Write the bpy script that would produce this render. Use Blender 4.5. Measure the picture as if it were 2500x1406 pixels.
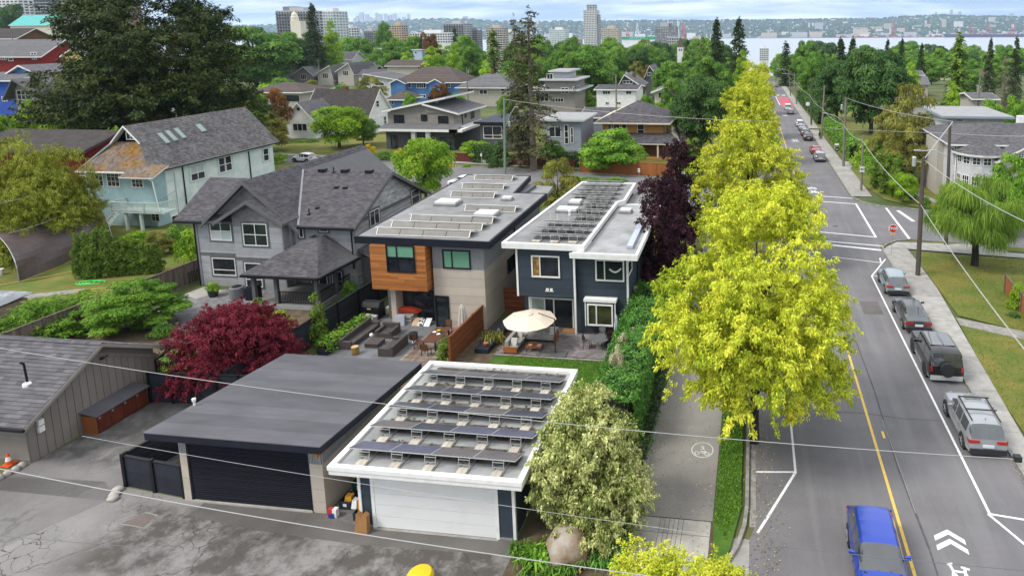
import bpy,math,random
import numpy as np
from mathutils import Vector,Matrix
for o in list(bpy.data.objects):bpy.data.objects.remove(o)
SC=bpy.context.scene
COL=SC.collection
PI=math.pi
# ------------------------------------------------------------------ camera
F,CX,CY,PIT,ROL,YAW=1600.0,1634.0,306.5,0.14853,0.00708,-0.12982
CAMH,GR=19.5,0.03
_cp,_sp=math.cos(PIT),math.sin(PIT)
_f=np.array([math.sin(YAW)*_cp,math.cos(YAW)*_cp,-_sp])
_r0=np.array([math.cos(YAW),-math.sin(YAW),0.0])
_d0=np.cross(_f,_r0)
_r=math.cos(ROL)*_r0+math.sin(ROL)*_d0
_d=-math.sin(ROL)*_r0+math.cos(ROL)*_d0
_RM=np.array([_r,_d,_f])
cam=bpy.data.cameras.new('camera')
camo=bpy.data.objects.new('camera',cam);COL.objects.link(camo)
cam.sensor_fit='HORIZONTAL';cam.sensor_width=36.0
cam.lens=F/2500*36.0
cam.shift_x=(1250-CX)/2500;cam.shift_y=(CY-703)/2500
cam.clip_start=0.5;cam.clip_end=30000
_m=np.eye(4);_m[:3,0]=_r;_m[:3,1]=-_d;_m[:3,2]=-_f;_m[2,3]=CAMH
camo.matrix_world=Matrix(_m.tolist())
SC.camera=camo
# ------------------------------------------------------------------ world: blue sky behind a thin broken cloud sheet
W=bpy.data.worlds.new('World');SC.world=W;W.use_nodes=True
SUN_EL,SUN_AZ=math.radians(50),math.radians(-122)
def build_world():
 nt=W.node_tree;N=nt.nodes;L=nt.links;N.clear()
 out=N.new('ShaderNodeOutputWorld');bg=N.new('ShaderNodeBackground')
 sky=N.new('ShaderNodeTexSky');sky.sky_type='NISHITA';sky.sun_disc=False
 sky.sun_elevation=SUN_EL;sky.sun_rotation=SUN_AZ
 sky.altitude=100;sky.air_density=1.0;sky.dust_density=0.6;sky.ozone_density=1.5
 tc=N.new('ShaderNodeTexCoord')
 sep=N.new('ShaderNodeSeparateXYZ');L.new(tc.outputs['Generated'],sep.inputs[0])
 # project the view direction on a flat cloud sheet
 zz=N.new('ShaderNodeMath');zz.operation='ADD';zz.inputs[1].default_value=0.10;L.new(sep.outputs[2],zz.inputs[0])
 dx=N.new('ShaderNodeMath');dx.operation='DIVIDE';L.new(sep.outputs[0],dx.inputs[0]);L.new(zz.outputs[0],dx.inputs[1])
 dy=N.new('ShaderNodeMath');dy.operation='DIVIDE';L.new(sep.outputs[1],dy.inputs[0]);L.new(zz.outputs[0],dy.inputs[1])
 cb=N.new('ShaderNodeCombineXYZ');L.new(dx.outputs[0],cb.inputs[0]);L.new(dy.outputs[0],cb.inputs[1])
 no=N.new('ShaderNodeTexNoise');no.inputs['Scale'].default_value=0.55;no.inputs['Detail'].default_value=6
 no.inputs['Roughness'].default_value=0.6
 mp=N.new('ShaderNodeMapping');mp.inputs['Scale'].default_value=(1.0,1.6,1.0);L.new(cb.outputs[0],mp.inputs[0])
 L.new(mp.outputs[0],no.inputs['Vector'])
 rp=N.new('ShaderNodeValToRGB');rp.color_ramp.elements[0].position=0.42;rp.color_ramp.elements[1].position=0.70
 rp.color_ramp.elements[0].color=(0,0,0,1);rp.color_ramp.elements[1].color=(1,1,1,1)
 L.new(no.outputs[0],rp.inputs[0])
 # cover grows from a few thin streaks near the horizon to a bright high overcast
 cv=N.new('ShaderNodeMapRange');cv.inputs[1].default_value=0.0;cv.inputs[2].default_value=0.30;cv.inputs[3].default_value=0.7;cv.inputs[4].default_value=0.25
 L.new(sep.outputs[2],cv.inputs[0])
 ba=N.new('ShaderNodeMapRange');ba.inputs[1].default_value=0.03;ba.inputs[2].default_value=0.35;ba.inputs[3].default_value=0.0;ba.inputs[4].default_value=0.75
 L.new(sep.outputs[2],ba.inputs[0])
 mu=N.new('ShaderNodeMath');mu.operation='MULTIPLY_ADD';mu.use_clamp=True;L.new(rp.outputs[0],mu.inputs[0]);L.new(cv.outputs[0],mu.inputs[1]);L.new(ba.outputs[0],mu.inputs[2])
 # low sky: clear pale blue below, deeper just above
 lo=N.new('ShaderNodeValToRGB');e=lo.color_ramp.elements;e[0].position=0.0;e[0].color=SKY_LOW;e[1].position=0.09;e[1].color=SKY_HIGH;L.new(sep.outputs[2],lo.inputs[0])
 lf=N.new('ShaderNodeMapRange');lf.inputs[1].default_value=0.10;lf.inputs[2].default_value=0.35;lf.inputs[3].default_value=0.92;lf.inputs[4].default_value=0.0;L.new(sep.outputs[2],lf.inputs[0])
 m0=N.new('ShaderNodeMixRGB');L.new(lf.outputs[0],m0.inputs[0]);L.new(sky.outputs[0],m0.inputs[1]);L.new(lo.outputs[0],m0.inputs[2])
 mx=N.new('ShaderNodeMixRGB');L.new(mu.outputs[0],mx.inputs[0]);L.new(m0.outputs[0],mx.inputs[1])
 mx.inputs[2].default_value=CLOUD
 L.new(mx.outputs[0],bg.inputs['Color']);bg.inputs['Strength'].default_value=SKY_STR
 L.new(bg.outputs[0],out.inputs['Surface'])
HAZE=0.00005
SKY_STR=0.1;CLOUD=(7.6,7.8,8.2,1);SKY_LOW=(2.0,2.85,4.0,1);SKY_HIGH=(.75,1.55,3.2,1)
build_world()
sl=bpy.data.lights.new('sun','SUN');sl.energy=1.5;sl.angle=math.radians(18);sl.color=(1.0,0.96,0.90)
so=bpy.data.objects.new('sun',sl);COL.objects.link(so)
_sd=Vector((math.sin(SUN_AZ)*math.cos(SUN_EL),math.cos(SUN_AZ)*math.cos(SUN_EL),math.sin(SUN_EL)))
so.rotation_euler=_sd.to_track_quat('Z','Y').to_euler();so.location=(-30,20,80)
vs=SC.view_settings
SC.display_settings.display_device='sRGB'
vs.view_transform='Standard';vs.look='None';vs.exposure=1.12;vs.gamma=1.0;vs.use_curve_mapping=False
SC.render.engine='CYCLES'
cy=SC.cycles;cy.max_bounces=6;cy.diffuse_bounces=3;cy.glossy_bounces=3;cy.transmission_bounces=4
cy.transparent_max_bounces=6;cy.volume_bounces=1;cy.use_denoising=True;cy.sample_clamp_indirect=6
# ------------------------------------------------------------------ survey: from a bearing in the picture to a place on the ground
def ray(x,y):return _RM.T@np.array([(x-CX)/F,(y-CY)/F,1.0])
def G(x,y,h=0.0):
 d=ray(x,y);t=-(CAMH-h)/(d[2]+GR*d[1]);return Vector((d[0]*t,d[1]*t,CAMH+d[2]*t))
def PY(x,y,Y):
 d=ray(x,y);t=Y/d[1];return Vector((d[0]*t,Y,CAMH+d[2]*t))
def PX(x,y,X):
 d=ray(x,y);t=X/d[0];return Vector((X,d[1]*t,CAMH+d[2]*t))
def PZ(x,y,Z):
 d=ray(x,y);t=(Z-CAMH)/d[2];return Vector((d[0]*t,d[1]*t,Z))
def proj(p):
 c=_RM@(np.array(p)-np.array([0,0,CAMH]));return(F*c[0]/c[2]+CX,F*c[1]/c[2]+CY)
def tz(Y):
 if Y<380:return-GR*Y
 return max(-11.4-(Y-380)*0.07,-78)
 # ------------------------------------------------------------------ objects
ORG={}
def setp(o,label=None,cat=None,group=None,kind=None):
 if label:o['label']=label
 if cat:o['category']=cat
 if group:o['group']=group
 if kind:o['kind']=kind
 return o
def thing(name,label,cat,loc=(0,0,0),group=None,rz=0.0):
 o=bpy.data.objects.new(name,None);COL.objects.link(o);o.empty_display_size=0.3
 o.location=loc;o.rotation_euler[2]=rz;ORG[o.name]=Vector(loc)
 return setp(o,label,cat,group)
def link(name,me,parent=None,org=None):
 o=bpy.data.objects.new(name,me);COL.objects.link(o)
 if parent is not None:
  o.parent=parent;ORG[o.name]=ORG.get(parent.name,Vector())
 return o
def dup(o,label=None,loc=None,rz=None,scale=None,group=None,parent=None):
 c=o.copy();COL.objects.link(c);ORG[c.name]=Vector(loc)if loc is not None else ORG.get(o.name,Vector())
 if parent is not None:c.parent=parent
 if label:c['label']=label
 if group:c['group']=group
 if loc is not None:c.location=loc
 if rz is not None:c.rotation_euler[2]=rz
 if scale is not None:c.scale=scale
 for ch in KIDS(o):dup(ch,parent=c)
 return c
def KIDS(o):return list(o.children)
class MB:
 """gathers faces of one mesh, in world coordinates"""
 def __init__(s):s.v=[];s.f=[];s.t=[]
 def face(s,pts,tone=None):
  i=len(s.v);s.v+=[tuple(p)for p in pts];s.f.append(tuple(range(i,i+len(pts))));s.t.append(0.5 if tone is None else tone)
  return s
 def box(s,x0,x1,y0,y1,z0,z1,tone=None):
  i=len(s.v)
  s.v+=[(x0,y0,z0),(x1,y0,z0),(x1,y1,z0),(x0,y1,z0),(x0,y0,z1),(x1,y0,z1),(x1,y1,z1),(x0,y1,z1)]
  for q in((0,3,2,1),(4,5,6,7),(0,1,5,4),(1,2,6,5),(2,3,7,6),(3,0,4,7)):
   s.f.append(tuple(i+k for k in q));s.t.append(0.5 if tone is None else tone)
  return s
 def prism(s,pts,vec,tone=None):
  vec=Vector(vec);a=[Vector(p)for p in pts];n=len(a)
  nn=Vector((0,0,0))
  for k in range(n):nn+=a[k].cross(a[(k+1)%n])
  if nn.dot(vec)>0:a=a[::-1]
  i=len(s.v);s.v+=[tuple(p)for p in a]+[tuple(p+vec)for p in a]
  s.f.append(tuple(range(i,i+n)));s.f.append(tuple(range(i+2*n-1,i+n-1,-1)))
  for k in range(n):s.f.append((i+k,i+n+k,i+n+(k+1)%n,i+(k+1)%n))
  s.t+=[0.5 if tone is None else tone]*(n+2)
  return s
 def bar(s,a,b,w,h=None,up=(0,0,1),tone=None):
  a,b=Vector(a),Vector(b);h=w if h is None else h
  d=(b-a);
  if d.length<1e-6:return s
  d.normalize();up=Vector(up)
  if abs(d.dot(up))>0.98:up=Vector((1,0,0))if abs(d.x)<.9 else Vector((0,1,0))
  x=d.cross(up).normalized();y=x.cross(d).normalized()
  q=[a-x*w/2-y*h/2,a+x*w/2-y*h/2,a+x*w/2+y*h/2,a-x*w/2+y*h/2]
  return s.prism(q,b-a,tone)
 def tube(s,pts,r,n=6,r1=None,tone=None,cap=True):
  pts=[Vector(p)for p in pts];m=len(pts);i0=len(s.v)
  for k,p in enumerate(pts):
   d=(pts[min(k+1,m-1)]-pts[max(k-1,0)])
   d=d.normalized()if d.length>1e-9 else Vector((0,0,1))
   up=Vector((0,0,1))if abs(d.z)<.95 else Vector((1,0,0))
   x=d.cross(up).normalized();y=x.cross(d).normalized()
   rr=r if r1 is None else r+(r1-r)*k/max(m-1,1)
   if isinstance(r,(list,tuple)):rr=r[k]
   for j in range(n):
    a=2*PI*j/n;s.v.append(tuple(p+x*(rr*math.cos(a))+y*(rr*math.sin(a))))
  for k in range(m-1):
   for j in range(n):
    s.f.append((i0+k*n+j,i0+k*n+(j+1)%n,i0+(k+1)*n+(j+1)%n,i0+(k+1)*n+j));s.t.append(0.5 if tone is None else tone)
  if cap:
   s.f.append(tuple(i0+j for j in range(n))[::-1]);s.f.append(tuple(i0+(m-1)*n+j for j in range(n)));s.t+=[0.5 if tone is None else tone]*2
  return s
 def lathe(s,c,prof,n=12,sx=1.0,sy=1.0,tone=None):
  c=Vector(c);i0=len(s.v);m=len(prof)
  for r,z in prof:
   for j in range(n):
    a=2*PI*j/n;s.v.append((c.x+r*sx*math.cos(a),c.y+r*sy*math.sin(a),c.z+z))
  for k in range(m-1):
   for j in range(n):
    s.f.append((i0+k*n+j,i0+k*n+(j+1)%n,i0+(k+1)*n+(j+1)%n,i0+(k+1)*n+j));s.t.append(0.5 if tone is None else tone)
  s.f.append(tuple(i0+j for j in range(n))[::-1]);s.f.append(tuple(i0+(m-1)*n+j for j in range(n)));s.t+=[0.5 if tone is None else tone]*2
  return s
 def mesh(s,name,mat,org=None,smooth=False):
  me=bpy.data.meshes.new(name)
  vv=np.array(s.v,dtype=np.float64).reshape(-1,3)
  if org is not None:vv=vv-np.array(org)
  me.from_pydata(vv.tolist(),[],s.f)
  a=me.attributes.new('tone','FLOAT','FACE');a.data.foreach_set('value',np.array(s.t,dtype=np.float32))
  if mat is not None:me.materials.append(mat)
  if smooth:me.shade_smooth()
  me.update();return me
 def obj(s,name,mat,parent=None,kind=None,smooth=False,label=None):
  org=ORG.get(parent.name)if parent is not None else None
  o=link(name,s.mesh(name,mat,org,smooth),parent)
  if kind:o['kind']=kind
  if label:o['label']=label
  return o
  # ------------------------------------------------------------------ materials
MATS={}
def M(name,c,c2=None,scale=3.0,rough=0.85,bump=0.0,bscale=None,metal=0.0,spec=0.3,stretch=(1,1,1),tone=0.0,detail=5,lo=0.35,hi=0.65,rnd=0.0,coat=0.0):
 """mottled surface: base colour c drifting to c2 in noise patches, optional fine bump, optional per-piece tone"""
 if name in MATS:return MATS[name]
 m=bpy.data.materials.new(name);m.use_nodes=True;MATS[name]=m
 nt=m.node_tree;N=nt.nodes;L=nt.links;b=N['Principled BSDF']
 b.inputs['Roughness'].default_value=rough;b.inputs['Metallic'].default_value=metal
 b.inputs['Specular IOR Level'].default_value=spec
 if coat:b.inputs['Coat Weight'].default_value=coat;b.inputs['Coat Roughness'].default_value=0.05
 c=tuple(c)+(1,);c2=tuple(c2)+(1,)if c2 else tuple(x*0.82 for x in c[:3])+(1,)
 tc=N.new('ShaderNodeTexCoord');mp=N.new('ShaderNodeMapping');mp.inputs['Scale'].default_value=stretch
 L.new(tc.outputs['Object'],mp.inputs[0])
 no=N.new('ShaderNodeTexNoise');no.inputs['Scale'].default_value=scale;no.inputs['Detail'].default_value=detail
 no.inputs['Roughness'].default_value=0.62;L.new(mp.outputs[0],no.inputs['Vector'])
 rp=N.new('ShaderNodeValToRGB');rp.color_ramp.elements[0].position=lo;rp.color_ramp.elements[1].position=hi
 rp.color_ramp.elements[0].color=c;rp.color_ramp.elements[1].color=c2
 L.new(no.outputs[0],rp.inputs[0]);src=rp.outputs[0]
 def mul(src,fac_out,amt):
  mr=N.new('ShaderNodeMapRange');mr.inputs[3].default_value=1-amt;mr.inputs[4].default_value=1+amt
  L.new(fac_out,mr.inputs[0]);v=N.new('ShaderNodeVectorMath');v.operation='SCALE'
  L.new(src,v.inputs[0]);L.new(mr.outputs[0],v.inputs['Scale']);return v.outputs[0]
 if tone:
  at=N.new('ShaderNodeAttribute');at.attribute_name='tone';src=mul(src,at.outputs['Fac'],tone)
 if rnd:
  oi=N.new('ShaderNodeObjectInfo');src=mul(src,oi.outputs['Random'],rnd)
 L.new(src,b.inputs['Base Color'])
 if bump:
  n2=N.new('ShaderNodeTexNoise');n2.inputs['Scale'].default_value=bscale or scale*8;n2.inputs['Detail'].default_value=4
  L.new(mp.outputs[0],n2.inputs['Vector']);bp=N.new('ShaderNodeBump');bp.inputs['Strength'].default_value=bump;bp.inputs['Distance'].default_value=0.03
  L.new(n2.outputs[0],bp.inputs['Height']);L.new(bp.outputs[0],b.inputs['Normal'])
 return m
def MP(name,c,rough=0.5,metal=0.0,spec=0.5,coat=0.0,rnd=0.0):
 return M(name,c,tuple(x*0.9 for x in c),scale=1.3,rough=rough,metal=metal,spec=spec,coat=coat,rnd=rnd)
def MG(name,c=(0.02,0.025,0.03),rough=0.06,c2=None):
 """window glass seen from outside in daylight: dark room behind a shiny face"""
 return M(name,c,c2 or tuple(x*2.2 for x in c),scale=0.9,rough=rough,spec=0.6,detail=2)
def MLEAF(name,dark,mid,light,trans=0.25,rough=0.6,nscale=0.5):
 if name in MATS:return MATS[name]
 m=bpy.data.materials.new(name);m.use_nodes=True;MATS[name]=m
 nt=m.node_tree;N=nt.nodes;L=nt.links;b=N['Principled BSDF'];out=N['Material Output']
 b.inputs['Roughness'].default_value=rough;b.inputs['Specular IOR Level'].default_value=0.12
 at=N.new('ShaderNodeAttribute');at.attribute_name='tone'
 tc=N.new('ShaderNodeTexCoord');no=N.new('ShaderNodeTexNoise');no.inputs['Scale'].default_value=nscale;no.inputs['Detail'].default_value=2
 L.new(tc.outputs['Object'],no.inputs['Vector'])
 ad=N.new('ShaderNodeMath');ad.operation='MULTIPLY_ADD';ad.inputs[1].default_value=0.45;L.new(no.outputs[0],ad.inputs[0]);
 sb=N.new('ShaderNodeMath');sb.operation='MULTIPLY';sb.inputs[1].default_value=0.55;L.new(at.outputs['Fac'],sb.inputs[0]);L.new(sb.outputs[0],ad.inputs[2])
 rp=N.new('ShaderNodeValToRGB');cr=rp.color_ramp;cr.elements[0].position=0.25;cr.elements[1].position=0.78
 cr.elements[0].color=tuple(dark)+(1,);cr.elements[1].color=tuple(light)+(1,);e=cr.elements.new(0.5);e.color=tuple(mid)+(1,)
 L.new(ad.outputs[0],rp.inputs[0])
 oi=N.new('ShaderNodeObjectInfo');mr=N.new('ShaderNodeMapRange');mr.inputs[3].default_value=.88;mr.inputs[4].default_value=1.12
 L.new(oi.outputs['Random'],mr.inputs[0]);sv=N.new('ShaderNodeVectorMath');sv.operation='SCALE';L.new(rp.outputs[0],sv.inputs[0]);L.new(mr.outputs[0],sv.inputs['Scale'])
 L.new(sv.outputs[0],b.inputs['Base Color'])
 tr=N.new('ShaderNodeBsdfTranslucent');L.new(sv.outputs[0],tr.inputs['Color'])
 ms=N.new('ShaderNodeMixShader');ms.inputs[0].default_value=trans
 L.new(b.outputs[0],ms.inputs[1]);L.new(tr.outputs[0],ms.inputs[2]);L.new(ms.outputs[0],out.inputs['Surface'])
 return m
 # ================================================================== GROUND
def asphalt_mat(name,base,dark,light,cracks=0.0,stain=None,streak=0.0,cscale=1.6):
 m=bpy.data.materials.new(name);m.use_nodes=True;MATS[name]=m
 nt=m.node_tree;N=nt.nodes;L=nt.links;b=N['Principled BSDF'];b.inputs['Roughness'].default_value=0.9;b.inputs['Specular IOR Level'].default_value=0.25
 geo=N.new('ShaderNodeNewGeometry');pos=geo.outputs['Position']
 def noise(sc,det=5,stretch=None,ro=.6):
  v=pos
  if stretch:
   mp=N.new('ShaderNodeMapping');mp.inputs['Scale'].default_value=stretch;L.new(pos,mp.inputs[0]);v=mp.outputs[0]
  n=N.new('ShaderNodeTexNoise');n.inputs['Scale'].default_value=sc;n.inputs['Detail'].default_value=det;n.inputs['Roughness'].default_value=ro;L.new(v,n.inputs['Vector']);return n.outputs[0]
 def ramp(src,a,bb):
  r=N.new('ShaderNodeMapRange');r.inputs[1].default_value=a;r.inputs[2].default_value=bb;L.new(src,r.inputs[0]);return r.outputs[0]
 def mix(f,a,bcol):
  x=N.new('ShaderNodeMixRGB');
  if isinstance(f,float):x.inputs[0].default_value=f
  else:L.new(f,x.inputs[0])
  for i,q in((1,a),(2,bcol)):
   if isinstance(q,tuple):x.inputs[i].default_value=q+(1,)
   else:L.new(q,x.inputs[i])
  return x.outputs[0]
 def mth(op,a,bb=None):
  x=N.new('ShaderNodeMath');x.operation=op;x.use_clamp=True
  for i,q in((0,a),(1,bb)):
   if q is None:continue
   if isinstance(q,(int,float)):x.inputs[i].default_value=q
   else:L.new(q,x.inputs[i])
  return x.outputs[0]
 c=mix(ramp(noise(0.35,6),.35,.68),base,dark)
 c=mix(mth('MULTIPLY',ramp(noise(22,3,ro=.8),.5,.75),.55),c,light)
 c=mix(mth('MULTIPLY',ramp(noise(45,2,ro=.8),.55,.8),.5),c,dark)
 if streak:c=mix(mth('MULTIPLY',ramp(noise(0.9,4,(1,.06,1)),.42,.72),streak),c,dark)
 if streak:c=mix(mth('MULTIPLY',ramp(noise(1.4,3,(1,.04,1)),.5,.8),streak*.8),c,light)
 if cracks:
  vo=N.new('ShaderNodeTexVoronoi');vo.feature='DISTANCE_TO_EDGE';vo.inputs['Scale'].default_value=cscale
  wv=N.new('ShaderNodeTexNoise');wv.inputs['Scale'].default_value=3.0;L.new(pos,wv.inputs['Vector'])
  ad=N.new('ShaderNodeMixRGB');ad.blend_type='ADD';ad.inputs[0].default_value=.35;L.new(pos,ad.inputs[1]);L.new(wv.outputs['Color'],ad.inputs[2]);L.new(ad.outputs[0],vo.inputs['Vector'])
  line=mth('SUBTRACT',1.0,ramp(vo.outputs['Distance'],.006,.035))
  mask=ramp(noise(.22,3),.47,.60)
  c=mix(mth('MULTIPLY',mth('MULTIPLY',line,mask),cracks),c,tuple(x*.22 for x in dark))
  v2=N.new('ShaderNodeTexVoronoi');v2.feature='DISTANCE_TO_EDGE';v2.inputs['Scale'].default_value=.19;L.new(ad.outputs[0],v2.inputs['Vector'])
  l2=mth('SUBTRACT',1.0,ramp(v2.outputs['Distance'],.0015,.005))
  c=mix(mth('MULTIPLY',l2,cracks*.8),c,tuple(x*.25 for x in dark))
 if stain:
  y0,y1,x0,x1,col=stain
  sp=N.new('ShaderNodeSeparateXYZ');L.new(pos,sp.inputs[0])
  by=mth('MULTIPLY',ramp(sp.outputs[1],y0,y0+.9),ramp(sp.outputs[1],y1+.1,y1-.5))
  bx=mth('MULTIPLY',ramp(sp.outputs[0],x0,x0+2.0),ramp(sp.outputs[0],x1+.2,x1-1.0))
  k=mth('MULTIPLY',mth('MULTIPLY',by,bx),ramp(noise(.8,7,ro=.7),.40,.56))
  c=mix(mth('MULTIPLY',k,.85),c,col)
 L.new(c,b.inputs['Base Color'])
 bp=N.new('ShaderNodeBump');bp.inputs['Strength'].default_value=.35;bp.inputs['Distance'].default_value=.02
 L.new(noise(30,3),bp.inputs['Height']);L.new(bp.outputs[0],b.inputs['Normal'])
 return m
m_road=asphalt_mat('road_asphalt',(.170,.163,.165),(.125,.120,.123),(.23,.225,.225),streak=.55)
m_alley=asphalt_mat('alley_asphalt',(.235,.225,.212),(.155,.147,.138),(.32,.305,.29),cracks=.95,stain=(18.2,22.6,-27,-8.2,(.062,.053,.045)))
m_patch=asphalt_mat('patch_asphalt',(.185,.175,.168),(.125,.116,.11),(.24,.23,.22),cracks=.3,cscale=.5,stain=(24,31,-36,-26,(.07,.066,.06)))
m_apron=asphalt_mat('apron_asphalt',(.135,.125,.115),(.085,.077,.070),(.18,.17,.16))
m_path=asphalt_mat('path_asphalt',(.255,.24,.215),(.185,.17,.155),(.34,.32,.29))
m_conc=M('concrete',(.40,.375,.335),(.30,.28,.25),scale=1.2,bump=.15,bscale=40,tone=.10)
m_conc2=M('old_concrete',(.34,.325,.295),(.245,.235,.215),scale=1.5,bump=.2,bscale=40,tone=.10)
m_kerb=M('kerb_concrete',(.30,.285,.26),(.17,.16,.145),scale=2.5,bump=.2,bscale=30)
m_grass=M('lawn',(.085,.125,.018),(.185,.155,.035),scale=.42,rough=.95,bump=.5,bscale=60,lo=.38,hi=.66,detail=8)
m_grass2=M('green_lawn',(.040,.105,.012),(.075,.150,.018),scale=1.6,rough=.95,bump=.5,bscale=70,detail=8)
m_dirt=M('soil',(.075,.052,.035),(.13,.10,.06),scale=2.0,rough=.95,bump=.5,bscale=30)
m_town=M('town_ground',(.05,.085,.02),(.12,.12,.05),scale=.08,rough=.95,detail=8)
m_gravel=M('gravel',(.20,.19,.175),(.11,.10,.09),scale=22,rough=.9,bump=.8,bscale=50,lo=.42,hi=.58)
m_white=M('road_paint_white',(.74,.74,.72),(.42,.42,.41),scale=9,rough=.7,lo=.50,hi=.72,detail=9)
m_yellow=M('road_paint_yellow',(.70,.46,.09),(.40,.29,.12),scale=8,rough=.7,lo=.50,hi=.74,detail=9)
m_redpaint=M('road_paint_red',(.50,.10,.13),(.42,.10,.12),scale=2,rough=.8)
def sheet(name,pts,h,mat,parent=None,kind='structure',solid=0.0):
 mb=MB();p=[(x,y,tz(y)+h)for x,y in pts]
 a=sum(p[i][0]*p[(i+1)%len(p)][1]-p[(i+1)%len(p)][0]*p[i][1]for i in range(len(p)))
 if a<0:p=p[::-1]
 if solid:mb.prism([(x,y,z-solid)for x,y,z in p],(0,0,solid))
 else:mb.face(p)
 return mb.obj(name,mat,parent,kind)
def rect(x0,x1,y0,y1):return[(x0,y0),(x1,y0),(x1,y1),(x0,y1)]
def build_terrain():
 mb=MB();ys=[-25,0,380]+[380+50*i for i in range(1,20)]+[1500]
 xs=[-1500,-700,-300,-100,0,100,300,700,1500]
 for i in range(len(ys)-1):
  for j in range(len(xs)-1):
   mb.face([(xs[j],ys[i],tz(ys[i])),(xs[j+1],ys[i],tz(ys[i])),(xs[j+1],ys[i+1],tz(ys[i+1])),(xs[j],ys[i+1],tz(ys[i+1]))])
 return mb.obj('ground',m_town,None,'structure')
build_terrain()
road=sheet('road',[(0.02,-4),(12.37,-4),(12.37,64.4),(13.6,65.6),(16,66.9),(80,55.5),(80,68),(21.5,78.6),(15.6,80.6),(13.4,82.6),(12.6,85.5),(12.55,113),(12.9,160),(13.2,380),(.6,380),(.3,113),(.3,96.5),(-2,93.0),(-90,108),(-90,93),(-1.5,76.5),(.28,73.5),(.28,24.5),(0.02,23.6)],.006,m_road)
def mark(name,pts,mat=m_white,h=.011):return sheet(name,pts,h,mat,road,None)
def line(name,a,b,w,mat=m_white,h=.011):
 a,b=Vector(a),Vector(b);d=(b-a).normalized();n=Vector((-d.y,d.x))*(w/2)
 return mark(name,[tuple(a+n),tuple(b+n),tuple(b-n),tuple(a-n)],mat,h)
line('centre_line',(6.05,-4),(6.25,63),.13,m_yellow)
line('centre_line',(6.3,87),(6.35,205),.13,m_yellow)
line('parking_line',(10.02,26.3),(10.15,55.3),.12)
line('parking_line',(10.15,55.3),(12.2,60.1),.12,h=.012)
line('parking_line',(10.15,55.3),(12.3,55.35),.11,h=.013)
line('parking_line',(9.95,26.32),(12.3,26.0),.11,h=.012)
line('parking_line',(9.95,26.3),(12.2,22.0),.12,h=.013)
line('parking_line',(2.1,28.0),(2.1,62),.11)
line('parking_line',(.3,27.86),(2.1,28.07),.11,h=.012)
line('parking_line',(2.1,28.05),(.35,24.0),.12,h=.013)
line('crosswalk_line',(.5,87.4),(12.77,84.76),.22)
line('crosswalk_line',(.5,84.3),(12.83,81.68),.22)
line('crosswalk_line',(.5,70.0),(12.68,67.22),.22)
line('crosswalk_line',(.5,66.5),(13.0,64.13),.22)
line('stop_line',(6.3,64.3),(12.33,62.79),.42)
line('crosswalk_line',(12.75,81.68),(12.6,67.22),.22,h=.012)
line('crosswalk_line',(16.06,80.1),(15.88,66.9),.25)
line('stop_line',(17.2,78.9),(17.9,74.0),.42)
line('turn_line',(7.4,60.2),(11.6,59.0),.12)
line('turn_line',(11.6,59.0),(11.75,60.4),.12,h=.012)
line('road_patch',(6.95,26.0),(6.9,33),.035,m_kerb)
mark('reflector',rect(6.62,6.75,31.3,31.9),m_yellow);mark('reflector',rect(7.05,7.18,56.2,57.0),m_yellow)
def bike(cx,cy,s=1.0,rz=0.0,parent_mark=mark,chevron=True,name='bicycle_marking',h=.011):
 """a painted bicycle and two chevrons, about 1.1 m wide and 1.9 m long at s=1 (long in Y so drivers can read it)"""
 P=lambda x,y:(cx+x*s*math.cos(rz)-y*s*math.sin(rz),cy+x*s*math.sin(rz)+y*s*math.cos(rz))
 mb=MB();hh=[0]
 def seg(a,b,w=.09):
  a,b=Vector(P(*a)),Vector(P(*b));d=(b-a).normalized();n=Vector((-d.y,d.x))*(w*s/2);hh[0]+=.0003
  q=[a+n,a-n,b-n,b+n];mb.face([(p.x,p.y,tz(p.y)+h+hh[0])for p in q])
 def ring(c,rx,ry,w=.09,n=20):
  for k in range(n):
   a0,a1=2*PI*k/n,2*PI*(k+1)/n;hh[0]+=.0
   q=[]
   for a,r in((a0,1),(a1,1),(a1,1-w/rx),(a0,1-w/rx)):q.append(P(c[0]+rx*r*math.cos(a),c[1]+ry*r*math.sin(a)))
   mb.face([(p[0],p[1],tz(p[1])+h)for p in q])
 ring((-.30,-.62),.25,.42);ring((.33,-.62),.25,.42)
 seg((-.30,-.62),(-.17,.05));seg((-.17,.05),(.20,.05));seg((.33,-.62),(.18,.1));seg((-.14,-.05),(.06,-.60));seg((.06,-.60),(.20,.02));seg((-.30,-.62),(.06,-.62))
 seg((-.17,.02),(-.23,.30));seg((-.32,.30),(-.13,.36));seg((.19,.05),(.22,.24));seg((.10,.26),(.36,.20))
 o=mb.obj(name,m_white,road)
 if chevron:
  for k in(0,1):
   y0=1.0+k*.45;mb2=MB()
   for sx in(-1,1):
    q=[P(0,y0+.52),P(0,y0+.28),P(sx*.5,y0-.12),P(sx*.5,y0+.12)]
    if sx<0:q=q[::-1]
    mb2.face([(p[0],p[1],tz(p[1])+h)for p in q][::-1])
   mb2.obj('chevron_marking',m_white,road)
 return o
bike(7.80,22.9,1.15,-.08)
bike(8.1,88.6,1.25);bike(8.6,137,1.3);bike(8.8,188,1.3)
line('bus_lane_line',(8.6,222),(8.4,262),.25);mark('bus_lane_paint',[(9.2,216),(12.9,216),(12.9,258),(8.9,258)],m_redpaint)
for k in range(5):mark('crosswalk_bar',rect(1.5+k*2.4,2.8+k*2.4,266,269))
TAR=M('tar_seal',(.060,.058,.060),(.105,.10,.102),scale=6,rough=.8,detail=8)
rnd=random.Random(31)
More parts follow.
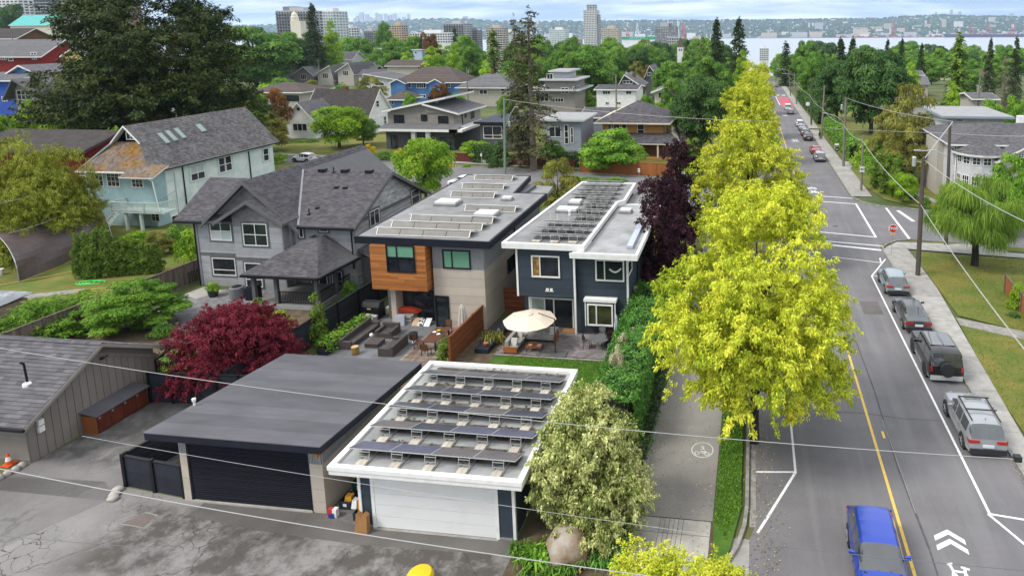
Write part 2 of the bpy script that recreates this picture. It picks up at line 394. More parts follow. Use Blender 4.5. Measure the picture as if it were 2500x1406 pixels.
def seal(pts,w,h=.010):
 for a,b in zip(pts[:-1],pts[1:]):line('crack_seal',a,b,w*rnd.uniform(.7,1.3),TAR,h+rnd.random()*.0008)
seal([(6.9,19),(7.0,24),(6.85,29),(7.0,36),(6.9,44),(7.0,55)],.10)
seal([(2.3,33.6),(4.2,33.4),(6.0,33.5),(8.2,33.2),(10,33.3)],.07);seal([(.4,44),(3,43.7),(6.1,43.9)],.06);seal([(6.5,100),(9,99.8),(12.3,100)],.09);seal([(6.4,94.4),(12.5,94)],.07);seal([(6.5,126),(12.7,126)],.12)
seal([(7.3,63),(7.4,75),(7.3,90)],.08)
for x0,x1,y0,y1 in((3.2,4.6,37,41),(8.2,9.6,47,49.5)):mark('asphalt_patch',rect(x0,x1,y0,y1),m_apron,.008)
for x,y in((4.3,50),(9.0,71),(8.4,118)):
 mark('manhole_lid',[(x+.34*math.cos(a*PI/8),y+.34*math.sin(a*PI/8))for a in range(16)],M('iron_lid',(.09,.085,.085),scale=8),.010)
 # kerbs, gutter
def kerb(name,pts,w,h0,h1,mat=m_kerb,side=1):
 """a kerb along a polyline; the second edge lies on the right-hand side for side=1"""
 mb=MB();p=[Vector(q)for q in pts];off=[]
 for i,q in enumerate(p):
  d=(p[min(i+1,len(p)-1)]-p[max(i-1,0)]).normalized();off.append(q+Vector((d.y,-d.x))*w*side)
 for i in range(len(p)-1):
  q=[p[i],p[i+1],off[i+1],off[i]];mb.prism([(a.x,a.y,tz(a.y)+h0)for a in q],(0,0,h1-h0))
 return mb.obj(name,mat,None,'structure')
kerb('gutter',[(.02,24.3),(.02,74)],.26,.0,.012)
kerb('kerb_left',[(-2.4,20.2),(-1.6,21.0),(-.85,22.0),(-.40,23.0),(-.12,24.2),(-.02,25.4),(-.02,73.5),(-.4,75.2),(-2,76.3),(-90,92.9)],.16,-.02,.13,side=-1)
kerb('kerb_right',[(12.37,5),(12.37,62.5),(12.55,63.6),(13.1,64.7),(14.2,65.9),(16,66.75),(80,55.4)],.16,-.02,.13)
kerb('kerb_far_right',[(80,68.1),(21.5,78.7),(15.6,80.7),(13.5,82.7),(12.7,85.5),(12.65,113),(12.95,160),(13.25,378)],.16,-.02,.13)
kerb('kerb_far_left',[(.5,378),(.2,113),(.2,96.9),(-.6,94.6),(-2.2,93.3),(-90,108.2)],.16,-.02,.13)
# pavement on the right: single slabs with open joints
def pavement(name,xl,xr,ys,h=.115,mat=m_conc2,seed=3):
 rnd=random.Random(seed)
 base=sheet(name,[(xl(ys[0]),ys[0]),(xr(ys[0]),ys[0])]+[(xr(y),y)for y in ys[1:]]+[(xl(y),y)for y in ys[:0:-1]],h-.03,m_dirt)
 for i in range(len(ys)-1):
  a,b=ys[i]+.012,ys[i+1]-.012;d=rnd.uniform(-.006,.008);mb=MB()
  mb.prism([(xl(a),a,tz(a)+h-.025),(xr(a),a,tz(a)+h-.025),(xr(b),b,tz(b)+h-.025),(xl(b),b,tz(b)+h-.025)],(0,0,.025+d),rnd.random())
  mb.obj('slab',mat,base)
 return base
_xr=lambda y:13.55+(y-33)*.055 if y<52 else 14.6
pavement('pavement_right',lambda y:12.54,lambda y:min(13.3+max(y-28,0)*.062,14.85),[14+2.05*i for i in range(25)])
pavement('pavement_corner',lambda y:12.75+max(0,y-63.3)*.75,lambda y:15.9 if y<62.6 else 24,[63.3,64.3,65.4],seed=5)
pavement('pavement_far_right',lambda y:12.85,lambda y:15.4 if y<105 else 15.0,[85.6+2.4*i for i in range(30)],seed=7)
sheet('pavement_far_end',rect(13.1,15.4,157.6,376),.115,m_conc2)
sheet('pavement_curve',[(14.85,63.2),(26,61.4),(26,62.9),(17,64.6),(15.6,64.9)],.112,m_conc2)
# lawns
sheet('lawn_right',[(14.9,47.3),(18.2,45.2),(30,42),(45,50),(45,57.5),(26,61.2),(15.8,62.3),(14.95,60)],.10,m_grass)
sheet('lawn_right_near',[(13.75,14),(40,14),(40,36),(30,41),(17.4,44.0),(14.55,45.7),(14.2,42),(13.75,35)],.10,m_grass)
sheet('path_right',[(14.6,46.9),(14.5,45.6),(17.4,44.0),(22,42.2),(22,43.4),(18.2,45.2)],.106,m_kerb)
sheet('verge_right',[(17.6,65.0),(26,63.2),(60,57.3),(60,58.7),(18.2,66.1)],.105,m_grass)
sheet('lawn_far_right',[(15.6,92),(15.0,104),(17.2,112),(30,112),(40,76.2),(21.6,79.4),(19.1,81.2),(16.7,84.2)],.10,m_grass)
sheet('lawn_far_verge',[(15.5,113),(30,113),(30,200),(15.5,200)],.10,m_grass)
sheet('garden_path',[(17.2,99.5),(23.4,80.5),(24.6,80.2),(18.5,99.5)],.108,m_conc2)
sheet('pavement_bus_stop',[(15.0,104),(17.2,112),(15.0,112.5)],.117,m_conc2)
# boulevard strip, path, driveway crossing on the left of the road
blvd=sheet('boulevard',[(-.36,25.2),(-.36,73),(-1.42,73),(-1.42,24.2),(-1.38,22.3),(-1.15,21.9),(-.72,22.9)],.10,m_grass2,solid=.12)
sheet('path',rect(-4.74,-1.5,24.42,75.5),.016,m_path)
sheet('path_edge',rect(-4.95,-4.74,24.42,60),.03,m_conc2)
cross=sheet('driveway_crossing',[(-5.6,18.6),(-1.2,18.6),(-1.35,22.9),(-1.52,24.38),(-4.7,24.42),(-4.75,23.6),(-5.3,21.6)],.008,m_dirt)
for a,b in((18.62,19.95),(19.98,21.35),(21.38,22.35),(22.38,23.52),(23.55,24.36)):
 for x0,x1 in((-4.72,-3.66),(-3.64,-3.46),(-3.44,-3.27),(-3.25,-3.08),(-3.06,-2.90),(-2.88,-2.70),(-2.68,-1.56)):
  mb=MB();xa=x0-(.55 if x0<-4.5 and a<21.3 else 0)
  mb.prism([(xa,a,tz(a)+.01),(x1,a,tz(a)+.01),(x1,b,tz(b)+.01),(x0,b,tz(b)+.01)],(0,0,.012),random.Random(a*31+x0).random());mb.obj('slab',m_conc,cross)
  # path symbol
def path_symbol(cx,cy):
 mb=MB();n=36
 for k in range(n):
  q=[]
  for a,r in((2*PI*k/n,1),(2*PI*(k+1)/n,1),(2*PI*(k+1)/n,.91),(2*PI*k/n,.91)):
   q.append((cx+.54*r*math.cos(a),cy+.62*r*math.sin(a)))
  mb.face([(x,y,tz(y)+.022)for x,y in q])
 def seg(a,b,w=.05):
  a,b=Vector((cx+a[0]*.66,cy+a[1]*.66)),Vector((cx+b[0]*.66,cy+b[1]*.66));d=(b-a).normalized();nn=Vector((-d.y,d.x))*w/2
  mb.face([(p.x,p.y,tz(p.y)+.022+random.random()*.001)for p in(a+nn,a-nn,b-nn,b+nn)])
 for a,b in(((0,.66),(0,.62)),((-.03,.5),(.05,.22)),((.05,.22),(.16,.02)),((.05,.22),(-.10,.02)),((0,.45),(-.16,.28)),((0,.45),(.14,.34)),((-.36,-.38),(-.08,-.16)),((-.08,-.16),(.22,-.20)),((.22,-.20),(.36,-.40)),((-.08,-.16),(.10,-.42)),((.10,-.42),(.22,-.20)),((.22,-.2),(.22,-.06))):seg(a,b)
 for ox in(-.36,.36):
  for k in range(12):
   a0,a1=2*PI*k/12,2*PI*(k+1)/12
   seg((ox+.17*math.cos(a0),-.42+.2*math.sin(a0)),(ox+.17*math.cos(a1),-.42+.2*math.sin(a1)),.045)
 mb.obj('path_marking',M('worn_white',(.60,.60,.57),(.36,.35,.33),scale=12,lo=.45,hi=.7),road)
path_symbol(-2.30,29.2)
sheet('alley_mouth',[(-5.6,8),(.02,8),(.02,23.6),(-1.3,23.6),(-1.3,20),(-5.6,19)],.004,m_conc2)
# alley, drives, aprons
sheet('alley',[(-70,8),(-5.6,8),(-5.3,19.5),(-8.6,20.2),(-9.0,22.36),(-15.3,22.36),(-17.6,22.85),(-24.5,22.95),(-27.8,23.3),(-33.2,23.4),(-34.2,23.0),(-70,23.2)],.006,m_alley)
sheet('drive',[(-33.9,22.4),(-27.7,22.4),(-27.7,23.4),(-25.2,29.9),(-33.4,29.9)],.010,m_patch)
sheet('alley_patch',[(-36,16),(-31,16),(-27.6,22.6),(-29,23.5),(-34,23.4),(-36,23)],.010,m_patch)
sheet('apron',[(-23.3,22.0),(-20,21.6),(-15.4,21.4),(-9.2,21.6),(-9.1,22.36),(-15.3,22.36),(-17.6,22.84),(-23.4,22.9)],.012,m_apron)
sheet('gravel',[(-17.6,22.6),(-15.2,22.3),(-15.2,30),(-17.6,30)],.014,m_gravel)
sheet('manhole_frame',[(-25.85,21.22),(-24.62,21.12),(-24.70,21.90),(-25.36,21.98)],.014,m_kerb)
mb=MB();mb.prism([(x,y,tz(y)+.012)for x,y in[(-25.75,21.26),(-24.68,21.18),(-24.76,21.84),(-25.34,21.92)]],(0,0,.012));o=mb.obj('manhole_cover',M('iron_cover',(.16,.125,.11),(.12,.10,.09),scale=4),None);setp(o,'rusty rectangular steel manhole cover set in the cracked alley','manhole cover')
# gardens between the houses (plain ground, planted later)
sheet('garden_lawn',rect(-16.2,-8.0,29.2,37.4),.02,m_grass2)
sheet('bed_soil',rect(-8.6,-4.95,21.2,60),.024,m_dirt)
sheet('corner_bed',[(-9.1,20.1),(-5.5,20.3),(-4.95,23.6),(-4.96,24.4),(-9.0,24.4)],.026,m_dirt)
sheet('middle_yard_soil',rect(-28.2,-18.6,29.5,36.3),.02,m_dirt)
sheet('left_garden_lawn',[(-36,31),(-28.5,29.9),(-29.2,35.5),(-36.5,37),(-38,36.5)],.02,m_grass2)
sheet('left_garden_soil',rect(-50,-36,30.5,40),.018,m_dirt)
sheet('left_garden_bed',[(-39,37.2),(-29.3,37),(-30.5,42.6),(-37,43)],.022,m_dirt)
sheet('side_lawn',[(-90,36),(-51.5,36),(-51.2,52),(-54,62),(-64,62),(-64,100),(-90,100)],.02,m_grass)
sheet('garden_walk',[(-60.5,41),(-58.5,41),(-53.5,43.8),(-54.2,44.6)],.03,m_kerb)
sheet('front_yards',rect(-30,-5,58,72),.018,m_grass)
sheet('north_verge',[(-90,108.3),(-.5,96.7),(-.5,98.6),(-90,110)],.11,m_conc2)
sheet('north_gardens',[(-120,113.5),(-.2,98.7),(-.2,150),(-120,150)],.05,m_grass)
sheet('fence_bed',rect(-18.55,-16.2,30,42.5),.03,m_dirt)
# ================================================================== BUILDING HELPERS
def courses(mb,poly,course,tabw=None,lip=.015,out=None,seed=0,back=.003,gap=0.0):
 """overlapping rows (shingles, clapboards) on a flat polygon: each row stands proud at its lower edge"""
 rnd=random.Random(seed);p=[Vector(q)for q in poly]
 n=Vector((0,0,0))
 for k in range(len(p)):n+=(p[k]-p[0]).cross(p[(k+1)%len(p)]-p[0])
 n.normalize()
 if out is not None and n.dot(Vector(out))<0:n=-n
 u=Vector((0,0,1)).cross(n)
 u=u.normalized()if u.length>1e-4 else Vector((1,0,0))
 v=n.cross(u).normalized();o=p[0]
 q=[((a-o).dot(u),(a-o).dot(v))for a in p]
 vmin,vmax=min(b for a,b in q),max(b for a,b in q)
 def span(t):
  xs=[]
  for k in range(len(q)):
   (a0,b0),(a1,b1)=q[k],q[(k+1)%len(q)]
   if(b0-t)*(b1-t)<=0 and abs(b1-b0)>1e-9:xs.append(a0+(a1-a0)*(t-b0)/(b1-b0))
  return(min(xs),max(xs))if len(xs)>1 else None
 W=lambda a,b,e:o+u*a+v*b+n*e
 t=vmin;
 while t<vmax-.01:
  t1=min(t+course,vmax);s0=span(t+1e-4);s1=span(t1-1e-4)
  if s0 and s1:
   lo,hi=min(s0[0],s1[0]),max(s0[1],s1[1])
   if tabw is None:cuts=[lo,hi]
   else:
    cuts=[lo];x=lo+rnd.uniform(.2,1)*tabw
    while x<hi-.05:cuts.append(x);x+=tabw*rnd.uniform(.8,1.2)
    cuts.append(hi)
   for k in range(len(cuts)-1):
    a,b=cuts[k],cuts[k+1]-gap
    a0,b0=max(a,s0[0]),min(b,s0[1]);a1,b1=max(a,s1[0]),min(b,s1[1])
    if b0-a0<.005 and b1-a1<.005:continue
    if b0<a0:a0=b0=(a0+b0)/2
    if b1<a1:a1=b1=(a1+b1)/2
    e=lip*rnd.uniform(.75,1.25);tn=rnd.random()
    A,B,C,D=W(a0,t,e),W(b0,t,e),W(b1,t1,back),W(a1,t1,back)
    mb.face([A,B,C,D]if True else 0,tn);mb.face([W(a0,t,0),W(b0,t,0),B,A],tn)
  t=t1
 return mb
def roof(parent,poly,th,mat,shmat=None,course=.16,tabw=.32,seed=0,name='roof',lip=.02):
 """a sloping roof slab with its rows of shingles"""
 p=[Vector(q)for q in poly];n=Vector((0,0,0))
 for k in range(len(p)):n+=(p[k]-p[0]).cross(p[(k+1)%len(p)]-p[0])
 if n.z<0:p=p[::-1]
 o=MB().prism([(a.x,a.y,a.z-th)for a in p],(0,0,th-.004)).obj(name,mat,parent)
 if shmat:courses(MB(),p,course,tabw,lip,(0,0,1),seed).obj('shingles',shmat,o,'stuff')
 return o
def window(parent,O,u,n,w,h,fm,cols=(1,),rows=(1,),fw=.07,gm=None,trim=None,tw=.10,panes=None,depth=.05,sill=0.0,mw=None):
 """frame standing proud of the wall, mullions, one pane per opening; O = lower left corner seen from outside"""
 O,u,n=Vector(O),Vector(u),Vector(n);z=Vector((0,0,1));gm=gm or GLASS;mw=mw or fw*.8
 def slab(mb,a0,a1,b0,b1,e0,e1):
  q=[O+u*a0+z*b0+n*e0,O+u*a1+z*b0+n*e0,O+u*a1+z*b1+n*e0,O+u*a0+z*b1+n*e0];mb.prism(q,n*(e1-e0))
 f=MB();d=depth
 slab(f,0,w,0,fw,.004,d);slab(f,0,w,h-fw,h,.004,d);slab(f,0,fw,fw,h-fw,.004,d);slab(f,w-fw,w,fw,h-fw,.004,d)
 cs=[0];[cs.append(cs[-1]+c)for c in cols];cs=[fw+(w-2*fw)*c/cs[-1]for c in cs]
 rs=[0];[rs.append(rs[-1]+c)for c in rows];rs=[fw+(h-2*fw)*c/rs[-1]for c in rs]
 for c in cs[1:-1]:slab(f,c-mw/2,c+mw/2,fw,h-fw,.006,d-.008)
 for r in rs[1:-1]:slab(f,fw,w-fw,r-mw/2,r+mw/2,.008,d-.012)
 wo=f.obj('window',fm,parent)
 for i in range(len(cs)-1):
  for j in range(len(rs)-1):
   g=MB();g.face([O+u*cs[i]+z*rs[j]+n*.014,O+u*cs[i+1]+z*rs[j]+n*.014,O+u*cs[i+1]+z*rs[j+1]+n*.014,O+u*cs[i]+z*rs[j+1]+n*.014])
   g.obj('pane',(panes or{}).get((i,j),gm),wo)
 if trim:
  t=MB();slab(t,-tw,w+tw,-tw,-.002,.003,d*.7);slab(t,-tw,w+tw,h+.002,h+tw*1.2,.003,d*.7);slab(t,-tw,-.002,0,h,.003,d*.7);slab(t,w+.002,w+tw,0,h,.003,d*.7)
  t.obj('trim',trim,wo)
 if sill:
  t=MB();slab(t,-.05,w+.05,-.06,-.003,.003,d+sill);t.obj('sill',fm,wo)
 return wo
def wf(parent,Y,x0,y0,x1,y1,fm,**k):
 """window in a wall that faces the camera, at depth Y, between two picture corners"""
 ym,xm=(y0+y1)/2,(x0+x1)/2;a,b=PY(x0,ym,Y),PY(x1,ym,Y);t,bt=PY(xm,y0,Y),PY(xm,y1,Y)
 return window(parent,(a.x,Y,bt.z),(1,0,0),(0,-1,0),b.x-a.x,t.z-bt.z,fm,**k)
def ws(parent,X,x0,y0,x1,y1,fm,**k):
 """window in a wall that faces +X"""
 ym,xm=(y0+y1)/2,(x0+x1)/2;a,b=PX(x0,ym,X),PX(x1,ym,X);t,bt=PX(xm,y0,X),PX(xm,y1,X)
 return window(parent,(X,a.y,bt.z),(0,1,0),(1,0,0),b.y-a.y,t.z-bt.z,fm,**k)
def clap(parent,poly,mat,exposure=.18,out=(0,-1,0),name='siding',lip=.022,seed=0):
 return courses(MB(),poly,exposure,None,lip,out,seed).obj(name,mat,parent,'stuff')
def wallrect(x0,x1,Y,z0,z1):return[(x0,Y,z0),(x1,Y,z0),(x1,Y,z1),(x0,Y,z1)]
def siderect(X,y0,y1,z0,z1):return[(X,y0,z0),(X,y1,z0),(X,y1,z1),(X,y0,z1)]
def walls(parent,pts,z0,z1,mat,name='wall'):return MB().prism([(x,y,z0)for x,y in pts],(0,0,z1-z0)).obj(name,mat,parent)
def corner(parent,x,y,z0,z1,mat,w=.12,name='corner_trim'):return MB().box(x-w/2,x+w/2,y-w/2,y+w/2,z0,z1).obj(name,mat,parent)
def edge_ring(poly,z0,z1,w):
 """hollow ring along a flat outline (a roof edge)"""
 mb=MB();p=[Vector(q)for q in poly];n=len(p)
 ar=sum(p[i].x*p[(i+1)%n].y-p[(i+1)%n].x*p[i].y for i in range(n))
 if ar<0:p=p[::-1]
 ins,outp=[],[]
 for i in range(n):
  a,b,c=p[i-1],p[i],p[(i+1)%n];d0=(b-a).normalized();d1=(c-b).normalized()
  n0,n1=Vector((-d0.y,d0.x)),Vector((-d1.y,d1.x));m=(n0+n1);m=m/max(m.dot(n0),.2);ins.append(b+m*w);outp.append(b-m*.006)
 for i in range(n):
  j=(i+1)%n;mb.prism([(q.x,q.y,z0)for q in(outp[i],outp[j],ins[j],ins[i])],(0,0,z1-z0))
 return mb,ins
 # materials of houses
GLASS=MG('window_glass',(.012,.015,.018));GLASS_B=MG('window_glass_bright',(.07,.085,.09),c2=(.02,.025,.03));BLIND=MP('pale_blind',(.42,.47,.44),.5)
BLIND_G=MP('green_blind',(.13,.30,.19),.35,spec=.6);BLIND_W=MP('white_blind',(.55,.55,.53),.5)
m_wtrim=M('white_trim',(.74,.73,.69),(.62,.61,.57),scale=2.5,rough=.6,lo=.45,hi=.8)
m_black=MP('black_metal',(.009,.010,.012),.5,spec=.25);m_navy=M('navy_fascia',(.010,.012,.020),(.015,.017,.026),scale=2,rough=.5,spec=.2)
m_membrane=M('grey_membrane',(.235,.235,.23),(.155,.155,.153),scale=.7,rough=.85,bump=.1,bscale=20,detail=8,lo=.4,hi=.7)
m_membrane2=M('pale_membrane',(.33,.335,.33),(.21,.21,.205),scale=.6,rough=.8,bump=.1,bscale=20,detail=9,lo=.4,hi=.66)
m_darkroof=M('dark_membrane',(.104,.100,.110),(.074,.072,.079),scale=.55,rough=.8,bump=.15,bscale=40,tone=.16,detail=9,lo=.4,hi=.62,stretch=(.5,1.4,1))
m_slate=M('slate_blue_siding',(.034,.047,.060),(.029,.041,.053),scale=2,rough=.7,tone=.10)
m_beigep=M('beige_cement_panel',(.47,.41,.335),(.43,.375,.305),scale=1.5,rough=.75,tone=.07)
m_corr=M('corrugated_metal',(.40,.41,.415),(.35,.36,.365),scale=2,rough=.45,metal=.25,tone=.06)
m_cedar=M('cedar_cladding',(.30,.105,.028),(.40,.16,.045),scale=1.2,rough=.55,stretch=(.5,.5,9),tone=.30,lo=.3,hi=.7)
m_greyw=M('grey_siding',(.30,.305,.31),(.255,.26,.265),scale=1.5,rough=.75,tone=.10)
m_greyw2=M('weathered_grey_siding',(.40,.40,.385),(.24,.24,.235),scale=1.4,rough=.85,stretch=(1,.35,3),tone=.22,lo=.38,hi=.62,detail=8)
m_greyt=M('dark_grey_trim',(.115,.115,.115),(.095,.095,.095),scale=2,rough=.7)
m_shake=M('grey_shake',(.19,.185,.175),(.15,.147,.14),scale=2,rough=.8,tone=.15)
m_shing=M('charcoal_shingle',(.088,.082,.088),(.068,.063,.069),scale=1.2,rough=.9,tone=.30,bump=.3,bscale=60)
m_shing_b=M('grey_shingle',(.110,.105,.110),(.088,.084,.088),scale=1.2,rough=.9,tone=.28,bump=.3,bscale=60)
m_found=M('foundation',(.30,.29,.27),(.22,.21,.20),scale=2,rough=.9)
m_soff=M('soffit',(.16,.16,.16),scale=2)
def solar_row(label,near_l,near_r,zroof,npan,near_h=.50,far_h=.16,depth=1.0,nstand=5,plate=False,ptone=None,seed=0,blocks=True,group='rows of solar panels on the flat roofs',frame_only=False,standw=.45):
 """a row of tilted modules whose raised edge faces the camera; near_l/near_r = ends of that edge"""
 a,b=Vector((near_l[0],near_l[1],zroof)),Vector((near_r[0],near_r[1],zroof));u=(b-a);Lh=u.length;u.normalize();back=Vector((-u.y,u.x,0))
 t=thing('solar_array',label,'solar panels',tuple((a+b)/2),group);rnd=random.Random(seed)
 tilt=(back*depth+Vector((0,0,far_h-near_h)));nn=u.cross(tilt).normalized()
 w=Lh/npan
 for k in range(npan):
  c=a+Vector((0,0,near_h))+u*(w*k+.008)
  p=MB().prism([c,c+u*(w-.016),c+u*(w-.016)+tilt,c+tilt],nn*.035).obj('solar_panel',SOLAR_FRAME,t)
  i=.02;tt=tilt.normalized();q=c+nn*.037+u*i+tt*i
  L2=tilt.length-2*i;ncx,ncy=10,6;cw,ch=(w-.016-2*i)/ncx,L2/ncy;g=MB()
  for ix in range(ncx):
   for iy in range(ncy):
    e=q+u*(cw*ix+.008)+tt*(ch*iy+.008);g.face([e,e+u*(cw-.016),e+u*(cw-.016)+tt*(ch-.016),e+tt*(ch-.016)],rnd.random())
  bk=MB().face([q,q+u*(w-.016-2*i),q+u*(w-.016-2*i)+tt*L2,q+tt*L2]);
  for vv in range(len(bk.v)):bk.v[vv]=tuple(Vector(bk.v[vv])-nn*.0015)
  bk.obj('backing_sheet',SOLAR_BACK,p);g.obj('cells',SOLAR_CELL[ptone[k]if ptone else 0],p,'stuff')
 for k in range(nstand):
  f=(k+.5)/nstand if nstand>1 else .5
  c=a+u*(Lh*f)
  s=MB()
  for sx in(-standw/2,standw/2):
   q=c+u*sx;s.bar(q+Vector((0,0,.02))-back*.10,q+Vector((0,0,near_h-.01)),.024);s.bar(q+Vector((0,0,.03))-back*.42,q+back*(depth*.95)+Vector((0,0,.03)),.026)
   s.bar(q+back*(depth*.95)+Vector((0,0,.03)),q+back*(depth*.95)+Vector((0,0,far_h)),.024)
  for hz in(near_h*.45,near_h*.9):s.bar(c-u*standw/2+Vector((0,0,hz))-back*.05,c+u*standw/2+Vector((0,0,hz))-back*.05,.02)
  s.obj('stand',SOLAR_FRAME,t)
  if blocks:
   for e in(0,1):
    q=c-u*(standw*.44)-back*.40+u*(e*standw*.45);MB().prism([q,q+u*standw*.43,q+u*standw*.43+back*.36,q+back*.36],(0,0,.09),rnd.random()).obj('ballast_block',BLOCK,t)
 if plate:
  m=4
  for k in range(m):
   c=a+u*(Lh*k/m+.02);q=Vector((0,0,near_h-.05))
   MB().prism([c-back*.30+Vector((0,0,.07)),c+u*(Lh/m-.04)-back*.30+Vector((0,0,.07)),c+u*(Lh/m-.04)+q,c+q],(0,-.012,.006)).obj('wind_plate',SOLAR_PLATE,t)
  MB().bar(a-u*.25+Vector((0,0,near_h+.03)),b+u*.25+Vector((0,0,near_h+.02)),.06,.03).obj('top_rail',SOLAR_RAIL,t)
  MB().bar(a-back*.32+Vector((0,0,.06)),b-back*.32+Vector((0,0,.06)),.06,.05).obj('bottom_rail',SOLAR_RAIL,t)
  for e in(a,b):
   s=MB();s.bar(e-back*.3+Vector((0,0,.08)),e+Vector((0,0,near_h)),.045);s.bar(e+Vector((0,0,near_h)),e+tilt+Vector((0,0,near_h)),.045);s.bar(e-back*.3+Vector((0,0,.05)),e+tilt+Vector((0,0,.05)),.045);s.obj('side_brace',SOLAR_RAIL,t)
 return t
SOLAR_FRAME=MP('aluminium',(.40,.40,.37),.45,.3);SOLAR_BACK=MP('panel_backing',(.40,.42,.45),.25);BLOCK=M('ballast_concrete',(.50,.455,.38),(.38,.34,.28),scale=5,rough=.9,tone=.1)
SOLAR_CELL=[M('solar_cell',(.016,.017,.032),(.024,.025,.044),scale=1,rough=.3,spec=.35,tone=.18),M('solar_cell_brown',(.085,.070,.068),(.11,.09,.085),scale=1,rough=.35,spec=.3,tone=.14),M('solar_cell_blue',(.055,.055,.10),(.075,.075,.125),scale=1,rough=.3,spec=.35,tone=.14)]  # three cell tones picked per panel: near black, paler brown, bluish
SOLAR_PLATE=M('wind_plate',(.125,.118,.108),(.10,.095,.088),scale=2,rough=.5,metal=.3);SOLAR_RAIL=MP('pale_rail',(.66,.65,.61),.45)
# ================================================================== THE TWO GARAGES
def white_garage():
 zg=-.72;t=thing('garage','slate blue garage with white door and white roof edge full of solar panels','garage',(-12.5,22.4,-.67))
 XL,XR,YF,YB=PY(876,1160,22.4).x,-9.22,22.4,29.4
 walls(t,rect(XL,XR,YF,YB),zg,2.12,m_slate)
 d0,d1,dz=-15.12,-10.0,1.42
 MB().box(XL-.02,XR+.02,YF-.03,YB,zg-.1,zg+.16).obj('foundation',m_found,t)
 for poly,o in((wallrect(XL,d0-.14,YF,zg+.16,2.1),(0,-1,0)),(wallrect(d1+.14,XR,YF,zg+.16,2.1),(0,-1,0)),(wallrect(d0-.14,d1+.14,YF,dz+.12,2.1),(0,-1,0)),(siderect(XR,YF,YB,zg+.16,2.1),(1,0,0)),(siderect(XL,YF,YB,zg+.16,2.1),(-1,0,0))):
  clap(t,poly,m_slate,.17,o)
 for x,y in((XL,YF),(XR,YF),(XR,YB)):corner(t,x,y,zg,2.12,m_wtrim)
 fr=MB();fr.box(d0-.14,d0,YF-.05,YF+.1,zg+.02,dz);fr.box(d1,d1+.14,YF-.05,YF+.1,zg+.02,dz);fr.box(d0-.14,d1+.14,YF-.05,YF+.1,dz,dz+.12);fr.obj('door_frame',m_wtrim,t)
 door=MB().box(d0,d1,YF-.020,YF+.02,zg+.06,zg+.10).obj('door',m_wtrim,t)
 hgt=(dz-zg-.10)/4
 for k in range(4):MB().box(d0+.004,d1-.004,YF-.034,YF-.008,zg+.105+k*hgt,zg+.10+(k+1)*hgt-.008,.5).obj('door_panel',M('white_door',(.70,.70,.67),(.60,.595,.56),scale=1.3,rough=.45,stretch=(.4,1,1.5),lo=.5,hi=.8,detail=8),door)
 MB().box(d0-.1,d1+.1,YF-.14,YF-.03,zg-.05,zg+.075).obj('sill',m_conc2,t)
 # small white box window on the side
 b=MB().box(XR,XR+.35,25.3,26.5,.4,1.75).obj('bay',m_wtrim,t);window(t,(XR+.35,25.38,.48),(0,1,0),(1,0,0),1.04,1.2,m_wtrim)
 # roof
 zt=2.43;out=[(-16.55,21.72),(-8.62,21.72),(-8.72,30.05),(-16.55,30.02)]
 MB().prism([(x,y,2.06)for x,y in out],(0,0,.24)).obj('roof',m_wtrim,t)
 ring,ins=edge_ring(out,2.10,zt,.20);e=ring.obj('roof_edge',m_wtrim,t)
 out2=[(x+(-.035 if x<-12 else .035),y+(-.035 if y<25 else .035))for x,y in out]
 r2,_=edge_ring(out2,2.27,zt+.012,.10);r2.obj('edge_cap',m_wtrim,e)
 MB().face([(q.x,q.y,2.315)for q in ins]).obj('roof_membrane',m_membrane2,t)
 rnd=random.Random(4);s=MB()
 for r in range(5):
  y0=22.55+1.50*r
  for k in range(260):
   x,y=rnd.uniform(-15.9,-9.2),y0+.75+rnd.gauss(0,.22);a=rnd.uniform(0,6.3);q=rnd.uniform(.03,.09)
   s.face([(x+q*math.cos(a+h),y+q*math.sin(a+h),2.325+rnd.random()*.03)for h in(0,1.6,3.1,4.7)],rnd.random())
 s.obj('roof_litter',M('roof_litter',(.055,.042,.030),(.10,.085,.06),scale=5,tone=.4),t,'stuff')
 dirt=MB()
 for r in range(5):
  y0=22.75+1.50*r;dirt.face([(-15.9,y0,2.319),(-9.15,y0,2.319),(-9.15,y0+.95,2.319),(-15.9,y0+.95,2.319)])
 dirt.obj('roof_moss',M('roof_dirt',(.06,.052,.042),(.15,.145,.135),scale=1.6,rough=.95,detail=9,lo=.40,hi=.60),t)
 rows=[((849,1095),(1259,1127),[2,2,1,1]),((898,1043),(1302,1068),[1,0,2,2]),((943,996),(1325,1019),[0,0,1,0]),((984,952),(1346,976),[0,0,0,0]),((1023,912),(1368,934),[0,0,0,0])]
 nm=['nearest the white roof edge','second from the white roof edge','in the middle of the white edged roof','fourth from the white roof edge','at the lawn end of the garage roof']
 for k,(l,r,tn)in enumerate(rows):
  a,b=PZ(l[0],l[1],2.32+.47),PZ(r[0],r[1],2.32+.47);y=(a.y+b.y)/2
  solar_row('row of four solar panels on stands, '+nm[k],(a.x,y),(b.x,y),2.32,4,.47,.12,.98,5,ptone=tn,seed=k,group='solar rows on the white edged garage roof')
 return t
white_garage()
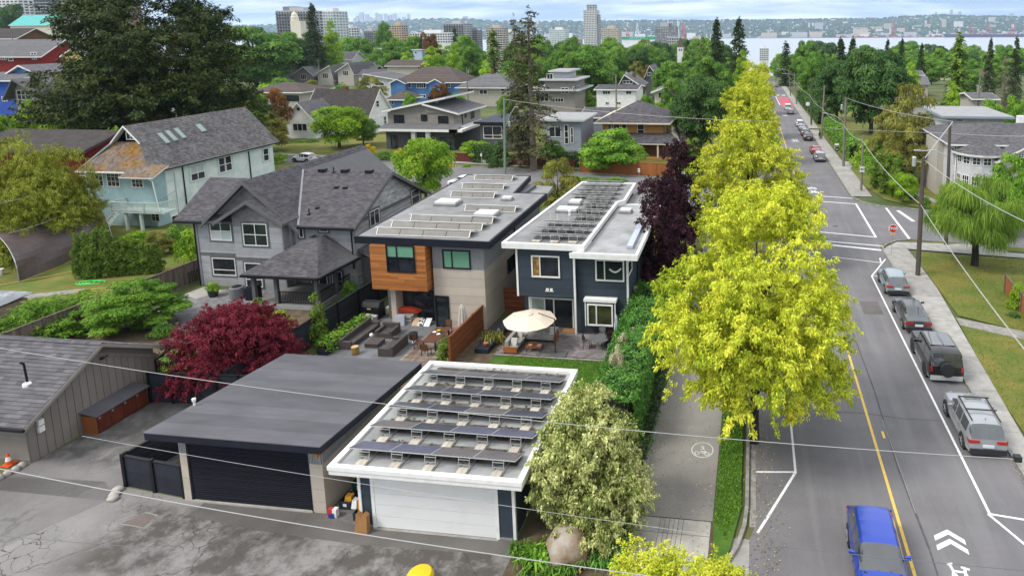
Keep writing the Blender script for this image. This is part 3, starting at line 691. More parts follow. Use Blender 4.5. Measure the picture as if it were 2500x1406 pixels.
def grey_garage():
 zg=-.74;t=thing('garage','garage with plain dark grey roof, black roller door and beige panel walls','garage',(-21,22.9,-.69))
 XL,XR,YF,YB=-24.35,-17.72,22.9,29.0
 zt=lambda y:2.98-(y-22.07)*.078
 pts=rect(XL,XR,YF,YB)
 MB().prism([(XR,YF,zg),(XR,YB,zg),(XR,YB,zt(YB)-.3),(XR,YF,zt(YF)-.3)],(XL-XR,0,0)).obj('wall',m_greyt,t)
 d0,d1,dz=PY(468,1150,YF).x,PY(756,1170,YF).x,PY(463,1080,YF).z
 zb=PY(790,1133,YF).z
 # corrugated band on top, panels below
 c=MB();n=90
 for k in range(n):
  x0=XL+(XR-XL)*k/n;x1=XL+(XR-XL)*(k+.5)/n
  lo=zb if(x1<d0 or x0>d1)else dz+.02
  if lo<zt(YF)-.32:c.box(x0,x1,YF-.035,YF,lo,zt(YF)-.31,(k%7)/7)
 c.obj('metal_cladding',m_corr,t,'stuff');c=MB()
 for k in range(80):
  y0=YF+(YB-YF)*k/80;c.box(XR,XR+.035,y0,y0+(YB-YF)/160,zb,zt(y0)-.31,(k%7)/7)
 c.obj('metal_cladding',m_corr,t,'stuff')
 rows=4;hh=(zb-zg)/rows
 for r in range(rows):
  z0,z1=zg+hh*r+.006,zg+hh*(r+1)-.006
  for x0,x1 in((XL,d0-.10),(d1+.06,XR+.028)):MB().box(x0,x1,YF-.03,YF,z0,z1,random.random()).obj('wall_panel',m_beigep,t)
  for j in range(2):
   ya,yb=YF+.002+(YB-YF)*j/2,YF+(YB-YF)*(j+1)/2-.01;MB().box(XR,XR+.03,ya,yb,z0,z1,random.random()).obj('wall_panel',m_beigep,t)
 fr=MB();fr.box(d0-.10,d0,YF-.05,YF+.1,zg,dz+.06);fr.box(d1,d1+.06,YF-.05,YF+.1,zg,dz+.06);fr.box(d0,d1,YF-.05,YF+.1,dz,dz+.06);fr.obj('door_frame',m_black,t)
 s=MB();n=30;h=(dz-zg-.14)/n
 for k in range(n):
  z=zg+.14+k*h;s.prism([(d0,YF-.006,z),(d0,YF-.03,z+h*.2),(d0,YF-.03,z+h*.7),(d0,YF-.004,z+h*.95)],(d1-d0,0,0),random.random())
 s.obj('roller_slats',M('roller_black',(.008,.009,.014),(.011,.012,.018),scale=1,rough=.65,spec=.12,tone=.2),t,'stuff')
 MB().box(d0-.1,d1+.06,YF-.10,YF,zg-.05,zg+.13).obj('sill',m_conc,t)
 out=[(-25.05,22.07),(-17.12,22.07),(-17.0,29.95),(-24.75,29.85)]
 MB().prism([(x,y,zt(y)-.34)for x,y in out],(0,0,.30)).obj('roof',m_navy,t)
 n=9
 for k in range(n):
  f0,f1=k/n,(k+1)/n;y0,y1=22.05+(29.95-22.05)*f0,22.05+(29.95-22.05)*f1
  L_=lambda y:-25.08+(y-22.07)*.042;R_=lambda y:-17.10+(y-22.07)*.013
  MB().prism([(L_(y0),y0,zt(y0)-.036),(R_(y0),y0,zt(y0)-.036),(R_(y1),y1+.06,zt(y1)-.042),(L_(y1),y1+.06,zt(y1)-.042)],(0,0,.040),random.Random(k).random()).obj('membrane_strip',m_darkroof,t)
 MB().prism([(-17.5,22.2,zt(22)-.62),(-17.5,22.2,zt(22)-.36),(-17.5,23.2,zt(23)-.36),(-17.5,23.2,zt(23)-.62)],(.12,0,0)).obj('bracket',m_cedar,t)
 v=PZ(475,990,zt(24.5));MB().lathe((v.x,v.y,zt(v.y)),[(.05,-.05),(.05,.22),(.085,.22),(.085,.34),(.03,.36)],10).obj('vent_pipe',m_wtrim,t)
 return t
grey_garage()
def beige_garage():
 t=thing('garage','grey brown board and batten garage with dark shingled gable roof and black pipe','garage',(-36,27,-.8))
 X,y0,y1,yr=-33.85,24.25,31.0,27.72;ze,zr=1.55,3.62;zb=1.75;sl=(zr-ze)/(yr-23.95)
 m_bb=M('taupe_board',(.205,.182,.155),(.185,.165,.14),scale=1.5,rough=.8,tone=.06);m_bt=M('taupe_trim',(.245,.22,.19),scale=2,rough=.7)
 zz=lambda y:zr-abs(y-yr)*sl
 MB().prism([(X,y0,-.95),(X,y1,-.95),(X,y1,zz(y1)-.06),(X,yr,zr-.08),(X,y0,zz(y0)-.06)],(-10,0,0)).obj('wall',m_bb,t)
 # battens on the gable side, up to the band
 bandz=lambda y:zz(y)-.55
 yb=y0+.05;k=0
 while yb<y1-.05:
  MB().prism([(X,yb,-.85),(X,yb+.34,-.85),(X,yb+.34,bandz(yb+.17)-.18),(X,yb,bandz(yb+.17)-.18)],(.03,0,0),(k*37%10)/10).obj('wall_board',m_bb,t);yb+=.37;k+=1
 for a,b in((y0-.15,yr),(yr,y1+.3)):
  MB().prism([(X,a,bandz(a)-.16),(X,b,bandz(b)-.16),(X,b,bandz(b)),(X,a,bandz(a))],(.05,0,0)).obj('band_board',m_bt,t)
  # front wall bits
 clap(t,wallrect(-44,X,y0,-.6,1.5),m_bb,.17)
 XR,XL=-33.2,-44.0
 ya=23.75;yz=32.0
 roof(t,[(XL,ya,zz(ya)),(XR,ya,zz(ya)),(XR,yr,zr),(XL,yr,zr)],.16,m_bt,m_shing_b,.20,.42,1,lip=.03)
 roof(t,[(XL,yz,zz(yz)),(XL,yr,zr),(XR,yr,zr),(XR,yz,zz(yz))],.16,m_bt,m_shing_b,.20,.42,2,lip=.03)
 s=MB();x=XL
 while x<XR-.05:
  s.prism([(x,yr-.16,zr-.07+.03),(x+.27,yr-.16,zr-.07+.05),(x+.27,yr,zr+.035),(x,yr,zr+.015)],(0,0,.012),random.random());s.prism([(x,yr,zr+.015),(x+.27,yr,zr+.035),(x+.27,yr+.16,zr-.02),(x,yr+.16,zr-.04)],(0,0,.012),random.random());x+=.22
 s.obj('ridge_caps',m_shing_b,t,'stuff')
 for a,b in((ya-.02,yr),(yr,yz+.02)):
  MB().prism([(XR,a,zz(a)-.20),(XR,b,zz(b)-.20),(XR,b,zz(b)-.02),(XR,a,zz(a)-.02)],(.05,0,0)).obj('barge_board',m_bt,t)
 MB().box(XL,XR+.05,ya-.13,ya-.01,zz(ya)-.16,zz(ya)-.03).obj('gutter',m_black,t)
 pp=PY(70,950,25.6);zp=zz(25.6)
 MB().tube([(pp.x,25.6,zp-.05),(pp.x-.05,25.6,zp+1.05)],.05,8).tube([(pp.x-.05,25.6,zp+1.05),(pp.x-.12,25.5,zp+1.14)],.06,8).obj('chimney_pipe',m_black,t)
 MB().lathe((pp.x,25.6,zp),[(.22,-.1),(.2,.04),(.07,.10)],8).obj('pipe_flashing',m_wtrim,t)
 dp=MB().tube([(X+.3,y1+.85,zz(y1+.9)-.15),(X+.12,y1-.05,zz(y1)-.9),(X+.12,y1-.05,-.85)],.055,6).obj('downpipe',m_black,t)
 for q in(PX(95,1030,X),PX(97,1046,X)):MB().box(X+.03,X+.15,q.y-.12,q.y+.12,q.z-.14,q.z+.14).obj('meter_box',m_wtrim,t)
 q=PX(246,874,X);MB().box(X+.03,X+.12,q.y-.08,q.y+.08,q.z-.06,q.z+.05).bar((X+.1,q.y,q.z),(X+.3,q.y+.15,q.z+.12),.05).obj('wall_lamp',m_black,t)
 return t
beige_garage()
# ================================================================== THE TWO FLAT-ROOFED HOUSES
def skylight(parent,x0,x1,y0,y1,z,h=.28,name='skylight'):
 k=MB().box(x0,x1,y0,y1,z,z+h*.55).obj(name,m_greyt if h<.2 else m_membrane,parent)
 MB().box(x0+.08,x1-.08,y0+.08,y1-.08,z+h*.55,z+h).obj('skylight_dome',MP('skylight_acrylic',(.62,.62,.58),.25),k);return k
def wood_house():
 t=thing('house','two storey house with cedar clad corner box, beige panels and navy edged flat roof','house',(-22,41,-1.25))
 Y=41.0;XL,XR=-26.0,-18.25;zg=-1.35
 YB=58.5
 zw=4.86
 MB().prism([(XL,Y+.9,zg),(-21.95,Y+.9,zg),(-21.95,Y,zg),(XR,Y,zg),(XR,53,zg),(-20.4,53,zg),(-20.4,YB,zg),(XL,YB,zg)],(0,0,zw-zg)).obj('wall',m_greyt,t)
 zb=PY(1120,657,Y).z
 c=MB();n=60
 for k in range(n):
  x0=-21.9+(XR+21.9)*k/n;c.box(x0,x0+(XR+21.9)/n*.5,Y-.035,Y,zb,zw,(k*3%7)/7)
 c.obj('metal_cladding',m_corr,t,'stuff')
 c=MB()
 for k in range(160):
  y0=Y+12.0*k/160;c.box(XR,XR+.035,y0,y0+.04,zb,zw,(k*3%7)/7)
 c.obj('metal_cladding',m_corr,t,'stuff')
 nr=7;hh=(zb-zg)/nr
 for r in range(nr):
  z0,z1=zg+hh*r+.008,zg+hh*(r+1)-.008
  MB().box(-21.93,XR+.028,Y-.03,Y,z0,z1,random.random()).obj('wall_panel',m_beigep,t)
  for j in range(4):MB().box(XR,XR+.03,Y+.004+3.0*j,Y+3.0*(j+1)-.01,z0,z1,random.random()).obj('wall_panel',m_beigep,t)
  # cedar box
 bx0,bx1=PY(905,650,40.35).x,PY(1040,650,40.35).x;by=40.35
 bz0,bz1=PY(980,709,by).z,4.86
 b=MB().box(bx0+.02,bx1-.02,by+.02,Y+1.0,bz0+.02,bz1).obj('cedar_box',m_cedar,t)
 n=24;h=(bz1-bz0)/n;s=MB();rnd=random.Random(8)
 for k in range(n):
  cuts=[bx0]+sorted(rnd.uniform(bx0+.6,bx1-.6)for _ in range(2))+[bx1]
  for a,q in zip(cuts[:-1],cuts[1:]):s.box(a+.003,q-.003,by-.006,by+.02,bz0+h*k+.004,bz0+h*(k+1)-.004,rnd.random())
  s.box(bx1-.02,bx1+.006,by-.004,Y-.04,bz0+h*k+.004,bz0+h*(k+1)-.004,rnd.random())
 s.obj('cedar_boards',m_cedar,b,'stuff')
 # windows
 gw={(0,1):BLIND_G,(1,1):BLIND_G}
 wf(t,by-.006,944,598,1013,664,m_black,cols=(.36,.64),rows=(.54,.46),fw=.09,panes=gw,depth=.07)
 wf(t,Y-.035,1081,610,1149,656,m_black,cols=(.32,.68),fw=.09,panes={(0,0):BLIND_G,(1,0):BLIND_G},depth=.07)
 wf(t,Y-.03,1064,722,1098,799,m_black,cols=(1,),fw=.10,depth=.07)
 wf(t,Y+.9,963,708,1060,792,m_black,cols=(.5,.5),fw=.08,depth=.05)
 MB().box(PY(955,735,Y).x,PY(967,735,Y).x,Y-.02,Y+.9,zg,bz0).obj('pier',m_beigep,t)
 for(a,c_,d,e)in((1238,625,1258,660),(1298,560,1312,585)):ws(t,XR+.035,a,c_,d,e,m_black,fw=.07)
 MB().tube([(XR+.12,46.6,4.8),(XR+.12,46.6,zg)],.05,6).obj('downpipe',m_black,t)
 # roof: outline taken at the height of its edge
 zt=5.36
 px=[(864,577),(1195,591),(1336,472),(1257,470),(1296,429),(1141,426)]
 pts=[(q.x,q.y)for q in(PZ(x,y,zt)for x,y in px)]
 MB().prism([(x,y,zt-.50)for x,y in pts],(0,0,.40)).obj('roof',m_navy,t)
 ring,ins=edge_ring(pts,zt-.12,zt,.14);ring.obj('roof_edge',m_navy,t)
 MB().face([(q.x,q.y,zt-.035)for q in ins]).obj('roof_membrane',m_membrane,t)
 low=[PZ(1259,470,4.6),PZ(1336,474,4.6),PZ(1350,455,4.6),PZ(1275,452,4.6)]
 MB().prism([(q.x,q.y,4.3)for q in low],(0,0,.3)).obj('lower_roof',m_membrane,t)
 p=lambda x,y:PZ(x,y,zt)
 for a,b2 in(((1063,500),(1120,500)),((1158,529),(1213,529))):
  q,w=p(*a),p(*b2);skylight(t,q.x,w.x,q.y-.4,q.y+1.0,zt-.03,.36)
 q,w=p(1225,488),p(1252,488);skylight(t,q.x,w.x,q.y-.3,q.y+.4,zt-.03,.3)
 rows=[((918,574),(1146,581)),((955,556),(1175,564)),((1003,540),(1200,548)),((1134,516),(1257,519)),((1100,482),(1205,485)),((1128,461),(1228,464)),((1158,440),(1250,442))]
 where=['nearest the navy edge','second from the navy roof edge','just before the right hand roof light','beside the small square roof light','behind the left roof light','second from the far end of its roof','at the far end of its roof']
 for k,(a,b2)in enumerate(rows):
  l,r=PZ(a[0],a[1],zt),PZ(b2[0],b2[1],zt);y=(l.y+r.y)/2+.3
  solar_row('navy roof solar row with pale plates, '+where[k],(l.x,y),(r.x,y),zt-.03,4,.46,.12,1.1,0,plate=True,group='plated solar rows on the navy edged roof',blocks=False)
 return t
def blue_house():
 t=thing('house','slate blue two storey house with white trimmed windows and two stepped flat roofs','house',(-12,41,-1.24))
 zg=-1.35;YL,YR=41.05,41.35;XL,XM,XR=-15.88,-11.88,-8.3
 MB().prism([(XL+.05,YL+1.0,zg),(XM,YL+1.0,zg),(XM,YR,zg),(XR,YR,zg),(XR,52.3,zg),(-10.9,52.3,zg),(-10.9,57.6,zg),(XL+.05,57.6,zg)],(0,0,4.55-zg)).obj('wall',m_slate,t)
 zo=PY(1340,725,YL).z
 MB().box(XL,XM,YL,YL+2,zo,4.95).obj('upper_storey',m_slate,t)
 MB().box(XL+.1,-11.0,YL+1.5,57.6,4.5,4.95).obj('parapet_wall',m_slate,t)
 clap(t,wallrect(XL+.06,XM-.06,YL,zo+.05,4.95),m_slate,.165);clap(t,wallrect(XM+.06,XR-.06,YR,zg,4.6),m_slate,.165)
 clap(t,siderect(XR,YR+.06,52.3,zg,4.6),m_slate,.165,(1,0,0));clap(t,siderect(XM,YL+.05,YR,zo,4.9),m_slate,.165,(1,0,0))
 for x,y,z0 in((XL,YL,zo),(XM,YL,zg),(XR,YR,zg)):corner(t,x,y,z0,4.95 if x<XR else 4.55,m_wtrim,.13)
 corner(t,XL+.55,YL+.98,zg,zo,m_wtrim,.10)
 # windows
 lamp=M('lamplight_tint',(.42,.24,.06),(.05,.04,.03),scale=2.2,rough=.2)  # warm lamplight put into the pane colour, no lamp behind it
 wf(t,YL-.02,1298,624,1367,677,m_wtrim,cols=(.28,.72),fw=.09,panes={(0,0):lamp},depth=.08,trim=None)
 w2=wf(t,YR-.02,1454,634,1524,686,m_wtrim,cols=(.30,.70),fw=.09,depth=.08)
 g=MB()
 for k in range(9):
  f=k/8;x,y=1489+26*f,658+7*math.sin(PI*f)-1*f;q=PY(x,y,YR-.042);g.face([(q.x-.045,q.y,q.z-.06),(q.x+.045,q.y,q.z-.06),(q.x+.045,q.y,q.z+.06),(q.x-.045,q.y,q.z+.06)])
 g.obj('bunting',m_wtrim,w2)
 # box bay window
 a,b=PY(1427,760,YR-.45),PY(1504,760,YR-.45);zt,zb=PY(1465,735,YR-.45).z,PY(1465,797,YR-.45).z
 bay=MB().box(a.x+.06,b.x-.06,YR-.45,YR,zb+.02,zt-.05).obj('bay',m_slate,t)
 MB().box(a.x-.03,b.x+.03,YR-.55,YR,zt-.06,zt+.12).obj('bay_roof',m_wtrim,bay)
 for x in(a.x+.03,b.x-.10):MB().box(x,x+.07,YR-.475,YR-.44,zb,zt-.06).obj('bay_trim',m_wtrim,bay)
 wf(t,YR-.452,1434,742,1497,795,m_wtrim,cols=(.34,.66),fw=.10,panes={(0,0):MG('kitchen_glass',(.05,.055,.018),c2=(.015,.016,.008)),(1,0):MG('kitchen_glass',(.05,.055,.018))},depth=.08)
 # sliding door
 cur=M('curtain_glass',(.33,.38,.33),(.22,.26,.22),scale=9,rough=.2,stretch=(3,1,.05))
 d=wf(t,YL+1.0-.02,1293,726,1402,806,m_wtrim,cols=(.34,.22,.44),fw=.11,panes={(0,0):cur},depth=.08);d.name='sliding_door'
 q=PY(1401,770,YL+.9);MB().box(q.x-.08,q.x-.05,q.y-.03,q.y,q.z-.15,q.z+.15).obj('handle',m_black,d)
 for(x0,y0,x1,y1)in((1532,632,1542,668),):ws(t,XR+.02,x0,y0,x1,y1,m_wtrim,cols=(1,),fw=.08)
 q=PX(1548,705,XR);MB().box(XR+.02,XR+.3,q.y-.2,q.y+.2,q.z-.15,q.z+.15).obj('vent_hood',m_wtrim,t)
 ht=MB();a=PY(1342,707,YL)
 for dx in(-.14,.14):ht.box(a.x+dx-.09,a.x+dx+.09,YL-.09,YL-.02,a.z-.07,a.z+.10)
 ht.box(a.x-.3,a.x+.3,YL-.08,YL-.02,a.z-.12,a.z-.09);ht.obj('wall_lamp',m_wtrim,t)
 MB().tube([(XR+.1,44.5,4.5),(XR+.1,44.5,zg)],.05,6).obj('downpipe',m_navy,t)
 # roofs
 zt=5.29;px=[(1224,592),(1426,600),(1509,493),(1526,489),(1553,447),(1421,443)]
 pts=[(q.x,q.y)for q in(PZ(x,y,zt)for x,y in px)]
 MB().prism([(x,y,zt-.40)for x,y in pts],(0,0,.30)).obj('roof',m_wtrim,t)
 ring,ins=edge_ring(pts,zt-.2,zt,.20);e=ring.obj('roof_edge',m_wtrim,t)
 MB().face([(q.x,q.y,zt-.075)for q in ins]).obj('roof_membrane',m_membrane,t)
 z2=4.92;px=[(1390,617),(1556,624),(1592,560),(1588,497),(1500,498),(1420,612)]
 pts2=[(q.x,q.y)for q in(PZ(x,y,z2)for x,y in px)];pts2[2]=(-7.5,47);pts2[3]=(-7.6,52.6)
 MB().prism([(x,y,z2-.38)for x,y in pts2],(0,0,.30)).obj('lower_roof',m_wtrim,t)
 ring,ins=edge_ring(pts2,z2-.2,z2-.0,.17);ring.obj('roof_edge',m_wtrim,t)
 MB().face([(q.x,q.y,z2-.06)for q in ins]).obj('roof_membrane',m_membrane2,t)
 mid=[(-10.9,52.6),(-7.8,52.6),(-8.2,57.5),(-10.7,57.5)]
 MB().prism([(x,y,4.35)for x,y in mid],(0,0,.2)).obj('rear_roof',m_membrane,t)
 p=lambda x,y,z=zt:PZ(x,y,z)
 for(x0,x1,y)in((1388,1420,498),(1358,1412,516)):
  a,b=p(x0,y),p(x1,y);skylight(t,a.x,b.x,a.y-.3,a.y+.75,zt-.07,.34)
 a,b=PZ(1512,518,z2),PZ(1543,518,z2);skylight(t,a.x,b.x,a.y-.3,a.y+.5,z2-.05,.3)
 a,b=PZ(1540,606,z2),PZ(1567,550,z2);MB().prism([(a.x-.28,a.y,z2-.04),(a.x+.12,a.y,z2-.04),(b.x+.12,b.y,z2-.04),(b.x-.28,b.y,z2-.04)],(0,0,.2)).obj('long_skylight',MP('skylight_glass',(.40,.43,.50),.2),t)
 for x,y in((1344,535),(1361,535),(1388,537)):
  q=p(x,y);MB().tube([(q.x,q.y,zt-.08),(q.x,q.y,zt+.42)],.025,5).obj('vent_pipe',SOLAR_RAIL,t)
 q=p(1391,524);MB().lathe((q.x,q.y,zt-.07),[(.09,0),(.09,.3),(.15,.32),(.15,.42),(.02,.45)],8).obj('roof_vent',m_wtrim,t)
 rows=[((1290,584),(1422,589),3),((1308,568),(1437,573),3),((1325,552),(1447,557),3),((1395,537),(1458,540),2),((1407,523),(1470,525),2),((1420,509),(1482,511),2),((1430,497),(1490,499),2),((1392,485),(1500,488),3),((1405,474),(1508,476),3),((1416,463),(1514,465),3),((1428,453),(1520,455),3)]
 for k,(a,b,n)in enumerate(rows):
  l,r=p(*a),p(*b);y=(l.y+r.y)/2
  lab='open backed solar row, '+['nearest the white front edge','second from the front edge','third from the front edge','first of the short rows by the vent pipes','second of the short rows, right of the roof vent','right of the larger roof light','right of the smaller roof light','first of the wide rows at the back','second of the wide rows at the back','third of the wide rows at the back','last one at the far white edge'][k]
  solar_row(lab,(l.x,y),(r.x,y),zt-.07,n,.52,.14,.95,n,blocks=(k==0),group='solar rows on the slate blue house',standw=.62)
 return t
wood_house();blue_house()
# ================================================================== GREY SHINGLED HOUSE
def grey_house():
 t=thing('house','grey gabled two storey house with charcoal shingle roof and hipped back porch','house',(-38,46.5,-1.4))
 zg=-1.5;Y=46.5;rx,rz=-40.1,7.72;sl=.88
 z1=lambda x:rz-abs(x-rx)*sl
 XL=-45.25;Xe=-44.2;YB=61.6
 x2=-31.65;ry,rz2=52.2,7.25;s2=.535
 z2=lambda y:rz2-abs(y-ry)*s2
 ye,yr2=46.25,58.6
 MB().prism([(XL,Y,zg),(-36.8,Y,zg),(-36.8,Y,z1(-36.8)-.2),(rx,Y,rz-.15),(-43.9,Y,4.15),(XL,Y,4.15)],(0,YB-Y,0)).obj('wall',m_greyw,t)
 # lower front slope on the left, with its own ridge
 yl,zl,xl=49.9,6.95,-46.65
 roof(t,[(xl,45.9,4.32),(-40.6,45.9,4.32),(-40.6,yl,zl),(xl,yl,zl)],.2,m_greyt,m_shing,.15,.34,9)
 roof(t,[(xl,yl,zl),(-40.6,yl,zl),(-40.6,57,4.4),(xl,57,4.4)],.2,m_greyt,None)
 MB().prism([(XL,46.5,4.1),(XL,56.6,4.1),(XL,yl,zl-.2)],(.2,0,0)).obj('gable_wall',m_greyw,t)
 MB().box(xl,-44.1,45.74,45.88,4.10,4.26).obj('gutter',m_black,t)
 MB().prism([(x2,46.9,zg),(x2,57.8,zg),(x2,57.8,z2(57.8)-.2),(x2,ry,rz2-.15),(x2,46.9,z2(46.9)-.2)],(-7,0,0)).obj('wall',m_greyw,t)
 # roofs
 tt=m_greyt
 roof(t,[(Xe,45.85,z1(Xe)),(Xe,62.1,z1(Xe)),(rx,62.1,rz),(rx,45.85,rz)],.2,tt,m_shing,.15,.34,11)
 xm=rx+(rz-rz2)/sl
 xv=rx+(rz-z2(ye))/sl
 roof(t,[(rx,45.85,rz),(rx+(rz-z2(ye))/sl,45.85,z2(ye)),(xv,ye,z2(ye)),(xm,ry,rz2),(xv,yr2,z1(xv)),(xv,62.1,z1(xv)),(rx,62.1,rz)],.2,tt,None)
 rr=MB();courses(rr,[(rx,45.85,rz),(xv,45.85,z1(xv)),(xv,ye,z1(xv)),(xm,ry,rz2),(xm,62.1,rz2),(rx,62.1,rz)],.15,.34,.02,(0,0,1),12);rr.obj('shingles',m_shing,t,'stuff')
 o=roof(t,[(xv,ye,z2(ye)),(x2+.55,ye,z2(ye)),(x2+.55,ry,rz2),(xm,ry,rz2)],.2,tt,m_shing,.15,.34,13)
 MB().bar((xv+.02,ye,z2(ye)+.05),(xm,ry,rz2+.05),.16,.03).obj('valley_flashing',M('flashing',(.22,.22,.22),scale=2,rough=.5),t)
 roof(t,[(xm,ry,rz2),(x2+.55,ry,rz2),(x2+.55,yr2,z2(yr2)),(xv,yr2,z2(yr2))],.2,tt,m_shing,.15,.34,14)
 # barge boards on the right gable and the two front gables
 for a,b in((ye-.05,ry),(ry,yr2+.05)):
  MB().prism([(x2+.5,a,z2(a)-.30),(x2+.5,b,z2(b)-.30),(x2+.5,b,z2(b)-.03),(x2+.5,a,z2(a)-.03)],(.10,0,0)).obj('barge_board',m_greyt,t)
 for a,b in((Xe-.05,rx),(rx,xv+.3)):
  MB().prism([(a,45.78,z1(a)-.32),(b,45.78,z1(b)-.32),(b,45.78,z1(b)-.02),(a,45.78,z1(a)-.02)],(0,.10,0)).obj('barge_board',m_greyt,t)
  # right gable cladding: two fields and a belt board
 zbelt=4.15
 courses(MB(),siderect(x2,46.95,57.7,zg,zbelt-.15),.165,None,.022,(1,0,0),3).obj('siding',m_greyw2,t,'stuff')
 MB().box(x2,x2+.06,46.9,57.8,zbelt-.15,zbelt+.12).obj('belt_board',m_greyt,t)
 ya=ry-(rz2-.3-zbelt-.12)/s2;yb=ry+(rz2-.3-zbelt-.12)/s2
 courses(MB(),[(x2,ya,zbelt+.12),(x2,yb,zbelt+.12),(x2,ry,rz2-.3)],.16,.30,.022,(1,0,0),4).obj('gable_shakes',m_greyw2,t,'stuff')
 # front walls
 zb1=1.35
 for z0,z1_ in((zg,zb1-.12),(zb1+.12,4.1)):clap(t,wallrect(XL+.1,-36.9,Y,z0,z1_),m_greyw,.165)
 MB().box(XL,-36.8,Y-.05,Y,zb1-.12,zb1+.12).obj('belt_board',m_greyt,t)
 courses(MB(),[(-43.7,Y,4.1),(-36.8,Y,4.1),(rx,Y,rz-.4)],.18,.3,.022,(0,-1,0),5).obj('gable_shakes',m_shake,t,'stuff')
 clap(t,wallrect(-36.8,x2-.06,46.9,zg,4.0),m_greyw,.165)
 for x,y in((XL,Y),(x2,46.9)):corner(t,x,y,zg,4.1,m_greyw,.16)
 # bay with its own gable
 by=45.75;bx0,bx1=PY(572,590,by).x,PY(691,590,by).x;pk=PY(596,488,by-.4);bxm=pk.x+.9;pz=pk.z;bs=.60
 bxm=(bx0+bx1)/2-.25
 zb_=lambda x:pz-abs(x-bxm)*bs
 MB().prism([(bx0,by,zg),(bx1,by,zg),(bx1,by,zb_(bx1)-.15),(bxm,by,pz-.15),(bx0,by,zb_(bx0)-.15)],(0,.8,0)).obj('bay_wall',m_greyw,t)
 for z0,z1_ in((zg,zb1-.12),(zb1+.12,4.0)):clap(t,wallrect(bx0+.08,bx1-.08,by,z0,z1_),m_greyw,.165)
 clap(t,siderect(bx1,by,46.9,zg,4.0),m_greyw,.165,(1,0,0))
 MB().box(bx0-.02,bx1+.02,by-.05,by,zb1-.12,zb1+.12).obj('belt_board',m_greyt,t)
 courses(MB(),[(bx0,by,4.0),(bx1,by,4.0),(bx1,by,zb_(bx1)-.2),(bxm,by,pz-.3),(bx0,by,zb_(bx0)-.2)],.18,.3,.022,(0,-1,0),6).obj('gable_shakes',m_shake,t,'stuff')
 e0,e1=bx0-1.2,bx1+.6
 for a,sd in((e0,1),(e1,2)):
  ybk=48.6;roof(t,[(a,by-.6,zb_(a)),(bxm,by-.6,pz),(bxm,ybk,pz),(a,ybk,zb_(a))],.18,tt,m_shing,.15,.34,20+sd)
  MB().prism([(a,by-.68,zb_(a)-.30),(bxm,by-.68,pz-.30),(bxm,by-.68,pz-.01),(a,by-.68,zb_(a)-.01)],(0,.10,0)).obj('barge_board',m_greyt,t)
  # gutters
 MB().box(xv-.5,x2+.5,ye-.16,ye-.02,z2(ye)-.22,z2(ye)-.06).obj('gutter',m_black,t)
 MB().tube([(XL-.1,Y-.12,3.9),(XL-.1,Y-.12,zg)],.055,6).obj('downpipe',m_black,t)
 MB().tube([(x2-.1,46.72,3.9),(x2-.1,46.72,zg+2)],.055,6).obj('downpipe',m_black,t)
 # windows
 k=dict(trim=m_greyt,tw=.14,fw=.06)
 wf(t,Y-.02,514,540,565,587,m_wtrim,cols=(.5,.5),rows=(.5,.5),panes={(0,0):BLIND_W,(1,0):BLIND},**k)
 wf(t,by-.02,594,546,653,600,m_wtrim,cols=(.5,.5),rows=(.5,.5),**k)
 wf(t,Y-.02,520,630,576,672,m_wtrim,cols=(1,),rows=(.3,.7),**k)
 wf(t,by-.02,600,642,640,700,m_wtrim,cols=(1,),rows=(.3,.7),**k)
 wf(t,46.88,730,549,741,580,m_wtrim,**k);wf(t,46.88,780,549,801,566,m_wtrim,**k)
 wf(t,46.88,760,658,800,712,m_wtrim,cols=(.5,.5),**k);wf(t,46.88,812,662,836,700,m_wtrim,rows=(.35,.65),**k)
 ws(t,x2+.02,902,512,926,550,m_wtrim,cols=(.5,.5),**k);ws(t,x2+.02,1004,462,1024,502,m_wtrim,rows=(.6,.4),**k)
 # roof vents
 for x,y,s in((788,418,.30),(843,419,.30),(902,421,.30),(822,459,.17),(843,460,.17),(775,509,.15)):
 # find the point on the lower front slope
  Yv=ry
  for _ in range(12):q=PY(x,y,Yv);Yv=ry-(rz2-q.z)/s2 if q.z<rz2 else ry-.3
  q=PY(x,y,Yv);MB().box(q.x-s,q.x+s,q.y-s*.8,q.y+s*.8,q.z-.05,q.z+s*.7).obj('roof_vent',m_black,t)
 for x,y in((815,420),(755,523)):
  Yv=ry-1
  for _ in range(12):q=PY(x,y,Yv);Yv=ry-(rz2-q.z)/s2
  q=PY(x,y,Yv);MB().tube([q,q+Vector((0,0,.45))],.05,6).lathe(q,[(.2,-.05),(.2,.03),(.06,.06)],6).obj('vent_pipe',m_black,t)
  # porch
 fy,bky=42.35,46.9;zf=-.95;ez=1.45
 px0,px1=PY(588,669,fy).x,PY(776,681,fy).x
 F_=MB().box(px0+.4,px1-.4,fy+.35,bky,zg,zf).obj('porch_floor',M('porch_boards',(.20,.19,.18),scale=2,tone=.1),t)
 pkz=3.3;pa,pb=Vector((px0+3.2,bky-1.2,pkz)),Vector((px1-2.2,bky-1.2,pkz))
 A,B,C,D=Vector((px0,fy,ez)),Vector((px1,fy,ez)),Vector((px1,bky,ez)),Vector((px0,bky,ez))
 C.x=px1+.35
 roof(t,[A,B,pb,pa],.18,tt,m_shing,.15,.34,31,'porch_roof');roof(t,[B,C,pb+Vector((0,.9,0)),pb],.18,tt,m_shing,.15,.34,32,'porch_roof');roof(t,[D,A,pa,pa+Vector((0,.9,0))],.18,tt,m_shing,.15,.34,33,'porch_roof')
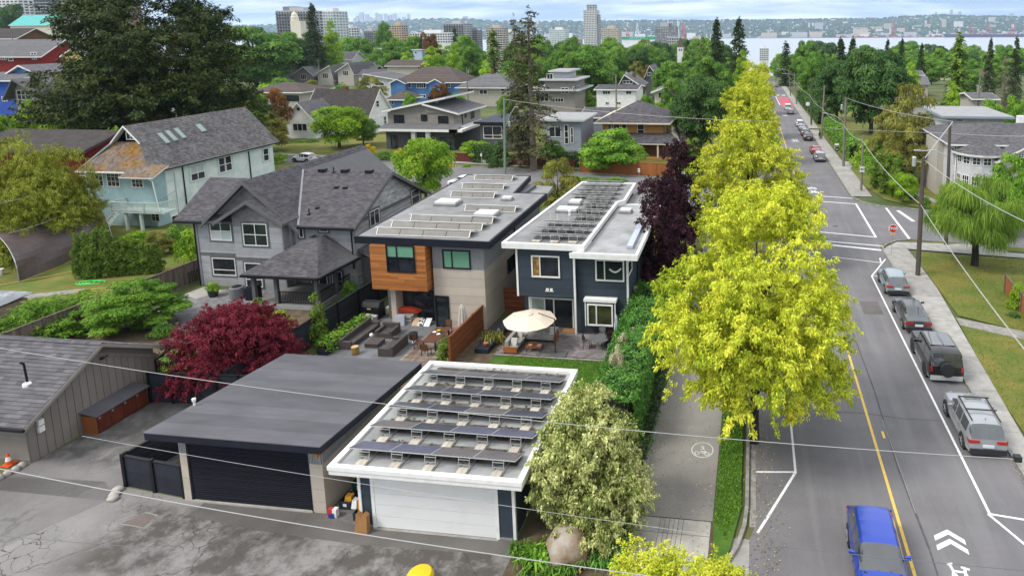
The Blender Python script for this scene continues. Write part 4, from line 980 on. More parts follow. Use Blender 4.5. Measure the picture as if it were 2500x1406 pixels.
 MB().box(px0-.02,px1+.02,fy-.14,fy-.01,ez-.20,ez-.04).obj('gutter',m_black,t);MB().prism([(px1+.01,fy,ez-.2),(px1+.14,fy,ez-.2),(px1+.5,bky,ez-.2),(px1+.36,bky,ez-.2)],(0,0,.16)).obj('gutter',m_black,t)
 for x in(px0+.55,px0+2.4,px1-.55):MB().box(x-.13,x+.13,fy+.4,fy+.66,zf,ez-.15).obj('porch_post',m_greyt,t)
 MB().box(px1-.68,px1-.42,fy+2.6,fy+2.86,zf,ez-.15).obj('porch_post',m_greyt,t)
 MB().box(px0+.3,px1-.3,fy+.3,fy+.75,ez-.40,ez-.16).obj('porch_beam',m_greyt,t)
 def railing(a,b,name='railing'):
  a,b=Vector(a),Vector(b);r=MB();n=int((b-a).length/.13)
  r.bar(a+Vector((0,0,.95)),b+Vector((0,0,.95)),.06,.05).bar(a+Vector((0,0,.12)),b+Vector((0,0,.12)),.05)
  o=r.obj(name,m_black,t);q=MB()
  for i in range(n+1):
   c=a+(b-a)*i/n;q.bar(c+Vector((0,0,.12)),c+Vector((0,0,.95)),.028)
  q.obj('balusters',m_black,o,'stuff')
 railing((px0+2.4,fy+.53,zf),(px1-.55,fy+.53,zf));railing((px1-.55,fy+.53,zf),(px1-.55,bky,zf))
 MB().box(px0+.35,px1-.35,fy+.30,fy+.36,zg,zf-.02).obj('porch_skirt',m_greyw,t)
 # lean-to on the right
 roof(t,[(x2,47.2,1.95),(x2+1.5,47.2,1.2),(x2+1.5,53.5,1.2),(x2,53.5,1.95)],.15,tt,m_shing,.15,.34,41,'lean_to_roof')
 MB().box(x2,x2+1.1,47.6,53.3,zg,1.15).obj('lean_to_wall',m_greyt,t)
 return t
grey_house()
# ================================================================== OLD MINT GREEN HOUSE
m_mint=M('faded_mint_stucco',(.50,.585,.55),(.68,.71,.66),scale=.7,rough=.85,detail=8,lo=.36,hi=.64);m_mint2=M('mint_trim',(.50,.58,.55),scale=2,rough=.8)
m_teal=M('teal_stucco',(.24,.36,.37),(.33,.45,.45),scale=.8,rough=.85)
m_oldsh=M('old_wood_shingle',(.155,.145,.140),(.105,.097,.095),scale=.8,rough=.95,tone=.30,detail=8)
m_moss=M('mossy_shingle',(.155,.125,.105),(.20,.105,.025),scale=.6,rough=.95,tone=.28,detail=8,lo=.42,hi=.6)
def mint_house():
 t=thing('house','old faded mint green house with mossy grey shingle roof and small white balcony','house',(-68,64,-1.9))
 Y0,Y1,XR,XL=62.0,80.2,-65.0,-73.5;rx,rz=-69.0,9.15;sl=1.03;ze=4.42;zg=-2.6
 z_=lambda x:rz-abs(x-rx)*sl
 xe,xw=rx+(rz-ze)/sl,rx-(rz-ze)/sl
 MB().prism([(XL,Y1,zg),(XR,Y1,zg),(XR,Y1,z_(XR)-.1),(rx,Y1,rz-.2),(XL,Y1,z_(XL)-.1)],(0,63.6-Y1,0)).obj('wall',m_mint,t)
 MB().box(XL,XR-.004,Y0,63.7,zg,ze-.02).obj('front_wall',m_teal,t)
 # roof with a small gablet above a hipped front skirt
 yg,zgab=63.6,7.3;gx=(rz-zgab)/sl;yf=61.25
 roof(t,[(xe,yf,ze),(xe,80.8,ze),(rx,80.8,rz),(rx,yg-.5,rz),(rx+gx,yg-.5,zgab),(rx+gx,yg,zgab)],.16,m_mint2,None)
 courses(MB(),[(xe,yf,ze),(xe,80.8,ze),(rx,80.8,rz),(rx,yg-.5,rz),(rx+gx,yg-.5,zgab)],.24,.30,.035,(0,0,1),51).obj('shingles',m_oldsh,t,'stuff')
 roof(t,[(xw,yf,ze),(xw,80.8,ze),(rx,80.8,rz),(rx,yg-.5,rz),(rx-gx,yg-.5,zgab)],.16,m_mint2,m_oldsh,.3,.4,52)
 roof(t,[(xw,yf,ze),(xe,yf,ze),(rx+gx,yg,zgab),(rx-gx,yg,zgab)],.16,m_mint2,m_moss,.24,.3,53)
 MB().prism([(rx-gx,yg,zgab-.2),(rx+gx,yg,zgab-.2),(rx,yg,rz-.15)],(0,.4,0)).obj('gablet_wall',m_shake,t)
 for s in(-1,1):MB().prism([(rx+s*gx,yg-.55,zgab-.16),(rx+s*(gx+.12),yg-.55,zgab-.1),(rx,yg-.55,rz+.03),(rx,yg-.55,rz-.16)],(0,.08,0)).obj('barge_board',m_wtrim,t)
 window(t,(rx-.25,yg-.01,zgab+.25),(1,0,0),(0,-1,0),1.0,.85,m_wtrim,cols=(.5,.5),fw=.08)
 for s in(1,):MB().prism([(rx,80.72,rz-.2),(xe,80.72,ze-.2),(xe,80.72,ze-.02),(rx,80.72,rz-.02)],(0,.08,0)).obj('barge_board',m_wtrim,t)
 MB().box(xw,xe,yf-.12,yf,ze-.16,ze-.02).obj('gutter',m_wtrim,t);MB().box(xe,xe+.12,yf+.3,80.8,ze-.16,ze-.04).obj('gutter',m_black,t)
 # roof lights on the long slope
 def onslope(x,y):
  X=(rx+xe)/2
  for _ in range(14):q=PX(x,y,X);X=rx+(rz-q.z)/sl
  return PX(x,y,X)
 nrm=Vector((sl,0,1)).normalized();dn=Vector((1,0,-sl)).normalized()
 for x,y,w,h,mt in((398,339,.62,1.7,1),(417,333,.62,1.7,1),(438,327,.62,1.7,1),(489,314,.8,1.3,2)):
  c=onslope(x,y);q=[c+dn*(-h/2)+Vector((0,-w/2,0)),c+dn*(h/2)+Vector((0,-w/2,0)),c+dn*(h/2)+Vector((0,w/2,0)),c+dn*(-h/2)+Vector((0,w/2,0))]
  k=MB().prism(q,nrm*.16).obj('skylight',M('aged_copper',(.16,.20,.18),scale=3),t);q2=[c+(p-c)*.86+nrm*.165 for p in q]
  MB().face(q2).obj('pane',MP('frosted_pane',(.27,.33,.30)if mt==1 else(.50,.47,.42),.25),k)
  # long wall windows
 k=dict(trim=m_mint2,tw=.2,fw=.09)
 ws(t,XR+.01,464,400,500,440,m_wtrim,cols=(.5,.5),rows=(.45,.55),panes={(0,1):BLIND,(1,1):BLIND},**k)
 ws(t,XR+.01,533,382,566,420,m_wtrim,cols=(.46,.08,.46),rows=(.5,.5),**k);ws(t,XR+.01,642,362,656,394,m_wtrim,rows=(.5,.5),**k)
 ws(t,XR+.01,418,525,436,548,m_wtrim,fw=.08)
 for x,y0,y1 in((445,405,500),(607,370,432)):
  q=PX(x,y0,XR+.08);MB().tube([q,(q.x,q.y,zg)],.07,6).obj('downpipe',m_black,t)
 q=PX(425,420,XR+.05);MB().tube([q,(q.x,q.y,zg)],.05,6).tube([(XR+.05,q.y,1.6),(XR+.05,62.4,1.2)],.04,6).obj('wall_pipe',m_mint2,t)
 # front wall: windows, balcony, stair, little roof
 w=dict(fw=.07,mw=.035)
 wf(t,Y0-.01,222,413,252,455,m_wtrim,cols=(1,1,1),rows=(1,1,1),**w);wf(t,Y0-.01,261,418,292,456,m_wtrim,cols=(1,1,1),rows=(1,1,1),**w)
 wf(t,Y0-.01,194,428,212,455,m_wtrim,**w);wf(t,Y0-.01,322,437,350,458,m_wtrim,cols=(1,1,1),rows=(1,1),**w);wf(t,Y0-.01,370,515,390,541,m_wtrim,cols=(1,1),rows=(1,1),**w)
 by=60.2;a,b=PY(270,500,by),PY(385,500,by);zd=PY(320,517,by).z
 bal=MB().box(a.x,b.x+.6,by,Y0,zd-.18,zd).obj('balcony',m_mint2,t)
 r=MB();ends=[((a.x,by,zd),(b.x,by,zd)),((a.x,by,zd),(a.x,Y0,zd)),((b.x,by,zd),(b.x+.5,Y0,zd))]
 for p,q in ends:p,q=Vector(p),Vector(q);r.bar(p+Vector((0,0,1.0)),q+Vector((0,0,1.0)),.10,.06).bar(p+Vector((0,0,.1)),q+Vector((0,0,.1)),.06)
 for p in((a.x,by),(b.x,by),((a.x*.3+b.x*.7),by)):r.box(p[0]-.06,p[0]+.06,p[1]-.06,p[1]+.06,zd,zd+1.08)
 r.obj('railing',m_mint2,bal);s=MB()
 for p,q in ends:
  p,q=Vector(p),Vector(q);n=int((q-p).length/.15)
  for i in range(n):c=p+(q-p)*(i+.5)/n;s.bar(c+Vector((0,0,.1)),c+Vector((0,0,1.0)),.05)
 s.obj('balusters',m_mint2,bal,'stuff')
 for x in(PY(305,540,by).x,PY(342,545,by).x):MB().box(x-.12,x+.12,by+.1,by+.34,zg,zd-.18).obj('balcony_post',m_mint2,t)
 ra,rb=PY(288,433,by-.1),PY(352,437,by-.1);z0=ra.z;roof(t,[(ra.x,by-.1,z0),(rb.x+1.0,by-.1,z0),(rb.x+1.2,Y0,z0+1.0),(ra.x+.3,Y0,z0+1.0)],.12,m_wtrim,m_moss,.24,.3,55,'balcony_roof')
 MB().tube([(rb.x+.4,by-.05,z0-.1),(rb.x+.7,by+.1,z0-.4),(b.x+.2,by-.05,zd)],.05,6).obj('downpipe',m_wtrim,t)
 st=MB()
 for i in range(9):st.box(a.x-.3-.28*i,a.x-.02-.28*i,by+.4,by+1.5,zd-.30-.27*i,zd-.24-.27*i)
 st.bar((a.x,by+.4,zd-.1),(a.x-2.8,by+.4,zg+.2),.08,.25).bar((a.x,by+.4,zd+.9),(a.x-2.8,by+.4,zg+1.1),.06,.06);st.obj('outside_stair',m_mint2,t)
 return t
mint_house()
# ================================================================== PLANTS
def qmesh(name,V,tone,mat,smooth=False):
 """mesh of loose four-cornered leaves, V is n x 4 x 3"""
 n=len(V);me=bpy.data.meshes.new(name)
 me.vertices.add(n*4);me.vertices.foreach_set('co',np.ascontiguousarray(V,dtype=np.float32).ravel())
 me.loops.add(n*4);me.loops.foreach_set('vertex_index',np.arange(n*4,dtype=np.int32))
 me.polygons.add(n);me.polygons.foreach_set('loop_start',np.arange(0,n*4,4,dtype=np.int32))
 try:me.polygons.foreach_set('loop_total',np.full(n,4,dtype=np.int32))
 except Exception:pass
 a=me.attributes.new('tone','FLOAT','FACE');a.data.foreach_set('value',np.asarray(tone,dtype=np.float32))
 me.materials.append(mat);me.update(calc_edges=True);me.validate();return me
def unit(a):return a/np.maximum(np.linalg.norm(a,axis=-1,keepdims=True),1e-9)
def leaf_quads(P,N,D,L,Wd,droop,rg,fold=.0):
 """diamond leaves: P root, D direction, N face normal"""
 n=len(P);D=unit(D-N*np.sum(D*N,1,keepdims=True));S=np.cross(N,D)
 l=(L*rg.uniform(.7,1.3,n))[:,None];w=(Wd*rg.uniform(.7,1.3,n))[:,None]
 mid=P+D*l*.45;tip=P+D*l;tip[:,2]-=(droop*l[:,0]);up=N*w*fold
 return np.stack([P,mid+S*w*.5+up,tip,mid-S*w*.5+up],1)
def crown(seed,H,z0,prof,nl,lr,per,L,Wd,droop=.25,flat=.75,upb=.35,rand=.55,down=.35,hole=.0,off=None,tonel=.5,shell=.35,spray=0,sl=.6,sw=.13):
 """foliage of overlapping uneven lobes inside a profile; prof(t) = radius at height fraction t"""
 rg=np.random.default_rng(seed);ts=np.linspace(.02,.98,60);ww=np.array([max(prof(t),.01)for t in ts]);cdf=np.cumsum(ww)/ww.sum()
 C,R,T=[],[],[]
 for i in range(nl):
  t=float(np.interp(rg.random(),cdf,ts));pr=prof(t);a=i*2.39996+rg.uniform(-.4,.4)
  k=math.sqrt(rg.uniform(.12,1))*.86;c=np.array([pr*k*math.cos(a),pr*k*math.sin(a),z0+(H-z0)*t])
  if off:c[:2]+=off(t)
  r=lr*rg.uniform(.65,1.25)*(.55+.45*pr/max(ww));c[2]-=r*flat*.55*t;C.append(c);R.append(r);T.append(rg.random())
 C,R=np.array(C),np.array(R);VV,TT=[],[]
 for i in range(nl):
  m=int(per*(R[i]/lr)**2);d=rg.normal(size=(m,3));d[:,2]=np.where(d[:,2]<-.35,-d[:,2],d[:,2]);d=unit(d)
  rr=R[i]*(1-shell*rg.random(m)**1.5)*(1+.12*np.sin(d[:,0]*7+i)*np.cos(d[:,1]*6+i*2))
  p=C[i]+d*rr[:,None]*np.array([1,1,flat])
  if spray:
   ns=max(6,int(spray*(R[i]/lr)**2));k=rg.integers(0,ns,m);ax=unit(d[:ns]+np.array([0,0,upb*.5-down])+rg.normal(size=(ns,3))*.25)[k%min(ns,m)];u=rg.random(m)**.8;ls=(lr*sl*rg.uniform(.6,1.3,ns))[k][:,None]
   b0=(C[i]+d[:ns]*(R[i]*rg.uniform(.55,.95,ns))[:,None]*np.array([1,1,flat]))[k%min(ns,m)]
   p=b0+ax*u[:,None]*ls+rg.normal(size=(m,3))*(lr*sw*(1.15-.8*u))[:,None]*np.array([1,1,.6]);p[:,2]-=(u**2)*ls[:,0]*droop*.6;d=unit(ax+rg.normal(size=(m,3))*.35)
  dist=np.min([np.linalg.norm((p-C[j])/np.array([1,1,flat]),axis=1)/R[j]+(9 if j==i else 0)for j in range(nl)],axis=0)if nl<90 else np.ones(m)
  keep=dist>.62;p,d=p[keep],d[keep];m=len(p)
  if not m:continue
  N=unit(d*.75+np.array([0,0,upb])+rg.normal(size=(m,3))*rand*.6)
  D=unit(d*np.array([1,1,.2])+rg.normal(size=(m,3))*.6-np.array([0,0,down]))
  VV.append(leaf_quads(p,N,D,L,Wd,droop,rg));TT.append(np.clip(T[i]*tonel+rg.random(m)*(1-tonel),0,1))
 return np.concatenate(VV),np.concatenate(TT),C,R
def trunk_mesh(name,mat,H,r,C,n=6,seed=1,lean=0.0,fork=.35):
 rnd=random.Random(seed);mb=MB();top=Vector((lean,0,H*.8));pts=[Vector((0,0,-.4)),Vector((0,0,H*.15)),Vector((lean*.3+rnd.uniform(-.1,.1),rnd.uniform(-.1,.1),H*.4)),Vector((lean*.7,0,H*.62)),top]
 mb.tube(pts,[r*1.25,r,r*.75,r*.45,r*.12],8)
 idx=list(range(len(C)));rnd.shuffle(idx)
 for i in idx[:n]:
  c=Vector(C[i]);zs=min(max(c.z*rnd.uniform(fork,fork+.3),H*.12),H*.6);s=Vector((lean*zs/H,0,zs));m=s.lerp(c,.5)+Vector((0,0,rnd.uniform(0,.06)*H))
  mb.tube([s,m,c],[r*.5,r*.3,r*.08],6)
 return mb.mesh(name,mat)
def conifer(seed,H,R,z0=.1,step=.55,nb=7,power=.9,droop=.25,card=.55,cw=.28,per=9,ragged=.35,up=0.0,gap=0.0,side=.9,tips=True,flat=.35,sub=0,subl=.3):
 """whorls of drooping branches carrying flat sprays"""
 rg=np.random.default_rng(seed);P,N,D,T=[],[],[],[];z=H*z0;sk=[]
 while z<H*.985:
  t=(z/H-z0)/(1-z0);base=R*(1-t)**power+.12
  for k in range(max(3,int(nb*(1-.4*t)))):
   if rg.random()<gap:continue
   a=rg.uniform(0,2*PI);l=base*rg.uniform(1-ragged,1.08);bt=rg.random();d0=np.array([math.cos(a),math.sin(a),0]);s0=np.array([-d0[1],d0[0],0])
   m=max(3,int(per*l/max(R,.1)+2));dr=droop*rg.uniform(.6,1.3)
   if len(sk)<40 and l>R*.55 and rg.random()<.3:sk.append((np.array([0,0,z]),d0*l*.85+np.array([0,0,z+up*l-dr*l*.7])))
   for s in np.linspace(.18,1,m):
    c=d0*l*s+np.array([0,0,z+up*l*s-dr*l*s*s]);
    for q in((-1,1)if sub else()):
     sd=d0*.62+s0*q*.85;ll=l*subl*(1.15-.8*s)*rg.uniform(.7,1.2)
     for e in range(1,sub+1):
      w=e/sub;cc=c+sd*ll*w+np.array([0,0,-.10*ll*w*w])+rg.normal(size=3)*.12*card;P.append(cc);D.append(sd+rg.normal(size=3)*.45+np.array([0,0,-.12]));N.append(np.array([0,0,1])+rg.normal(size=3)*flat);T.append(bt*.5+rg.random()*.5)
    for q in(-1,1):
     ds=d0*(.55+.45*s)+s0*q*side*(1.15-s*.75)+np.array([0,0,-.28]);P.append(c+rg.normal(size=3)*.06*card);D.append(ds);N.append(np.array([0,0,1])+d0*.25+rg.normal(size=3)*flat);T.append(bt*.5+rg.random()*.5)
  z+=step*(1-.45*t)*rg.uniform(.8,1.2)
 if tips:
  for k in range(8):P.append(np.array([0,0,H-.07*k*step]));D.append(rg.normal(size=3)*.6+np.array([0,0,.8]));N.append(rg.normal(size=3));T.append(.6)
 P,D,N=np.array(P),np.array(D),unit(np.array(N));return leaf_quads(P,N,unit(D),card,cw,.2,rg),np.array(T),sk
def con_trunk(name,mat,H,r,sk):
 mb=MB();mb.tube([(0,0,-.4),(0,0,H*.3),(0,0,H*.7),(0,0,H*.98)],[r*1.15,r*.85,r*.45,r*.05],8)
 for a,b in sk:mb.tube([a,(a+b)/2+np.array([0,0,.05]),b],[r*.22,r*.13,r*.04],4,cap=False)
 return mb.mesh(name,mat)
BARK=M('bark',(.115,.09,.07),(.075,.06,.048),scale=3,rough=.95,stretch=(3,3,.6),bump=.6,bscale=12);BARK_D=M('dark_bark',(.035,.028,.025),scale=3,rough=.95);BARK_P=M('pale_bark',(.20,.155,.12),(.13,.10,.08),scale=3,rough=.95,stretch=(3,3,.6))
LEAF=dict(golden=MLEAF('golden_leaf',(0.19,0.29,0.02),(0.55,0.6,0.042),(0.86,0.81,0.1),.22,nscale=.45),lime=MLEAF('lime_leaf',(0.097,0.204,0.013),(0.220,0.384,0.022),(0.441,0.600,0.054),.28,nscale=.6),green=MLEAF('green_leaf',(0.055,0.136,0.018),(0.115,0.242,0.031),(0.241,0.388,0.056),.2,nscale=.5),fresh=MLEAF('fresh_leaf',(0.066,0.162,0.015),(0.139,0.284,0.027),(0.292,0.459,0.055),.25,nscale=.5),dark=MLEAF('dark_leaf',(0.028,0.071,0.017),(0.060,0.126,0.030),(0.120,0.209,0.050),.15,nscale=.4),conifer=MLEAF('conifer_needle',(0.016,0.033,0.012),(0.042,0.072,0.022),(0.097,0.128,0.038),.1,nscale=.5),cedar=MLEAF('cedar_needle',(0.015,0.030,0.010),(0.044,0.068,0.017),(0.124,0.142,0.029),.1,nscale=.35),fir=MLEAF('old_fir_needle',(0.030,0.036,0.015),(0.076,0.081,0.030),(0.159,0.154,0.057),.1,nscale=.5),purple=MLEAF('purple_leaf',(0.013,0.006,0.009),(0.034,0.012,0.018),(0.097,0.036,0.049),.12,nscale=1.2),red=MLEAF('maple_red_leaf',(0.085,0.009,0.018),(0.19,0.02,0.036),(0.33,0.055,0.075),.25,nscale=.9),cream=MLEAF('cream_leaf',(0.085,0.13,0.025),(0.43,0.47,0.14),(0.82,0.79,0.4),.2,nscale=1.0),blush=MLEAF('blush_leaf',(.20,.24,.10),(.58,.52,.34),(.76,.68,.52),.2,nscale=1.5),hedge=MLEAF('laurel_leaf',(0.042,0.131,0.024),(0.095,0.251,0.039),(0.200,0.402,0.069),.15,.4,nscale=.9),bamboo=MLEAF('bamboo_leaf',(0.1,0.1,0.014),(0.23,0.26,0.025),(0.42,0.47,0.07),.25,nscale=.35),olive=MLEAF('olive_leaf',(0.101,0.106,0.020),(0.203,0.206,0.039),(0.338,0.325,0.068),.22,nscale=.6),bronze=MLEAF('bronze_leaf',(.10,.045,.010),(.20,.085,.018),(.30,.15,.03),.22,nscale=.6),willow=MLEAF('willow_leaf',(0.085,0.15,0.018),(0.17,0.28,0.035),(0.3,0.42,0.06),.25,nscale=.8),arbor=MLEAF('arborvitae_leaf',(0.055,0.105,0.014),(0.125,0.205,0.026),(0.24,0.33,0.05),.15,nscale=1.0),bare=MLEAF('dead_twig',(.07,.055,.04),(.12,.095,.07),(.17,.14,.11),.0,nscale=1.0),yellow=MLEAF('yellow_leaf',(.38,.30,.02),(.60,.46,.03),(.78,.62,.06),.3,nscale=1.0))
PROTO={}
def proto(name,kind,**k):
 """build one plant's foliage and stem once; its copies share the meshes"""
 leaf=LEAF[k.pop('leaf')];bark=k.pop('bark',BARK);r=k.pop('r',.2)
 if kind=='con':
  V,T,sk=conifer(**k);H,R=k['H'],k['R'];tr=con_trunk(name+'_trunk',bark,H,r,sk)
 else:
  n=k.pop('limbs',7);lean=k.pop('lean',0);V,T,C,Rr=crown(**k);H=k['H'];R=float(np.percentile(np.hypot(V[:,0,0],V[:,0,1]),98));tr=trunk_mesh(name+'_trunk',bark,H,r,C,n,k['seed'],lean)
 H=float(np.percentile(V[:,:,2],99.8))
 PROTO[name]=dict(crown=qmesh(name+'_crown',V,T,leaf),trunk=tr,H=H,R=R)
def plant(pn,name,label,cat,X,Y,H,W,rz=0.0,group=None,z=None,parts=('trunk','crown')):
 p=PROTO[pn];t=thing(name,label,cat,(X,Y,tz(Y)if z is None else z),group,rz);t.scale=(W/2/p['R'],W/2/p['R'],H/p['H'])
 for q in parts:
  o=bpy.data.objects.new(q,p[q]);COL.objects.link(o);o.parent=t
 return t
def tree(pn,px,ytop,wpx,Y,label,cat='tree',name='tree',rz=None,group=None,parts=('trunk','crown')):
 """stand a plant at distance Y so that it shows at picture column px with its top at ytop and a width of wpx"""
 g=tz(Y);X=PY(px,ytop+30,Y).x
 for _ in range(6):
  yb=proj((X,Y,g))[1];X=PY(px,(ytop+yb)/2,Y).x
 ym=(ytop+proj((X,Y,g))[1])/2;H=PY(px,ytop,Y).z-g;Wd=PY(px+wpx/2,ym,Y).x-PY(px-wpx/2,ym,Y).x
 return plant(pn,name,label,cat,X,Y,H,Wd,(px*.37+ytop*.11)%6.28 if rz is None else rz,group,parts=parts)
 # ================================================================== NEAR TREES AND SHRUBS
_gt=[0,.06,.14,.28,.42,.55,.7,.82,.92,1];_gr=[1.6,3.2,4.7,5.3,5.2,4.9,4.4,3.6,2.5,1.0]
_pg=lambda t:float(np.interp(t,_gt,_gr))
_go=lambda t:np.array([.55*math.sin(t*9),.5*math.cos(t*7)])
proto('golden_locust','lob',leaf='golden',bark=BARK_D,r=.24,seed=3,H=12.3,z0=1.5,prof=_pg,nl=89,lr=1.2,per=2600,L=.17,Wd=.07,droop=.3,spray=34,sl=.75,sw=.12,flat=.70,upb=.45,rand=1.0,down=.08,limbs=16,tonel=.4,off=_go,shell=.5)
proto('golden_locust_b','lob',leaf='golden',bark=BARK_D,r=.24,seed=9,H=12.3,z0=1.6,prof=_pg,nl=88,lr=1.25,per=1150,spray=30,sl=.75,sw=.13,L=.24,Wd=.105,droop=.25,flat=.85,upb=.45,rand=1.0,down=.08,limbs=8,tonel=.4,off=_go,shell=.5)
_pd=lambda t:2.6*math.sqrt(max(.02,1-(t*1.0)**2))
proto('round_lime','lob',leaf='lime',r=.16,seed=5,H=6.5,z0=1.3,prof=lambda t:3.2*math.sin(PI*(.12+.80*t))**.7,nl=60,lr=1.0,per=420,L=.22,Wd=.13,flat=.8,limbs=6)
proto('round_green','lob',leaf='green',r=.2,seed=6,H=9,z0=1.5,prof=lambda t:4.6*math.sin(PI*(.12+.80*t))**.7,nl=70,lr=1.25,per=330,L=.34,Wd=.2,flat=.75,limbs=7)
proto('round_fresh','lob',leaf='fresh',r=.2,seed=7,H=9,z0=1.2,prof=lambda t:4.4*math.sin(PI*(.13+.80*t))**.65*(1.1-.3*t),nl=66,lr=1.25,per=320,L=.35,Wd=.21,flat=.7,limbs=7)
proto('big_dark','lob',leaf='dark',r=.4,seed=8,H=17,z0=2,prof=lambda t:8.2*math.sin(PI*(.10+.80*t))**.65,nl=88,lr=2.1,per=420,L=.5,Wd=.32,flat=.7,limbs=9)
proto('big_green','lob',leaf='green',r=.4,seed=12,H=16,z0=2,prof=lambda t:7.6*math.sin(PI*(.10+.80*t))**.7,nl=85,lr=2.0,per=400,L=.5,Wd=.32,flat=.7,limbs=9)
proto('olive_tree','lob',leaf='olive',r=.16,seed=13,H=7,z0=1.0,prof=lambda t:3.6*math.sin(PI*(.14+.78*t))**.7,nl=60,lr=.95,per=300,L=.24,Wd=.13,flat=.55,limbs=8)
proto('bronze_tree','lob',leaf='bronze',r=.16,seed=14,H=8,z0=1.0,prof=lambda t:3.4*math.sin(PI*(.14+.78*t))**.7,nl=50,lr=1.0,per=260,L=.3,Wd=.18,flat=.7,limbs=6)
proto('tall_lime','lob',leaf='lime',r=.18,seed=15,H=12,z0=1.0,prof=lambda t:3.0*math.sin(PI*(.12+.84*t))**.8*(1.15-.5*t),nl=56,lr=1.1,per=260,L=.34,Wd=.2,flat=.9,limbs=6)
proto('purple_plum','lob',leaf='purple',bark=BARK_D,r=.2,seed=16,H=8.5,z0=.7,prof=lambda t:2.5*math.sin(PI*(.16+.78*t))**.6,nl=70,lr=.85,per=700,spray=26,sl=.6,sw=.14,L=.15,Wd=.09,flat=.95,upb=.15,rand=1.1,limbs=7,shell=.5)
proto('red_maple','lob',leaf='red',bark=BARK_D,r=.14,seed=17,H=3.4,z0=.5,prof=lambda t:3.3*math.sqrt(max(.03,1-t**2.2)),nl=88,lr=.66,per=900,spray=26,sl=.9,sw=.13,L=.12,Wd=.055,droop=.4,flat=.45,upb=.55,down=.35,rand=.9,limbs=12,shell=.5)
proto('green_maple','lob',leaf='fresh',r=.10,seed=18,H=4.0,z0=.4,prof=lambda t:1.9*math.sin(PI*(.22+.72*t))**.7,nl=80,lr=.46,per=460,L=.13,Wd=.06,droop=.3,flat=.5,upb=.6,limbs=10,rand=.8)
proto('leafy_bush','lob',leaf='fresh',r=.05,seed=19,H=2.2,z0=.15,prof=lambda t:2.2*math.sqrt(max(.03,1-t**2)),nl=80,lr=.45,per=520,spray=18,sl=1.1,sw=.16,L=.15,Wd=.045,flat=.95,limbs=4,rand=1.1,upb=.5,shell=.6)
proto('green_bush','lob',leaf='green',r=.05,seed=20,H=1.6,z0=.1,prof=lambda t:1.1*math.sqrt(max(.03,1-t**2)),nl=22,lr=.45,per=120,L=.16,Wd=.1,flat=.8,limbs=3)
proto('lime_bush','lob',leaf='lime',r=.05,seed=21,H=1.6,z0=.1,prof=lambda t:1.1*math.sqrt(max(.03,1-t**2)),nl=22,lr=.45,per=120,L=.16,Wd=.1,flat=.8,limbs=3)
proto('yellow_bush','lob',leaf='yellow',r=.05,seed=22,H=1.6,z0=.1,prof=lambda t:1.1*math.sqrt(max(.03,1-t**2)),nl=22,lr=.45,per=110,L=.16,Wd=.1,flat=.8,limbs=3)
proto('dark_bush','lob',leaf='dark',r=.05,seed=23,H=1.6,z0=.1,prof=lambda t:1.1*math.sqrt(max(.03,1-t**2)),nl=22,lr=.45,per=120,L=.18,Wd=.11,flat=.8,limbs=3)
proto('purple_bush','lob',leaf='purple',r=.05,seed=24,H=1.2,z0=.1,prof=lambda t:1.0*math.sqrt(max(.03,1-t**2)),nl=22,lr=.4,per=100,L=.16,Wd=.1,flat=.8,limbs=3)
proto('variegated_shrub','lob',leaf='cream',bark=BARK,r=.10,seed=25,H=5.2,z0=-.3,prof=lambda t:float(np.interp(t,[0,.3,.6,.85,1],[2.5,2.9,2.5,1.6,.5])),nl=110,lr=.62,per=1000,spray=26,sl=.85,sw=.15,L=.13,Wd=.075,droop=.2,flat=.75,upb=.35,rand=1.0,down=.1,limbs=10,tonel=.3,shell=.5)
proto('dappled_willow','lob',leaf='blush',r=.05,seed=26,H=2.1,z0=.1,prof=lambda t:.85*math.sqrt(max(.05,1-t**2.5)),nl=40,lr=.36,per=300,L=.13,Wd=.05,droop=.2,flat=1.0,upb=.7,down=-.3,limbs=5)
proto('golden_bamboo','lob',leaf='bamboo',bark=BARK_P,r=.05,seed=27,H=6.5,z0=.2,prof=lambda t:2.6*math.sin(PI*(.25+.68*t))**.5,nl=70,lr=.75,per=620,spray=24,sl=1.0,sw=.16,L=.18,Wd=.05,droop=.4,flat=.8,upb=.3,down=.25,rand=.9,limbs=10,shell=.5)
proto('arborvitae','lob',leaf='arbor',r=.06,seed=28,H=3.2,z0=.05,prof=lambda t:.62*min(1,.8+t)*max(.06,1-t**2.6),nl=89,lr=.2,per=110,L=.12,Wd=.07,droop=.0,flat=1.6,upb=.2,down=-.9,limbs=2,rand=.7)
proto('cone_shrub','lob',leaf='arbor',r=.05,seed=29,H=2.4,z0=.05,prof=lambda t:.75*(1.02-t)**.7,nl=40,lr=.28,per=90,L=.14,Wd=.08,flat=1.0,upb=.3,limbs=2)
proto('tall_fir','con',leaf='fir',bark=BARK_P,r=.42,seed=30,H=25,R=4.2,z0=.10,step=.8,nb=6,power=.45,droop=.35,card=.42,cw=.22,per=10,ragged=.6,gap=.2,flat=.6,sub=2)
proto('dark_conifer','con',leaf='conifer',r=.35,seed=31,H=20,R=4.2,z0=.06,step=.6,nb=8,power=.85,droop=.3,card=.6,cw=.34,per=7,ragged=.35,flat=.5,sub=1)
proto('dark_conifer_b','con',leaf='conifer',r=.35,seed=32,H=20,R=5.0,z0=.05,step=.65,nb=8,power=.75,droop=.2,card=.65,cw=.38,per=7,ragged=.45,up=.1,flat=.5,sub=2)
proto('green_conifer','con',leaf='arbor',r=.3,seed=33,H=16,R=3.0,z0=.04,step=.5,nb=8,power=.8,droop=.3,card=.6,cw=.36,per=7,ragged=.25)
